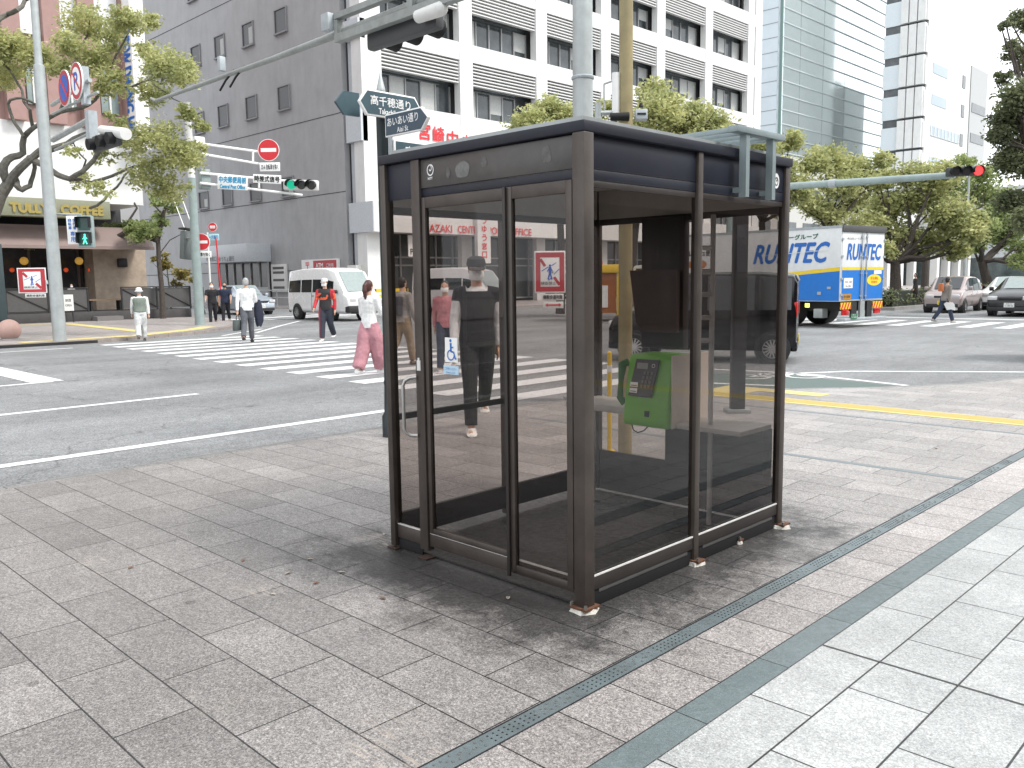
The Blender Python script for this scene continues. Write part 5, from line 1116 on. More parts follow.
# ------------------------------------------------------------------ trees
LF1 = leaf_mat('leaves_yellow_green', (.24, .27, .11), (.62, .62, .29))
LF2 = leaf_mat('leaves_olive', (.16, .21, .08), (.42, .48, .20))
LF3 = leaf_mat('leaves_dark', (.08, .10, .05), (.26, .29, .15))
LF4 = leaf_mat('leaves_maple', (.20, .17, .05), (.42, .35, .11))
def leaves(parent, clumps, size, mtl, sub=9, tight=.36, name='foliage', flatz=.75):
    cs = []
    for (c, r, n) in clumps:
        c = np.array(c); r = np.array(r if hasattr(r, '__len__') else (r, r, r*flatz)); k = max(3, int(sub*max(.4, n/700)))
        d = RNG.normal(size=(k, 3)); d /= np.linalg.norm(d, axis=1)[:, None]; sc = c + d*r*(RNG.random((k, 1))**.45)*.85
        idx = RNG.integers(0, k, n); w = RNG.normal(size=(n, 3))*(tight*np.mean(r))*np.array([.8, .8, .48])
        cs.append(sc[idx]+w)
    P = np.concatenate(cs); n = len(P)
    a = RNG.normal(size=(n, 3)); a[:, 2] *= .6; a /= np.linalg.norm(a, axis=1)[:, None]; q = RNG.normal(size=(n, 3)); b = np.cross(a, q); b /= np.linalg.norm(b, axis=1)[:, None]
    s = size*(.6+.8*RNG.random((n, 1))); V = np.stack([P-a*s*.55, P+b*s*.26, P+a*s*.55, P-b*s*.26], 1).reshape(-1, 3)
    off = np.array(ORIG[parent.name].translation); V = V + off
    me = bpy.data.meshes.new(name); me.vertices.add(4*n); me.vertices.foreach_set('co', V.ravel()); me.loops.add(4*n); me.loops.foreach_set('vertex_index', np.arange(4*n, dtype=np.int32))
    me.polygons.add(n); me.polygons.foreach_set('loop_start', np.arange(0, 4*n, 4, dtype=np.int32)); me.polygons.foreach_set('loop_total', np.full(n, 4, dtype=np.int32)); me.update(); me.validate()
    me.materials.append(mtl); o = bpy.data.objects.new(name, me); COL.objects.link(o); o.parent = parent; ORIG[o.name] = ORIG[parent.name]; return o
def wob(pts, amt):
    out = [Vector(pts[0])]
    for a, b in zip(pts[:-1], pts[1:]):
        a = Vector(a); b = Vector(b); m_ = (a+b)/2 + Vector([random.uniform(-1, 1) for _ in range(3)])*amt*(b-a).length; out += [m_, b]
    return out
# -- old gnarled tree at the left edge (the limbs follow the photograph)
DT = 24.5
base = onz(-22, 339, ZF); DT = (base-EYEP).dot(_f)
t1 = thing('street_tree', 'old gnarled tree with contorted limbs reaching in from the left edge', 'tree', tuple(base))
def pxp(pts, D=DT, jit=.0): return [dep(u, v, D+(random.uniform(-1, 1)*jit)) for u, v in pts]
b = MB(); b.tube([base-Vector((0,0,.1))]+pxp([(-21,300),(-19,262),(-10,222),(0,196),(8,184)]), [.30,.24,.22,.20,.17,.15], 12); b.build('trunk', BARKL, t1, smooth=True)
limbs = [([(8,184),(4,175),(4,165),(12,157),(23,153),(24,137),(33,128),(42,122)], .13, .05), ([(0,196),(14,175),(28,161),(40,151),(58,147),(74,139),(88,133)], .13, .06),
  ([(14,176),(17,186),(22,190),(30,186),(33,176),(34,160)], .09, .05), ([(28,158),(44,165),(58,175),(70,179),(82,172),(94,160),(100,150),(106,139)], .09, .05),
  ([(106,139),(120,133),(140,134),(154,140)], .045, .02), ([(70,179),(90,183),(112,176),(135,166),(160,160)], .06, .02), ([(42,122),(60,112),(82,108),(95,100),(105,90),(131,87),(150,79),(187,66)], .06, .02),
  ([(90,208),(104,200),(117,187),(124,176),(132,168)], .04, .02), ([(-6,24),(8,14),(17,10),(25,0),(38,-6)], .07, .05), ([(33,128),(30,110),(22,90),(10,70),(-4,55)], .05, .02), ([(60,112),(70,80),(80,50),(90,20)], .05, .02),
  ([(24,137),(14,122),(8,104),(10,100),(22,98),(38,106)], .045, .03), ([(95,100),(110,70),(125,40),(140,15)], .04, .015), ([(82,172),(86,160),(78,152),(72,140)], .03, .015), ([(150,79),(165,92),(185,104)], .025, .012)]
for pts, r0, r1 in limbs:
    P_ = wob(pxp(pts, DT, .25), .07); n = len(P_); b = MB(); b.tube(P_, [r0*1.05+(r1-r0)*i/(n-1) for i in range(n)], 8); b.build('limb', BARKL, t1, smooth=True)
cl = [(20,52,26,1300),(4,72,24,1200),(42,62,20,800),(8,44,20,800),(-15,60,30,900),(85,20,25,1100),(94,58,27,1100),(112,84,20,700),(72,42,18,500),(128,22,20,800),(150,22,12,350),(165,68,27,1300),(182,72,18,700),(152,92,18,600),(146,48,14,350),
      (188,112,12,350),(202,126,10,260),(160,140,26,1200),(182,158,22,900),(150,172,24,900),(130,146,18,500),(102,158,14,200),(84,178,16,160),(96,192,16,200),(70,150,12,110),(170,190,20,600),(195,150,12,300),(60,72,16,400),(110,40,18,500),(118,120,14,200)]
leaves(t1, [(dep(u, v, DT+random.uniform(-1.3, 1.3)), r/858*DT*1.08, int(n*1.5)) for u, v, r, n in cl], .105, LF1, sub=22, tight=.25)
# -- second, thinner tree in front of the cafe end wall with tufts along its low limb
base2 = onz(163, 318.5, ZF); D2 = (base2-EYEP).dot(_f)
t2 = thing('street_tree', 'dark stemmed tree with tufts of foliage over the end of the cafe roof', 'tree', tuple(base2))
b = MB(); b.tube([base2]+pxp([(162,290),(159,262),(158,240),(163,215),(172,190),(176,172)], D2, .0), [.13,.11,.10,.09,.08,.06,.03], 10); b.build('trunk', BARK, t2, smooth=True)
for pts, r0, r1 in [([(158,240),(146,236),(128,232),(112,240),(100,246),(92,242)], .15, .11), ([(92,242),(70,236),(52,238),(30,243),(10,240),(-10,236)], .13, .08), ([(126,232),(128,222),(137,208),(133,200),(124,190),(131,182)], .06, .02), ([(163,215),(150,200),(148,185)], .04, .015), ([(158,262),(170,240),(185,232)], .03, .01)]:
    P_ = wob(pxp(pts, D2, .2), .08); n = len(P_); b = MB(); b.tube(P_, [r0+(r1-r0)*i/(n-1) for i in range(n)], 8); b.build('limb', BARK, t2, smooth=True)
leaves(t2, [(dep(u, v, D2+random.uniform(-.8, .8)), r/858*D2, n) for u, v, r, n in [(20,236,9,350),(48,240,9,300),(84,240,10,350),(5,240,9,250),(118,232,15,700),(102,238,11,350),(145,232,17,800),(160,222,13,400),(36,236,12,500),(28,246,8,250),(60,236,7,120),(168,205,13,350),(155,200,12,300),(132,226,12,400)]], .17, LF2, sub=8, tight=.30)
base3 = onz(171, 317, ZF); D3 = (base3-EYEP).dot(_f)
t3 = thing('young_maple', 'young tree with loose yellowish leaves, just left of the pale green pole', 'tree', tuple(base3))
b = MB(); b.tube([base3]+pxp([(171,300),(168,278),(166,258)], D3), [.04,.035,.03,.015], 8); b.build('trunk', BARKL, t3, smooth=True)
for pts in ([(169,290),(180,276),(192,270)], [(168,278),(158,268),(152,262)], [(168,284),(178,290)]): b = MB(); b.tube(pxp(pts, D3, .1), [.018,.012,.006], 6); b.build('limb', BARKL, t3, smooth=True)
leaves(t3, [(dep(u, v, D3+random.uniform(-.4, .4)), r/858*D3, n) for u, v, r, n in [(165,265,10,260),(180,272,13,380),(190,280,8,200),(158,258,9,160),(176,286,8,150)]], .16, LF4, sub=7, tight=.3)

# -- spreading street trees: trunk, limbs reaching clump centres, clumps
def street_tree(name, label, u, v, D, crown, clusters, mtl, dens=1.0, leaf=.22, lean=0, tr=.22, bark=BARK, group=None, forkv=None):
    """u: trunk pixel column; crown: (du, dv) clump centres in pixels with radius"""
    g0 = dep(u, 280, D); base = Vector((g0.x, g0.y, ZR+.1)); t = thing(name, label, 'tree', tuple(base), 0, group)
    fork = dep(u+lean, forkv or 240, D); b = MB(); b.tube([base, base.lerp(fork, .5)+Vector((.05,.03,0)), fork], [tr*1.25, tr, tr*.85], 10); b.build('trunk', bark, t, smooth=True)
    cl = []; 
    for (cu, cv, r, n) in clusters:
        dd = random.uniform(-1, 1)*r/858*D*1.3; c = dep(cu, cv, D+dd); cl.append((c, r/858*D, int(n*dens*1.9)))
        mid = fork.lerp(c, .5)+Vector((random.uniform(-.4,.4), random.uniform(-.4,.4), random.uniform(-.5,.1)))
        P_ = wob([fork, mid, c], .10); m_ = len(P_); b = MB(); b.tube(P_, [tr*.55*(1-.88*i/(m_-1)) for i in range(m_)], 7); b.build('limb', bark, t, smooth=True)
        for k in range(2):
            e = c + Vector((random.uniform(-1,1), random.uniform(-1,1), random.uniform(-.3,.7)))*(r/858*D); b = MB(); s0 = P_[m_//2+k]; b.tube(wob([s0, e], .12), [tr*.2, tr*.12, tr*.03], 5); b.build('twig', bark, t, smooth=True)
    leaves(t, cl, leaf*.8, mtl, sub=22, tight=.30); return t
G = 'trees lining the street beyond the crossing'
street_tree('street_tree', 'yellow green tree in front of the white building, left of the big silver mast', 560, 0, 36, 0, [(528,125,22,1000),(548,110,20,900),(512,138,12,350),(572,118,20,800),(560,138,26,1000),(595,130,16,500),(605,110,14,300),(536,150,18,500)], LF1, 1.0, .20, forkv=210, group=G, tr=.16)
street_tree('street_tree', 'broad yellow green tree rising behind the booth roof, right of the yellowish pole', 622, 0, 34, 0, [(660,110,26,1400),(690,118,26,1400),(640,130,24,1000),(672,140,28,1300),(712,128,22,900),(730,142,18,600),(655,92,18,600),(620,150,18,400),(700,150,26,900),(742,160,14,300)], LF1, 1.0, .20, forkv=215, group=G, tr=.2, lean=14)
street_tree('street_tree', 'yellow green tree directly behind the wall bracket of the booth roof', 762, 0, 44, 0, [(765,150,20,900),(778,172,22,1000),(800,190,20,900),(790,142,16,500),(752,140,14,400),(755,180,20,500),(815,165,18,700),(770,205,20,500),(735,190,18,350)], LF1, 1.0, .25, forkv=222, group=G, tr=.18)
street_tree('street_tree', 'light green tree between the glass tower and the stepped white tower, above the truck roof', 830, 0, 50, 0, [(828,158,20,900),(852,168,20,900),(842,185,24,1000),(815,205,20,600),(870,178,18,700),(862,205,24,900),(830,215,20,500),(882,160,12,300)], LF1, 1.0, .28, forkv=235, group=G, tr=.2)
street_tree('street_tree', 'wide spreading tree on the median hedge, its dark trunk right of the truck', 895, 0, 42, 0, [(893,205,26,1500),(925,195,24,1300),(950,215,26,1500),(968,232,18,900),(870,225,22,900),(905,240,26,1300),(938,245,24,1200),(960,252,14,500),(912,175,20,900),(940,175,20,700),(880,180,16,500),(978,222,12,400),(885,250,14,300)], LF1, 1.0, .24, forkv=262, group=G, tr=.26)
street_tree('street_tree', 'tall green tree far behind the white cars, beside the slim lamp post', 925, 0, 64, 0, [(950,185,22,900),(975,195,22,900),(930,180,18,600),(1000,200,20,700),(985,175,18,500),(965,165,14,300)], LF2, 1.0, .32, forkv=240, group=G, tr=.25)
street_tree('street_tree', 'tree with a bent trunk at the right edge behind the black car', 990, 0, 52, 0, [(985,228,16,700),(1005,235,22,1000),(1020,215,20,800),(1000,210,16,500),(1030,245,20,600),(975,245,12,300),(1022,262,14,300)], LF2, 1.1, .26, forkv=262, group=G, tr=.28, lean=-8)
street_tree('street_tree', 'dark dense tree filling the upper right corner of the picture', 1075, 0, 30, 0, [(1010,120,20,1500),(1018,160,24,1800),(1000,135,14,700),(1024,95,24,1500),(1012,200,18,1200),(1035,140,30,1500),(1003,78,10,200),(1015,50,14,350),(1022,20,16,450),(1006,25,8,120),(1040,60,26,700),(1030,220,20,900),(1013,100,14,600)], LF3, 1.0, .17, forkv=190, tr=.3)
# clipped hedge on the median
h0 = thing('hedge', 'dark clipped hedge on the raised median right of the truck', 'hedge', (-15.3, 46, ZR))
b = MB(); b.box(-15.75, -14.85, 38.9, 70, ZR+.12, ZR+.80); b.build('hedge_core', mat('hedge_core', (.012,.017,.008), .95), h0)
b = MB()
P = np.stack([RNG.uniform(-15.95, -14.7, 15000), 38.7+31*RNG.random(15000)**1.7, ZR+.1+RNG.uniform(0, .85, 15000)], 1)
leaves(h0, [((x, y, z), .01, 1) for x, y, z in P[:0]] or [(Vector((-15.3, 38.9+k*.75, ZR+.5)), (.6, .5, .42), 420) for k in range(32)], .13, LF3, sub=16, tight=.45)
b = MB(); b.box(-16.1, -14.5, 38.3, 90, -.2, ZR+.14); struct(b.build('median_kerb', mat('median_stone', (.25,.24,.23), .8, 0, .15, 6, dirt=.3)))
# ------------------------------------------------------------------ buildings
PW = mat('white_tile_wall', (.66, .66, .65), .5, 0, .05, 1.5, dirt=.10)
PGREY = mat('grey_rendered_wall', (.37, .375, .385), .8, 0, .10, .6, bump=.25, bscale=9, dirt=.12)
WG = mat('office_glass', (.055, .065, .07), .08, 0, .5, .9, coat=.3)
FRAME = mat('window_frame', (.30, .30, .30), .45, .3)
LOUV = mat('louvre', (.62, .62, .61), .5)
DARKIN = mat('dark_interior', (.03, .03, .032), .7)
BLIND = mat('blinds', (.42, .43, .42), .7, 0, .1)
XF = -42.0
po = thing('post_office', 'large block with a grey blank side wall and white front of louvred windows', 'building', (XF, 30.4, 0))
def part(nm, m, bx, parent, bevel=0):
    b = MB()
    for q in (bx if isinstance(bx, list) else [bx]): b.box(*q)
    return b.build(nm, m, parent, bevel=bevel)
YE = 75.0; HB = 42
part('core', DARKIN, (-80, XF-1.3, 31.6, YE-.3, 0, HB-.5), po)
part('grey_wall', PGREY, [(-112, -43.95, 30.4, 31.5, 0, HB)], po)
js = MB()
for (a, c) in (((215,142),(347,114)),):
    z = (ony(*a, 30.4).z+ony(*c, 30.4).z)/2
    for k in range(-2, 6): js.box(-112, -43.96, 30.385, 30.401, z+k*4.62-.02, z+k*4.62+.02)
js.build('wall_joint', mat('joint_dark', (.05,.05,.055), .9), po)
# small windows in the grey wall
for zc in (22.75, 18.1, 13.35, 7.75):
    for xc in (-62.3, -58.6, -54.6, -50.4):
        b = MB(); w, h = 1.35, (1.35 if zc > 8 else 1.1); b.box(xc-w/2, xc+w/2, 30.36, 30.40, zc-h/2, zc+h/2)
        for (x0_, x1_, z0_, z1_) in ((-w/2-.06, -w/2, -h/2-.06, h/2+.06), (w/2, w/2+.06, -h/2-.06, h/2+.06), (-w/2, w/2, h/2, h/2+.06), (-w/2, w/2, -h/2-.10, -h/2)): pass
        o = b.build('window', mat('side_window_glass', (.028,.03,.033), .35, 0, .4, 1.5), po)
        f = MB(); f.box(xc-w/2-.07, xc-w/2, 30.30, 30.40, zc-h/2-.07, zc+h/2+.07); f.box(xc+w/2, xc+w/2+.07, 30.30, 30.40, zc-h/2-.07, zc+h/2+.07); f.box(xc-w/2, xc+w/2, 30.30, 30.40, zc+h/2, zc+h/2+.07); f.box(xc-w/2-.1, xc+w/2+.1, 30.22, 30.40, zc-h/2-.16, zc-h/2-.07); f.build('frame', mat('grey_window_frame', (.24,.24,.25), .6), o)
        if random.random() < .3: f = MB(); f.box(xc+.1, xc+w/2-.02, 30.35, 30.36, zc-h/2+.02, zc+h*random.uniform(.0,.4)); f.build('blind', BLIND, o)
# recessed corner strips and corner column
part('corner_column', PW, (-42.95, XF, 30.4, 31.85, 0, HB), po)
part('corner_strip', mat('dark_strip', (.05,.05,.055), .6), (-43.94, -43.55, 30.75, 31.5, 0, HB), po); part('corner_strip', mat('pale_strip', (.42,.45,.48), .5), (-43.55, -43.2, 30.6, 31.5, 0, HB), po); part('corner_strip', mat('dark_strip', ()) if False else MATS['dark_strip'], (-43.2, -42.95, 30.9, 31.5, 0, HB), po)
sp = [(4.4, 6.15), (9.65, 12.0)] + [(15.42+4.5*k, 16.5+4.5*k) for k in range(6)]
for i, (z0, z1) in enumerate(sp):
    part('spandrel', PW, (XF-.6, XF+.02 if i else XF+.9, 31.86 if i else 30.3, YE, z0, z1), po)
    if i < 2 or True: part('corner_balcony', mat('pale_balcony', (.50,.53,.56), .5), (-43.5, XF-.0 if i else XF+.89, 30.25, 30.72 if i else 30.29, z0, z1), po)
for k in range(1, 7):
    y = 31.85-1.0+7.14*k; part('column', PW, (XF-.5, XF+.05, y, y+1.12, 6.16, HB), po)
zones = [(6.15, 9.65)] + [(12.0+4.5*k, 15.42+4.5*k) for k in range(6)]
for (z0, z1) in zones:
    for k in range(6):
        y0 = 31.97+7.14*k if k else 31.86; y1 = 30.85+7.14*(k+1); zl = z0+(z1-z0)*.55
        o = part('window_band', WG, (XF-1.05, XF-1.0, y0, y1, z0, z1), po)
        f = MB(); m_ = y0+.05
        while m_ < y1: f.box(XF-1.0, XF-.9, m_-.045, m_+.045, z0, zl); m_ += (y1-y0-.1)/5
        f.box(XF-1.0, XF-.9, y0, y1, z0, z0+.12); f.build('frame', FRAME, o)
        for j in random.sample(range(5), 2):
            a_ = y0+(y1-y0)*j/5; f = MB(); f.box(XF-.99, XF-.97, a_+.08, a_+(y1-y0)/5-.06, z0+.15+random.choice((0,.5,.9)), zl); f.build('blind', BLIND, o)
        f = MB()
        for j in range(7): zz = zl+.12+(z1-zl-.1)*j/7; f.box(XF-.35, XF-.05, y0, y1, zz, zz+.075)
        f.build('louvres', LOUV, po)
part('parapet', PW, (-80, XF+.03, 31.86, YE, HB-.4, HB+1), po); part('end_wall', PW, (-80, XF+.05, YE, YE+1.2, 0, HB), po)
# ground floor glazing under the canopy
gf = part('shop_glazing', mat('ground_floor_glass', (.05,.055,.055), .1, 0, .4, .6), (XF-1.2, XF-1.1, 31.9, YE, .2, 4.4), po)
f = MB()
for k in range(30): y = 32.2+k*1.45; f.box(XF-1.1, XF-1.0, y-.05, y+.05, .2, 4.4)
for z in (.25, 2.5, 3.0): f.box(XF-1.1, XF-1.02, 31.9, YE, z-.05, z+.05)
f.build('frame', FRAME, gf)
for k in range(1, 7): y = 31.85-1.0+7.14*k; part('column', mat('ground_column', (.55,.55,.54), .5), (XF-.5, XF-.1, y, y+.9, 0, 4.39), po)
f = MB(); f.M = frame((XF+.95, 41, 5.0), (0,1,0))
for wd, y0, y1 in (('MIYAZAKI', 33.4, 36.25), ('CENTRAL', 36.75, 39.0), ('POST', 39.4, 40.9), ('OFFICE', 41.35, 43.5)): text(f, wd, (y0+y1)/2-41, -.28, y1-y0, .46, .01, bold=.006)
f.build('lettering', TXTR, po)
zq = onx(442, 134, XF).z; f = MB(); f.M = frame((XF+.06, 41, zq), (0,1,0))
for i, ch in enumerate('宮崎中央郵便局'):
    q = [424, 438, 452, 466, 479, 491, 503][i]; y = onx(q, 134, XF).y; text(f, ch, y-41, -.12*i, .92, 1.0, .01, bold=.02)
f.build('lettering', TXTR, po)
vs_ = part('banner_sign', PW, (XF+.90, XF+1.2, 38.2, 39.35, 2.6, 6.4), po)
f = MB(); f.M = frame((XF+1.21, 38.78, 4.5), (0,1,0)); vtext(f, 'ゆうゆう窓口', 0, 1.6, .42, .42, .55, .006, .01); f.build('lettering', TXTR, vs_)
# side entrance canopy in the grey wall
cp = part('entrance_canopy', mat('canopy_panel', (.50,.53,.56), .45), (-60.6, -52.95, 28.6, 30.38, 2.95, 4.15), po, bevel=.02)
f = MB(); f.M = frame((-57, 28.59, 3.25), (1,0,0)); text(f, '郵便窓口', -1.0, .0, 1.5, .34, .01); text(f, 'ゆうちょ銀行', 1.2, -.05, 2.2, .34, .01); f.build('lettering', TXTB, cp)
o = part('side_entrance', mat('entrance_glass', (.05,.045,.045), .15, 0, .5, 1.2), (-60.4, -53.1, 30.25, 30.39, .1, 2.94), po)
f = MB()
for k in range(7): x = -60.3+k*1.2; f.box(x-.04, x+.04, 30.16, 30.25, .1, 2.94)
f.box(-60.4, -53.1, 30.14, 30.25, .75, 1.25); f.build('frame', mat('grey_frame', (.35,.35,.35), .5), o)
o = part('notice_board', OFFW, (-52.75, -50.9, 30.2, 30.36, .9, 2.75), po, bevel=.01); f = MB()
for z in (1.2, 1.7, 2.2, 2.5): f.box(-52.5, -51.1, 30.185, 30.199, z-.08, z+.08)
f.build('lettering', mat('dark_print', (.08,.08,.08), .6), o)
o = part('wall_sign', WHITE, (-48.9, -44.8, 30.2, 30.36, 2.2, 2.95), po); part('red_panel', DRED, (-47.5, -44.95, 30.18, 30.199, 2.28, 2.87), o)
f = MB(); f.M = frame((-46.2, 30.179, 2.56), (1,0,0)); text(f, 'ATM', -.6, 0, .8, .28, .004, bold=.01); text(f, 'ご利用', .55, 0, .8, .24, .004); f.build('lettering', TXTW, o)
f = MB(); f.M = frame((-48.2, 30.199, 2.56), (1,0,0)); text(f, '〒', 0, 0, .42, .42, .004, bold=.012); f.build('lettering', TXTR, o)
o = part('notice_board', OFFW, (-43.5, -42.6, 30.0, 30.39, 1.3, 2.5), po)
o = part('post_sign', WHITE, (XF+.3, XF+.36, 33.2, 34.6, 3.0, 4.3), po); f = MB(); f.M = frame((XF+.37, 33.9, 3.65), (0,1,0)); text(f, '〒', 0, .22, .5, .42, .004, bold=.015); f.build('mark', TXTR, o); f = MB(); f.M = frame((XF+.37, 33.9, 3.65), (0,1,0)); text(f, 'POST', 0, -.35, 1.1, .34, .004, bold=.01); f.build('lettering', TXTB, o)

# ------------------------------------------------------------------ cafe building
PK = mat('pink_brown_tile', (.30, .185, .165), .6, 0, .08, 3, bump=.15)
cf = thing('cafe_building', 'pink tiled building with white window bays and a coffee shop below', 'building', (-38, 10, 0))
part('core', PK, (-60, -38.4, -30, 16.1, 8.0, 30), cf)
part('white_band', PW, (-60, -38.35, -30, 15.9, 4.95, 8.0), cf)
ys = [onx(u, 20, -38).y for u in (10, 51, 86)]
for y in [ys[0]-4.4*k for k in range(1, 7)]+ys+[15.6]: part('pillar', PK, (-38.4, -37.95, y-.33, y+.33, 8.0, 30), cf)
yy = sorted([ys[0]-4.4*k for k in range(1, 7)]+ys+[15.6])
for a_, c_ in zip(yy[:-1], yy[1:]):
    for z0, z1 in ((11.4, 17.5), (19, 25)):
        o = part('window', mat('white_window_panel', (.72,.74,.75), .3, 0, .05, 1), (-38.4, -38.25, a_+.34, c_-.34, z0, z1), cf)
    o = part('window', mat('greenish_glass', (.22,.28,.27), .12, 0, .3, 1), (-38.4, -38.3, a_+.5, c_-.5, 8.7, 10.5), cf)
    f = MB(); m_ = (a_+c_)/2; f.box(-38.3, -38.24, m_-.04, m_+.04, 8.7, 10.5); f.build('frame', OFFW, o)
olive = mat('olive_sign_board', (.20, .205, .14), .6, 0, .06)
o = part('sign_board', olive, (-38.3, -37.75, -6, onx(108, 208, -38).y, 4.25, 4.98), cf, bevel=.02)
f = MB(); f.M = frame((-37.74, 12.2, 4.58), (0,1,0)); y0, y1 = onx(10, 208, -37.74).y-12.2, onx(103, 211, -37.74).y-12.2; GOLD = mat('gold_lettering', (.30,.235,.06), .5)
text(f, "TULLY'S COFFEE", (y0+y1)/2, 0, y1-y0, .36, .04, bold=.03); f.build('lettering', GOLD, o)
# ground floor: recessed glass front, brown canopy, tan wall
part('ground_floor', DARKIN, (-60, -41.5, -30, 15.9, 0, 4.9), cf)
o = part('shopfront', mat('shop_glass', (.035,.035,.035), .08, 0, .6, .7), (-41.4, -41.3, -10, 14.2, .3, 3.6), cf)
f = MB()
for k in range(12): y = -8+k*2.0; f.box(-41.3, -41.22, y-.05, y+.05, .3, 3.6)
f.build('frame', mat('brown_frame', (.08,.06,.05), .5), o)
wd = mat('tan_timber_wall', (.40, .32, .25), .75, 0, .2, 3, bump=.2, bscale=14)
part('timber_wall', wd, (-41.6, -40.2, 14.3, 16.6, .0, 3.2), cf); part('wall_lamp', TRIM, (-40.2, -39.95, 15.3, 15.7, 2.3, 2.7), cf, bevel=.05)
b = MB(); b.prism([(-38.2,-12,3.15),(-38.2,-12,3.02),(-41.6,-12,3.3),(-41.6,-12,4.1),(-39.0,-12,4.0)], (0, 28.2, 0)); b.build('canopy', mat('brown_canopy', (.22,.165,.15), .6, 0, .08, 2), cf)
for u in (24, 79): p = onx(u, 261, -40.2); b = MB(); b.ball(p, .17, 14); b.build('pendant_lamp', mat('amber_lamp', (.5,.3,.05), .3, emit=(1,.55,.1), estr=.12), cf, smooth=True)
for u in (12, 66, 90): p = onx(u, 270, -40.8); b = MB(); b.ball(p, .10, 12); b.build('pendant_lamp', mat('red_lamp', (.5,.06,.02), .3, emit=(1,.12,.03), estr=.15), cf, smooth=True)
part('side_block', PGREY, (-60, -43, 16.7, 17.6, 0, 9), cf)
# vertical hotel sign
vs2 = thing('vertical_sign', 'tall white box sign with blue lettering running down the corner of the pink building', 'sign', (-37.6, 15.3, 7))
yc = onx(133, 70, -37.2).y; xl_ = ony(116, 70, yc).x; yr_ = onx(147, 70, -37.2).y; zb_ = onx(133, 148, -37.2).z
b = MB(); b.box(xl_, -37.2, yc, yr_, zb_, 27); bx_ = b.build('sign_box', WHITE, vs2, bevel=.03)
za_ = onx(133, 20, -37.2).z; zc_ = onx(133, 134, -37.2).z
f = MB(); T = frame((xl_*.35-37.2*.65, yc-.01, (za_+zc_)/2), (0,0,-1), (1,0,0)); f.M = T; text(f, 'S VIEW DINING HO', 0, 0, za_-zc_, (-37.2-xl_)*.55, .01, bold=.03); f.build('lettering', TXTBL, bx_)
# terrace with fence
tr_ = thing('cafe_terrace', 'dark timber deck with a step and benches in front of the cafe', 'terrace', (-39, 13, 0))
TD = mat('terrace_dark', (.055,.052,.052), .7, 0, .2, 4, bump=.2)
y0, y1 = onx(8, 320, -37.6).y, 17.45
part('deck', TD, (-41.2, -37.6, y0, y1, .03, .42), tr_, bevel=.01); part('step', mat('terrace_step', (.16,.15,.145), .8), (-37.6, -37.0, onx(92, 316, -37.6).y, onx(118, 316, -37.6).y, .03, .22), tr_)
def tfence(y0, y1, label):
    t_ = thing('terrace_fence', label, 'fence', (-37.65, (y0+y1)/2, .42), 0, 'dark panel fences round the cafe terrace'); n = max(1, round((y1-y0)/1.55)); s = (y1-y0)/n
    for k in range(n):
        part('panel', mat('fence_panel', (.075,.073,.072), .6, 0, .1), (-37.665, -37.65, y0+k*s+.03, y0+(k+1)*s-.03, .50, 1.36), t_)
        b = MB(); b.tube([(-37.63, y0+k*s+.05, 1.32), (-37.63, y0+(k+1)*s-.05, .55)], .022, 6); b.build('brace', TRIM, t_)
    for k in range(n+1): part('fence_post', TRIM, (-37.69, -37.62, y0+k*s-.03, y0+k*s+.03, .42, 1.42), t_)
    b = MB(); b.box(-37.70, -37.61, y0, y1, 1.38, 1.43); b.build('top_rail', TRIM, t_)
tfence(y0, onx(88, 300, -37.65).y, 'dark panelled fence with diagonal braces on the left part of the cafe terrace')
tfence(onx(122, 300, -37.65).y, y1, 'dark panelled fence with diagonal braces behind the elderly person in the bucket hat')
bn = thing('terrace_bench', 'brown timber bench in the gap of the terrace fence', 'bench', (-38.8, 14.0, .42)); y_ = onx(105, 303, -38.8).y
part('seat', mat('bench_wood', (.22,.15,.10), .7), (-39.1, -38.6, y_-.7, y_+.7, .85, .92), bn)
for s in (-.6, .6): part('leg', TRIM, (-39.05, -38.65, y_+s-.04, y_+s+.04, .42, .85), bn)
p = onz(67, 322, ZF); ab = thing('menu_stand', 'small white standing notice in front of the terrace fence, just right of the grey pole', 'sign', (-37.2, onx(68, 303, -37.2).y, ZF)); y_ = onx(68, 303, -37.2).y
part('board', OFFW, (-37.22, -37.17, y_-.2, y_+.2, .5, 1.15), ab); part('leg', TRIM, (-37.22, -37.17, y_-.18, y_-.14, ZF, .5), ab); part('leg', TRIM, (-37.22, -37.17, y_+.14, y_+.18, ZF, .5), ab)
f = MB(); f.M = frame((-37.165, y_, .82), (0,1,0)); text(f, '禁煙', 0, .1, .22, .12, .002); text(f, 'OPEN', 0, -.1, .24, .09, .002); f.build('lettering', TXTB, ab)
p = onz(10, 339.5, ZF); sb = thing('stone_ball', 'smooth pink granite ball bollard on the far kerb at the left edge', 'bollard', tuple(p)); b = MB(); b.ball(p+Vector((0,0,.26)), .30, 28); b.build('ball', mat('pink_granite', (.46,.30,.26), .5, 0, .1, 40), sb, smooth=True)
b = MB(); b.cyl(p, p+Vector((0,0,.03)), .24, n=20); b.build('base', GALV, sb)
# pylon at the left edge
q = onz(0, 328, ZF); dkp = thing('dark_pylon', 'dark green sign pylon cut off by the left edge behind the stone ball', 'pylon', tuple(q)); part('panel', mat('pylon_green', (.03,.05,.055), .5), (q.x-.3, q.x+.3, q.y-1.2, q.y+.2, .3, 3.0), dkp, bevel=.03); part('base', TRIM, (q.x-.35, q.x+.35, q.y-1.25, q.y+.25, ZF, .3), dkp)

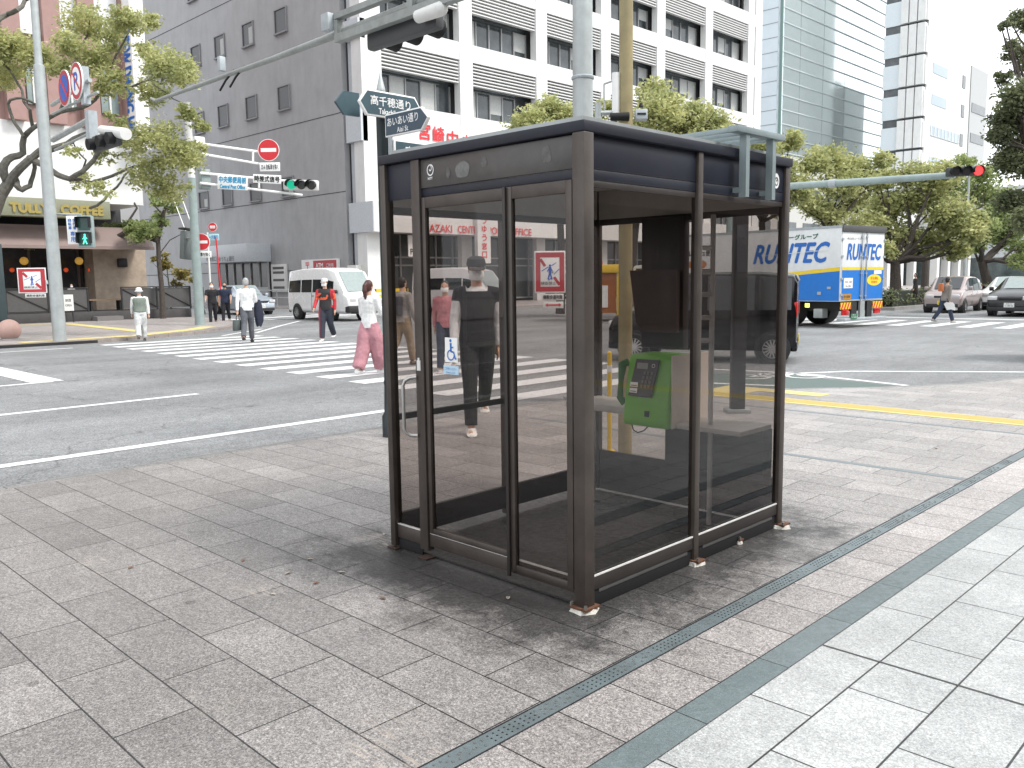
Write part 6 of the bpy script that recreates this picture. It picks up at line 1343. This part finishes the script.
# ------------------------------------------------------------------ towers down the street
gl = thing('glass_tower', 'tall pale glass office tower with thin horizontal fins behind the street trees', 'building', (-65, 124, 0))
GT = mat('mirror_facade', (.80, .87, .88), .04, .85, .02, .2)
part('side_face', mat('pale_panel', (.50,.56,.60), .35, .1, .05, .3), (-76, -65.6, 123.9, 124.6, 0, 70), gl); part('glass_face', GT, (-76, -65.02, 124.6, 170, 0, 70), gl)
f = MB()
for k in range(32): z = 1.2+k*2.12; f.box(-64.99, -64.86, 124, 170, z-.06, z+.06)
f.build('fins', mat('fin_white', (.50,.54,.55), .4), gl)
f = MB()
for k in range(30): f.box(-76, -65.6, 123.86, 123.899, 1.2+k*2.12-.04, 1.2+k*2.12+.04)
f.build('panel_joint', mat('joint_grey', (.2,.22,.23), .7), gl); part('corner_trim', mat('green_trim', (.12,.2,.18), .5), (-65.25, -64.9, 123.88, 124.15, 0, 70), gl)
f = MB()
for k in range(5): f.box(-65.0, -64.99, 130+k*8-.02, 130+k*8+.02, 0, 70)
f.build('mullions', mat('joint_grey', ()) if False else MATS['joint_grey'], gl)
# the block across the street that this glass mirrors
mbld = thing('facing_tower', 'dark office slab across the street, seen only mirrored in the pale glass tower', 'building', (20, 260, 0))
ya, yb = onx(781, 100, -145).y, onx(842, 100, -145).y; zt = onx(800, 68, -145).z
part('slab', mat('dark_green_stone', (.10,.14,.14), .6, 0, .1, .3), (15, 45, ya, yb, 0, zt), mbld)
f = MB()
for i in range(9):
    for j in range(8): y = ya+(yb-ya)*(.32+.075*i); f.box(14.7, 14.99, y, y+(yb-ya)*.05, zt*.40+j*zt*.055-zt*.2, zt*.40+j*zt*.055+zt*.035-zt*.2)
f.build('windows', mat('lit_glass', (.35,.45,.48), .1, .4), mbld)
tw = thing('stepped_tower', 'white office tower with ribbed corner and dark window bands, right of the glass tower', 'building', (-50, 141, 0))
xl = ony(883, 100, 140.8).x; xr = ony(925, 100, 140.8).x
part('body', PW, (xl, xr, 141.2, 161, 0, 62), tw)
for k in range(14):
    z1 = 2.3+4.7*k
    part('window_band', WG, (xl, xr-.2, 140.9, 141.19, z1+3.3, z1+4.5), tw)
    part('spandrel', mat('pale_blue_spandrel', (.60,.65,.68), .4), (xl-.02, xl+(xr-xl)*.40, 140.6, 141.19, z1-.2, z1+3.29), tw)
    f = MB()
    for j in range(3): x0_ = xl+(xr-xl)*(.40+.2*j); f.box(x0_, x0_+(xr-xl)*.17, 140.1, 141.19, z1-.2, z1+4.1); f.box(x0_+(xr-xl)*.17, x0_+(xr-xl)*.2, 140.5, 141.19, z1-.2, z1+3.6)
    f.build('rib', PW, tw)
    if k in (1, 3, 4, 5, 6): part('window_row', mat('pale_office_glass', (.38,.45,.50), .2, .1), (xr, xr+.06, 143.5, 157 if k < 5 else 150, z1+1.9, z1+3.4), tw)
    if k in (4, 5, 6): part('window', WG, (xr, xr+.08, 157.2, 158.6, z1+1.6, z1+3.6), tw)
    if k < 5: f = MB(); [f.box(xr+.061, xr+.12, 143.5+j*1.6, 143.7+j*1.6, z1+1.9, z1+3.4) for j in range(9)]; f.box(xr+.061, xr+.12, 143.5, 156.5, z1+1.86, z1+1.9); f.build('mullions', PW, tw)
pb = thing('pale_slab', 'plain pale grey slab block just right of the white ribbed tower', 'building', (-50, 168, 0)); part('body', mat('pale_grey_wall', (.42,.43,.43), .7, 0, .05), (-58, -50.2, 162.2, 171, 0, 36.5), pb)
f = MB()
for j in range(6): f.box(-50.2, -50.12, 163, 170, 4+j*5, 5.5+j*5)
f.build('window_row', WG, pb)
# low street-front buildings behind the trees
def lowb(label, x, y0, y1, h, wall, bays, gnd=4.2):
    t_ = thing('shop_building', label, 'building', (x, (y0+y1)/2, 0), 0, 'low buildings along the street behind the trees')
    part('wall', wall, (x-15, x, y0, y1, gnd, h), t_); part('shopfront', mat('low_shop_glass', (.09,.11,.11), .15, 0, .5, .5), (x-15, x-1.4, y0, y1, 0, gnd), t_)
    s = (y1-y0)/bays
    for k in range(bays+1): part('column', OFFW, (x-1.0, x-.05, y0+k*s-.45, y0+k*s+.45, 0, gnd-.01), t_)
    nf = int((h-gnd-1)//3.6)
    for j in range(nf):
        for k in range(bays): part('window', WG, (x, x+.06, y0+k*s+.8, y0+(k+1)*s-.8, gnd+1.2+3.6*j, gnd+3.0+3.6*j), t_)
lowb('grey white low building between the post office and the glass tower', -44, 77.5, 100, 14, mat('wall_a', (.45,.45,.43), .7), 4)
lowb('low pale building with columns directly behind the median hedge', -44, 100.3, 123, 12, mat('wall_b', (.52,.53,.52), .7), 5)
lowb('pale colonnaded building behind the pinkish small car', -42, 126, 139, 12, mat('wall_c', (.55,.56,.56), .7), 3)
lowb('white building with blue sign behind the bent tree at the right edge', -38, 163, 215, 16, mat('wall_d', (.50,.52,.53), .7), 7)
lowb('far grey building that closes the street behind the black car', -30, 216, 250, 12, mat('wall_e', (.40,.42,.42), .7), 4)
# building on our own side of the street: seen in the booth's right-hand glass
ar = thing('arcade_building', 'brown arcade building seen only as reflections in the booth glass', 'building', (9, 10, 0))
BRW = mat('brown_tile', (.11, .065, .05), .5, 0, .15, 2)
part('upper_wall', BRW, (9.2, 20, -25, 60, 3.4, 9), ar); part('shopfront', mat('arcade_glass', (.04,.04,.045), .1, 0, .5, .6), (11.5, 20, -25, 60, 0, 3.4), ar)
for k in range(13): part('column', BRW, (9.2, 9.9, -22+k*6.3, -21.2+k*6.3, 0, 3.39), ar)
for k in range(12): part('window', WG, (9.14, 9.2, -20+k*6.3, -16.5+k*6.3, 5.0, 7.4), ar)
# ------------------------------------------------------------------ left signal pole and its signs
pL = onz(60, 341, ZF); t_ = thing('signal_pole', 'grey steel pole on the far left pavement carrying round signs and a camera arm', 'signal pole', tuple(pL))
b = MB(); b.tube([pL, pL+Vector((0,0,1)), pL+Vector((0,0,7.1)), pL+Vector((0,0,7.12)), pL+Vector((0,0,13))], [.17,.165,.135,.095,.075], 20); b.build('pole', GALV, t_, smooth=True)
def armx(z0, x1, z1, r, y=pL.y): b = MB(); b.tube([(pL.x, y, z0), (x1, y, z1)], r, 8); b.build('arm', GALV, t_, smooth=True)
PY_ = pL.y-.05
for (u0, v0, u1, v1, r) in ((52,105,90,80,.05), (52,114,98,92,.03), (53,140,92,118,.07), (55,150,88,134,.03)):
    a = ony(u0, v0, PY_); c = ony(u1, v1, PY_); b = MB(); b.tube([a, c], r, 8); b.build('arm', GALV, t_, smooth=True)
b = MB(); c = ony(92, 128, PY_); b.box(c.x-.12, c.x+.10, PY_-.1, PY_+.1, c.z-.38, c.z+.38); b.build('end_plate', LGREY, t_)
b = MB(); c = ony(86, 86, PY_); b.box(c.x-.10, c.x+.10, PY_-.1, PY_+.05, c.z-.42, c.z+.42); b.build('end_plate', LGREY, t_)
def disc(nm, label, c, rad, nrm_right, up=(0,0,1), kind='noentry', t=.03, sub=None, thing_=None):
    M = frame(c, nrm_right, up); T = thing(nm, label, 'road sign', tuple(c)); n = 32
    P_ = lambda r, z: [(r*math.cos(2*math.pi*k/n), r*math.sin(2*math.pi*k/n), z) for k in range(n)]
    b = MB(); b.M = M; b.prism(P_(rad, -t), (0,0,t)); pl = b.build('sign_plate', WHITE, T)
    b = MB(); b.M = M
    if kind == 'noentry': b.poly(P_(rad*.95, .003)); b.build('red_disc', RED, pl); b = MB(); b.M = M; b.box(-rad*.72, rad*.72, -rad*.17, rad*.17, .004, .006); b.build('white_bar', WHITE, pl)
    if kind == 'nostop':
        b.poly(P_(rad*.97, .003)); b.build('red_ring', DRED, pl); b = MB(); b.M = M; b.poly(P_(rad*.74, .006)); b.build('blue_disc', BLUE, pl); b = MB(); b.M = M; pst(b, [(-rad*.55, rad*.55), (rad*.55, -rad*.55)], rad*.2, .009); b.build('red_bar', RED, pl)
    if kind == 'nopark':
        b.poly(P_(rad*.97, .003)); b.build('red_ring', DRED, pl); b = MB(); b.M = M; b.poly(P_(rad*.74, .006)); b.build('white_disc', WHITE, pl); b = MB(); b.M = M; text(b, 'P', 0, 0, rad*.6, rad*.9, .009, bold=.012); b.build('letter', BLUE, pl); b = MB(); b.M = M; pst(b, [(-rad*.5, rad*.5), (rad*.5, -rad*.5)], rad*.14, .012); b.build('red_bar', RED, pl)
    if kind == 'text': b.poly(P_(rad*.95, .003)); b.build('red_disc', RED, pl); b = MB(); b.M = M; b.box(-rad*.6, rad*.6, -rad*.3, rad*.3, .004, .006); b.build('white_panel', WHITE, pl); b = MB(); b.M = M; text(b, '止まれ', 0, 0, rad*1.0, rad*.35, .008); b.build('lettering', TXTR, pl)
    if sub:
        tx, w, h, dy, m_, tm = sub; b = MB(); b.M = M @ Matrix.Translation((0.02, dy, 0)); b.box(-w/2, w/2, -h/2, h/2, -.02, 0); sp2 = b.build('sub_plate', m_, T, bevel=.004); b2 = MB(); b2.M = b.M; text(b2, tx, 0, 0, w*.84, h*.62, .003, bold=.003); b2.build('lettering', tm, sp2)
    return T
c = ony(64, 88, PY_-.1); disc('no_stopping_sign', 'round red and blue no stopping sign on the grey pole, left of the P sign', c, .42, (1,-.03,0), kind='nostop')
c = ony(76, 81, PY_-.15); disc('no_parking_sign', 'round red ringed sign with a struck letter P on the grey pole', c, .42, (1,-.03,0), kind='nopark')
# camera / signal seen from behind on the arm end
c = ony(104, 134, PY_); T = thing('traffic_signal', 'dark signal head with a white hood on the arm of the left grey pole', 'traffic light', tuple(c))
b = MB(); a = ony(94, 139, PY_); e = ony(120, 139, PY_); b.box(a.x, e.x, PY_-.07, PY_+.07, c.z-.36, c.z+.02); b.build('housing', mat('signal_back', ()) if False else MATS['signal_back'], T, bevel=.06)
b = MB(); a = ony(102, 130, PY_); e = ony(126, 134, PY_); b.tube([a, e], [.10,.13], 14); b.build('hood', OFFW, T, smooth=True)
for k in range(3): b = MB(); x = ony(97+k*10, 140, PY_).x; b.cyl((x, PY_-.07, c.z-.18), (x, PY_-.22, c.z-.2), .13, n=14); b.build('visor', BLACK, T, smooth=True)
# pedestrian signal and its text board
ZP = .0; cs = dep(84.5, 231.5, (pL-EYEP).dot(_f)-.3); T = thing('pedestrian_signal', 'pedestrian signal with a lit green walking figure on the left grey pole', 'traffic light', tuple(cs)); M = frame(cs, _r0)
b = MB(); b.M = M; b.box(-.21, .21, -.42, .42, -.15, 0); hs = b.build('housing', GREENPOLE, T, bevel=.03)
for s, nm in ((.2, 'stop_lens'), (-.2, 'walk_lens')):
    b = MB(); b.M = M; b.box(-.16, .16, s-.165, s+.165, .001, .006); ln = b.build(nm, mat('lens_dark', (.02,.07,.06), .25), hs)
    b = MB(); b.M = M
    for bx_ in ((-.18,.18,s+.165,s+.18), (-.18,-.165,s-.1,s+.165), (.165,.18,s-.1,s+.165)): b.box(bx_[0], bx_[1], bx_[2], bx_[3], 0, .14)
    b.build('visor', BLACK, hs)
LIT = mat('lit_green', (.1,.8,.5), .4, emit=(.06,.75,.42), estr=.9)
b = MB(); b.M = M; b.ball((0,-.085,.008), .028, 10, sz=.2); pst(b, [(0,-.11),(0,-.21)], .055, .009); pst(b, [(0,-.2),(-.05,-.33)], .03, .010); pst(b, [(0,-.2),(.05,-.33)], .03, .011); pst(b, [(0,-.13),(-.06,-.2)], .02, .012); pst(b, [(0,-.13),(.06,-.19)], .02, .013); b.build('walking_figure', LIT, hs)
b = MB(); b.tube([M @ Vector((-.1,.45,-.1)), M @ Vector((-.75,.47,-.1))], .025, 8); b.build('arm', GALV, T)
ct = dep(72.5, 230, (pL-EYEP).dot(_f)-.3); T = thing('bicycle_pedestrian_board', 'white board with blue vertical characters beside the pedestrian signal', 'sign', tuple(ct)); M = frame(ct, _r0)
b = MB(); b.M = M; b.box(-.15, .15, -.37, .37, -.04, 0); pl = b.build('board', WHITE, T, bevel=.01); b = MB(); b.M = M; vtext(b, '自転車', -.06, .30, .085, .085, .10, .003, .003); vtext(b, '歩行者', .06, .30, .085, .085, .10, .003, .003); vtext(b, '専用', 0, -.04, .12, .12, .145, .003, .003); b.build('lettering', TXTBL, pl)
cg = dep(32, 280.5, (pL-EYEP).dot(_f)-.3); g_ = nocross('no_crossing_sign', 'red bordered no crossing sign on a short arm left of the far grey pole', frame(cg, _r0), .76, .66, arrow=False)
b = MB(); b.tube([cg+_r0*.38, Vector((pL.x, pL.y-.2, cg.z-.1))], .03, 8); b.build('bracket', GALV, g_)
# ------------------------------------------------------------------ pole at the far corner with the green signal
p2 = onz(200, 325, ZF); T2 = thing('signal_pole', 'pale green and white signal pole on the far corner with ladder arms stretching right', 'signal pole', tuple(p2)); Dp = (p2-EYEP).dot(_f)
zs = [dep(199, v, Dp).z for v in (180, 126)]
b = MB(); b.tube([p2, (p2.x, p2.y, zs[0])], [.17,.14], 18); b.build('pole', GREENPOLE, T2, smooth=True); b = MB(); b.tube([(p2.x, p2.y, zs[0]), (p2.x, p2.y, zs[1]+.6), (p2.x, p2.y, zs[1]+.65)], [.125,.10,.13], 16); b.build('pole_top', OFFW, T2, smooth=True)
AD = Vector((-.10, .995, 0)).normalized()
def ap(u, v): return onp(u, v, (p2.x, p2.y), (AD.x, AD.y))
for (a, c, r) in (((196,143),(268,153),.045), ((196,153),(272,166),.045), ((200,173),(298,182),.045), ((200,183),(302,195),.045)):
    b = MB(); b.tube([ap(*a), ap(*c)], r, 8); b.build('arm', WHITE, T2, smooth=True)
for (a, c) in (((253,151),(253,161)), ((259,178),(259,188))): b = MB(); b.tube([ap(*a), ap(*c)], .04, 8); b.build('arm_strut', WHITE, T2, smooth=True)
b = MB(); a = dep(198, 147, Dp); b.box(a.x-.2, a.x+.2, a.y-.2, a.y+.2, a.z-.35, a.z+.35); b.build('collar', OFFW, T2, bevel=.05)
b = MB(); a = dep(203, 178, Dp); b.box(a.x-.12, a.x+.2, a.y-.15, a.y+.2, a.z-.4, a.z+.3); b.build('clamp_box', GREENPOLE, T2, bevel=.03)
Dn = lambda u, v: (ap(u, v)-EYEP).dot(_f)
c = dep(268.5, 150, Dn(268.5, 155)-.5); s_ = Dn(268.5,155)/858; disc('no_entry_sign', 'large round no entry sign at the end of the upper white arm', c, 10.6*s_, _r0, sub=('22-6 自転車を除く', 20*s_, 8.5*s_, -16.2*s_, WHITE, TXTB))
def plate(nm, label, u, v, w, h, lines, m_, tm, D):
    c = dep(u, v, D); s = D/858; M = frame(c, _r0 + Vector((0,0,-.06))); T = thing(nm, label, 'sign', tuple(c)); b = MB(); b.M = M; b.box(-w*s/2, w*s/2, -h*s/2, h*s/2, -.03, 0); pl = b.build('plate', m_, T, bevel=.008)
    b = MB(); b.M = M
    for tx, y, ww, hh in lines: text(b, tx, 0, y*s, ww*s, hh*s, .004, bold=.008)
    b.build('lettering', tm, pl); return T
plate('place_name_plate', 'white plate with light blue place name characters on the lower white arm', 232.5, 182.5, 30, 14, [('中央郵便局前', 2.6, 27, 6.2), ('Central Post Office', -4.2, 25, 3.6)], WHITE, mat('lettering_cyan', (.02,.28,.50), .5), Dn(232,182)-.6)
plate('timed_signal_plate', 'white plate with black characters just left of the traffic light on the lower arm', 267, 179, 28, 8.5, [('時差式信号', 0, 25, 5.6)], WHITE, TXTB, Dn(267,180)-.7)
D0 = Dn(300, 186)-.6; s0 = D0/858; c = dep(301, 185, D0); T = thing('traffic_signal', 'horizontal traffic light with its green lamp lit at the end of the white arm', 'traffic light', tuple(c)); M = frame(c, _r0+Vector((0,0,-.04)))
b = MB(); b.M = M; b.box(-18*s0, 17*s0, -5*s0, 5.2*s0, -.22, 0); hs = b.build('housing', OFFW, T, bevel=.05)
for k, (x, m_) in enumerate(((-9.5, mat('lamp_green_lit', (.02,.2,.13), .3, emit=(.0,.30,.17), estr=.7)), (0.5, mat('lamp_off', (.03,.03,.03), .2)), (10.5, mat('lamp_off', ()) if False else None))):
    m_ = m_ or MATS['lamp_off']; b = MB(); b.M = M; b.cyl((x*s0, 0, 0), (x*s0, 0, .03), 4.4*s0, n=22); b.build('lamp', m_, hs, smooth=True)
    b = MB(); b.M = M; pts = [(x*s0+4.8*s0*math.cos(R(-20+220*j/16)), 4.8*s0*math.sin(R(-20+220*j/16)), 0) for j in range(17)]
    b.add([(*p[:2], 0) for p in pts]+[(*p[:2], .36) for p in pts], [(j, j+1, 18+j, 17+j) for j in range(16)]); b.build('visor', BLACK, hs, smooth=True)
c = dep(201.5, 242, Dp-.25); disc('no_entry_sign', 'round no entry sign mounted low on the pale green pole', c, 8.3*Dp/858, _r0, sub=('自転車を除く', 17*Dp/858, 6.2*Dp/858, -12.2*Dp/858, WHITE, TXTB))
c = dep(186.5, 244, Dp+.1); T = thing('pedestrian_signal', 'dark pedestrian signal seen edge on, left of the pale green pole', 'traffic light', tuple(c)); M = frame(c, (_r0*.5+_f*.8)); b = MB(); b.M = M; b.box(-.2,.2,-.55,.45,-.12,.12); b.build('housing', mat('signal_edge', (.12,.14,.14), .5), T, bevel=.03); b = MB(); b.tube([c+Vector((0,0,.2)), Vector((p2.x, p2.y, c.z+.2))], .04, 8); b.build('arm', GALV, T)
b = MB(); b.M = M; b.box(-.24,.24,.5,.56,-.16,.16); b.build('hood', TRIM, T)
# red and white pole with its small signs behind
p3 = ony(222, 300, 18.6); p3.z = ZF; T = thing('striped_pole', 'thin red guard pole with a stay wire in front of the grey wall', 'pole', tuple(p3)); z1 = ony(218, 238, 18.6).z; b = MB(); b.tube([p3, (p3.x-.25, p3.y, z1)], .035, 8); b.build('pole', RED, T, smooth=True)
p4 = ony(211, 300, 18.6); p4.z = ZF; b = MB(); b.tube([p4, (p4.x, p4.y, ony(211, 232, 18.6).z)], .05, 8); T4 = thing('sign_post', 'white sign post behind the pale green pole', 'pole', tuple(p4)); b.build('pole', OFFW, T4, smooth=True)
c = ony(212.5, 227, 18.5); D4 = (c-EYEP).dot(_f); disc('stop_sign', 'small round red sign with a white centre, up behind the low no entry sign', c, 4.4*D4/858, _r0, kind='text', sub=('一方通行', 11*D4/858, 6.5*D4/858, -10*D4/858, mat('pale_cyan', (.4,.62,.66), .5), TXTBL))
# guard rail and yellow barrier in front of the post office
gr = thing('guard_rail', 'thin grey pipe guard rail along the foot of the grey wall', 'railing', (-50, 27.8, 0)); b = MB(); b.tube([(-66, 27.8, 1.05), (-40, 27.8, 1.05)], .035, 6); b.tube([(-66, 27.8, .6), (-40, 27.8, .6)], .03, 6); b.build('rails', GALV, gr, smooth=True)
b = MB()
for k in range(14): b.cyl((-66+k*2, 27.8, 0), (-66+k*2, 27.8, 1.05), .035, n=8)
b.build('posts', GALV, gr)
c = onx(378, 306, -36.5); T = thing('yellow_barrier', 'low yellow striped barrier behind the person in pink trousers', 'barrier', (c.x, c.y, .03))
for k in range(3): b = MB(); b.box(c.x-.03, c.x+.03, c.y-1.0, c.y+2.0, .35+k*.3, .53+k*.3); b.build('rail', YEL, T)
for s in (-.95, 1.9): b = MB(); b.box(c.x-.05, c.x+.05, c.y+s-.04, c.y+s+.04, .03, 1.2); b.build('leg', TRIM, T)
# ------------------------------------------------------------------ far signal with the red lamp
ys_ = 29.0; A0 = ony(760, 188, ys_); A1 = ony(984, 173, ys_); pz = (A0.z+A1.z)/2
T = thing('signal_mast', 'grey green cantilever signal mast beyond the truck, its arm reaching right', 'signal mast', (A0.x-1.2, ys_, ZR)); 
b = MB(); b.tube([(A0.x-1.2, ys_, ZR), (A0.x-1.2, ys_, A0.z+.3)], [.16,.13], 14); b.build('pole', GREENPOLE, T, smooth=True)
b = MB(); A1b = ony(955, 175, ys_); b.tube([(A0.x-1.2, ys_, A0.z), A0, ony(870, 181, ys_), A1b], [.12,.115,.12,.10], 12); b.build('arm', GREENPOLE, T, smooth=True)
for u in (833,): q = ony(u, 183.5, ys_); b = MB(); b.tube([q-Vector((.12,0,0)), q+Vector((.12,0,0))], .15, 12); b.build('clamp', LGREY, T)
c = ony(968, 171, ys_-.1); Ds = (c-EYEP).dot(_f); s0 = Ds/858; T = thing('traffic_signal', 'horizontal traffic light with its red lamp lit at the right end of the far arm', 'traffic light', tuple(c)); M = frame(c, _r0+Vector((0,0,.03)))
b = MB(); b.M = M; b.box(-20*s0, 17*s0, -4.6*s0, 4.6*s0, -.2, 0); hs = b.build('housing', mat('signal_dark', (.05,.055,.055), .5), T, bevel=.05)
LR = mat('lamp_red_lit', (.5,.02,.02), .3, emit=(1,.03,.03), estr=1.6)
for x, m_ in ((-13, MATS['lamp_off']), (-2, MATS['lamp_off']), (10, LR)):
    b = MB(); b.M = M; b.cyl((x*s0, 0, 0), (x*s0, 0, .04), 4.5*s0, n=22); b.build('lamp', m_, hs, smooth=True)
    b = MB(); b.M = M; pts = [(x*s0+5.0*s0*math.cos(R(-20+220*j/16)), 5.0*s0*math.sin(R(-20+220*j/16)), 0) for j in range(17)]
    b.add([(*p[:2], 0) for p in pts]+[(*p[:2], .14) for p in pts], [(j, j+1, 18+j, 17+j) for j in range(16)]); b.build('visor', BLACK, hs, smooth=True)
# slim lamp post, kiosk, small wall signs
q = dep(964, 280, 60); T = thing('lamp_post', 'slim grey lamp post rising from behind the far white cars', 'lamp post', (q.x, q.y, ZR)); b = MB(); b.tube([(q.x, q.y, ZR), (q.x, q.y, dep(964, 176, 60).z)], [.12,.07], 10); b.build('pole', GALV, T, smooth=True); zt_ = dep(964, 176, 60).z; b = MB(); b.obox((q.x, q.y, zt_), (.5,.3,0), (.08,-.12,0), (0,0,.06)); b.build('lamp_head', GALV, T)
q = dep(603, 301, 32); q.z = ZR; T = thing('kiosk', 'small kiosk with yellow roof and orange body, seen through the booth glass', 'kiosk', tuple(q), facing(0))
b = MB(); b.box(-1.0, .75, -.9, .9, 1.75, 2.05); b.build('roof', YEL, T, bevel=.03, local=True); b = MB(); b.box(-.9, .4, -.7, .7, .3, 1.74); b.build('body', ORANGE, T, local=True); b = MB(); b.box(-.2, .1, -.74, -.705, .5, 1.3); b.build('hatch', WHITE, T, local=True)
for x in (.45, .6): b = MB(); b.box(x-.04, x+.04, -.85, -.75, 0, 1.75); b.build('support', YEL, T, local=True)
b = MB(); b.box(-.4,-.05,-.4,.4,2.06,2.2); b.build('beacon', RED, T, local=True, bevel=.03)
# thin overhead wires near the small tree
T = thing('overhead_wire', 'thin stay wires slanting down beside the pale green pole', 'wire', (-35, 18, 6))
for a, c in (((172,195),(186,232)), ((180,193),(192,226))): b = MB(); b.tube([dep(*a, 36), dep(*c, 35)], .02, 5); b.build('wire', OFFW, T)

# ------------------------------------------------------------------ light
w = bpy.data.worlds.new('World'); S.world = w; w.use_nodes = True; nt = w.node_tree; N = nt.nodes; L = nt.links; bg = N['Background']
sun_dir = Vector((.66, .30, .90)).normalized(); el = math.asin(sun_dir.z); rot = math.atan2(sun_dir.x, sun_dir.y)
sky = N.new('ShaderNodeTexSky'); sky.sky_type = 'NISHITA'; sky.sun_disc = False; sky.sun_elevation = el; sky.sun_rotation = rot; sky.dust_density = 4; sky.air_density = 1.2; sky.ozone_density = 1
tc = N.new('ShaderNodeTexCoord'); n = N.new('ShaderNodeTexNoise'); n.inputs['Scale'].default_value = 2.2; n.inputs['Detail'].default_value = 7; n.inputs['Roughness'].default_value = .6
mp = N.new('ShaderNodeMapping'); mp.inputs['Scale'].default_value = (1, 1, 3); L.new(tc.outputs['Generated'], mp.inputs[0]); L.new(mp.outputs[0], n.inputs['Vector'])
mr = N.new('ShaderNodeMapRange'); mr.inputs[1].default_value = .30; mr.inputs[2].default_value = .62; mr.inputs[3].default_value = .78; mr.inputs[4].default_value = 1.0; L.new(n.outputs['Fac'], mr.inputs[0])
mx = N.new('ShaderNodeMix'); mx.data_type = 'RGBA'; L.new(mr.outputs[0], mx.inputs['Factor']); L.new(sky.outputs[0], mx.inputs['A']); mx.inputs['B'].default_value = (8.8, 9.1, 9.4, 1)
L.new(mx.outputs['Result'], bg.inputs[0]); bg.inputs[1].default_value = .10
sd = bpy.data.lights.new('sun', 'SUN'); sd.energy = 1.5; sd.angle = R(14); sd.color = (1, .965, .92); so = bpy.data.objects.new('sun', sd); COL.objects.link(so)
so.rotation_euler = sun_dir.to_track_quat('Z', 'Y').to_euler()
S.view_settings.view_transform = 'Standard'; S.view_settings.look = 'None'; S.view_settings.exposure = 1.15; S.view_settings.gamma = 1
S.render.engine = 'CYCLES'; S.cycles.max_bounces = 8; S.cycles.transparent_max_bounces = 16
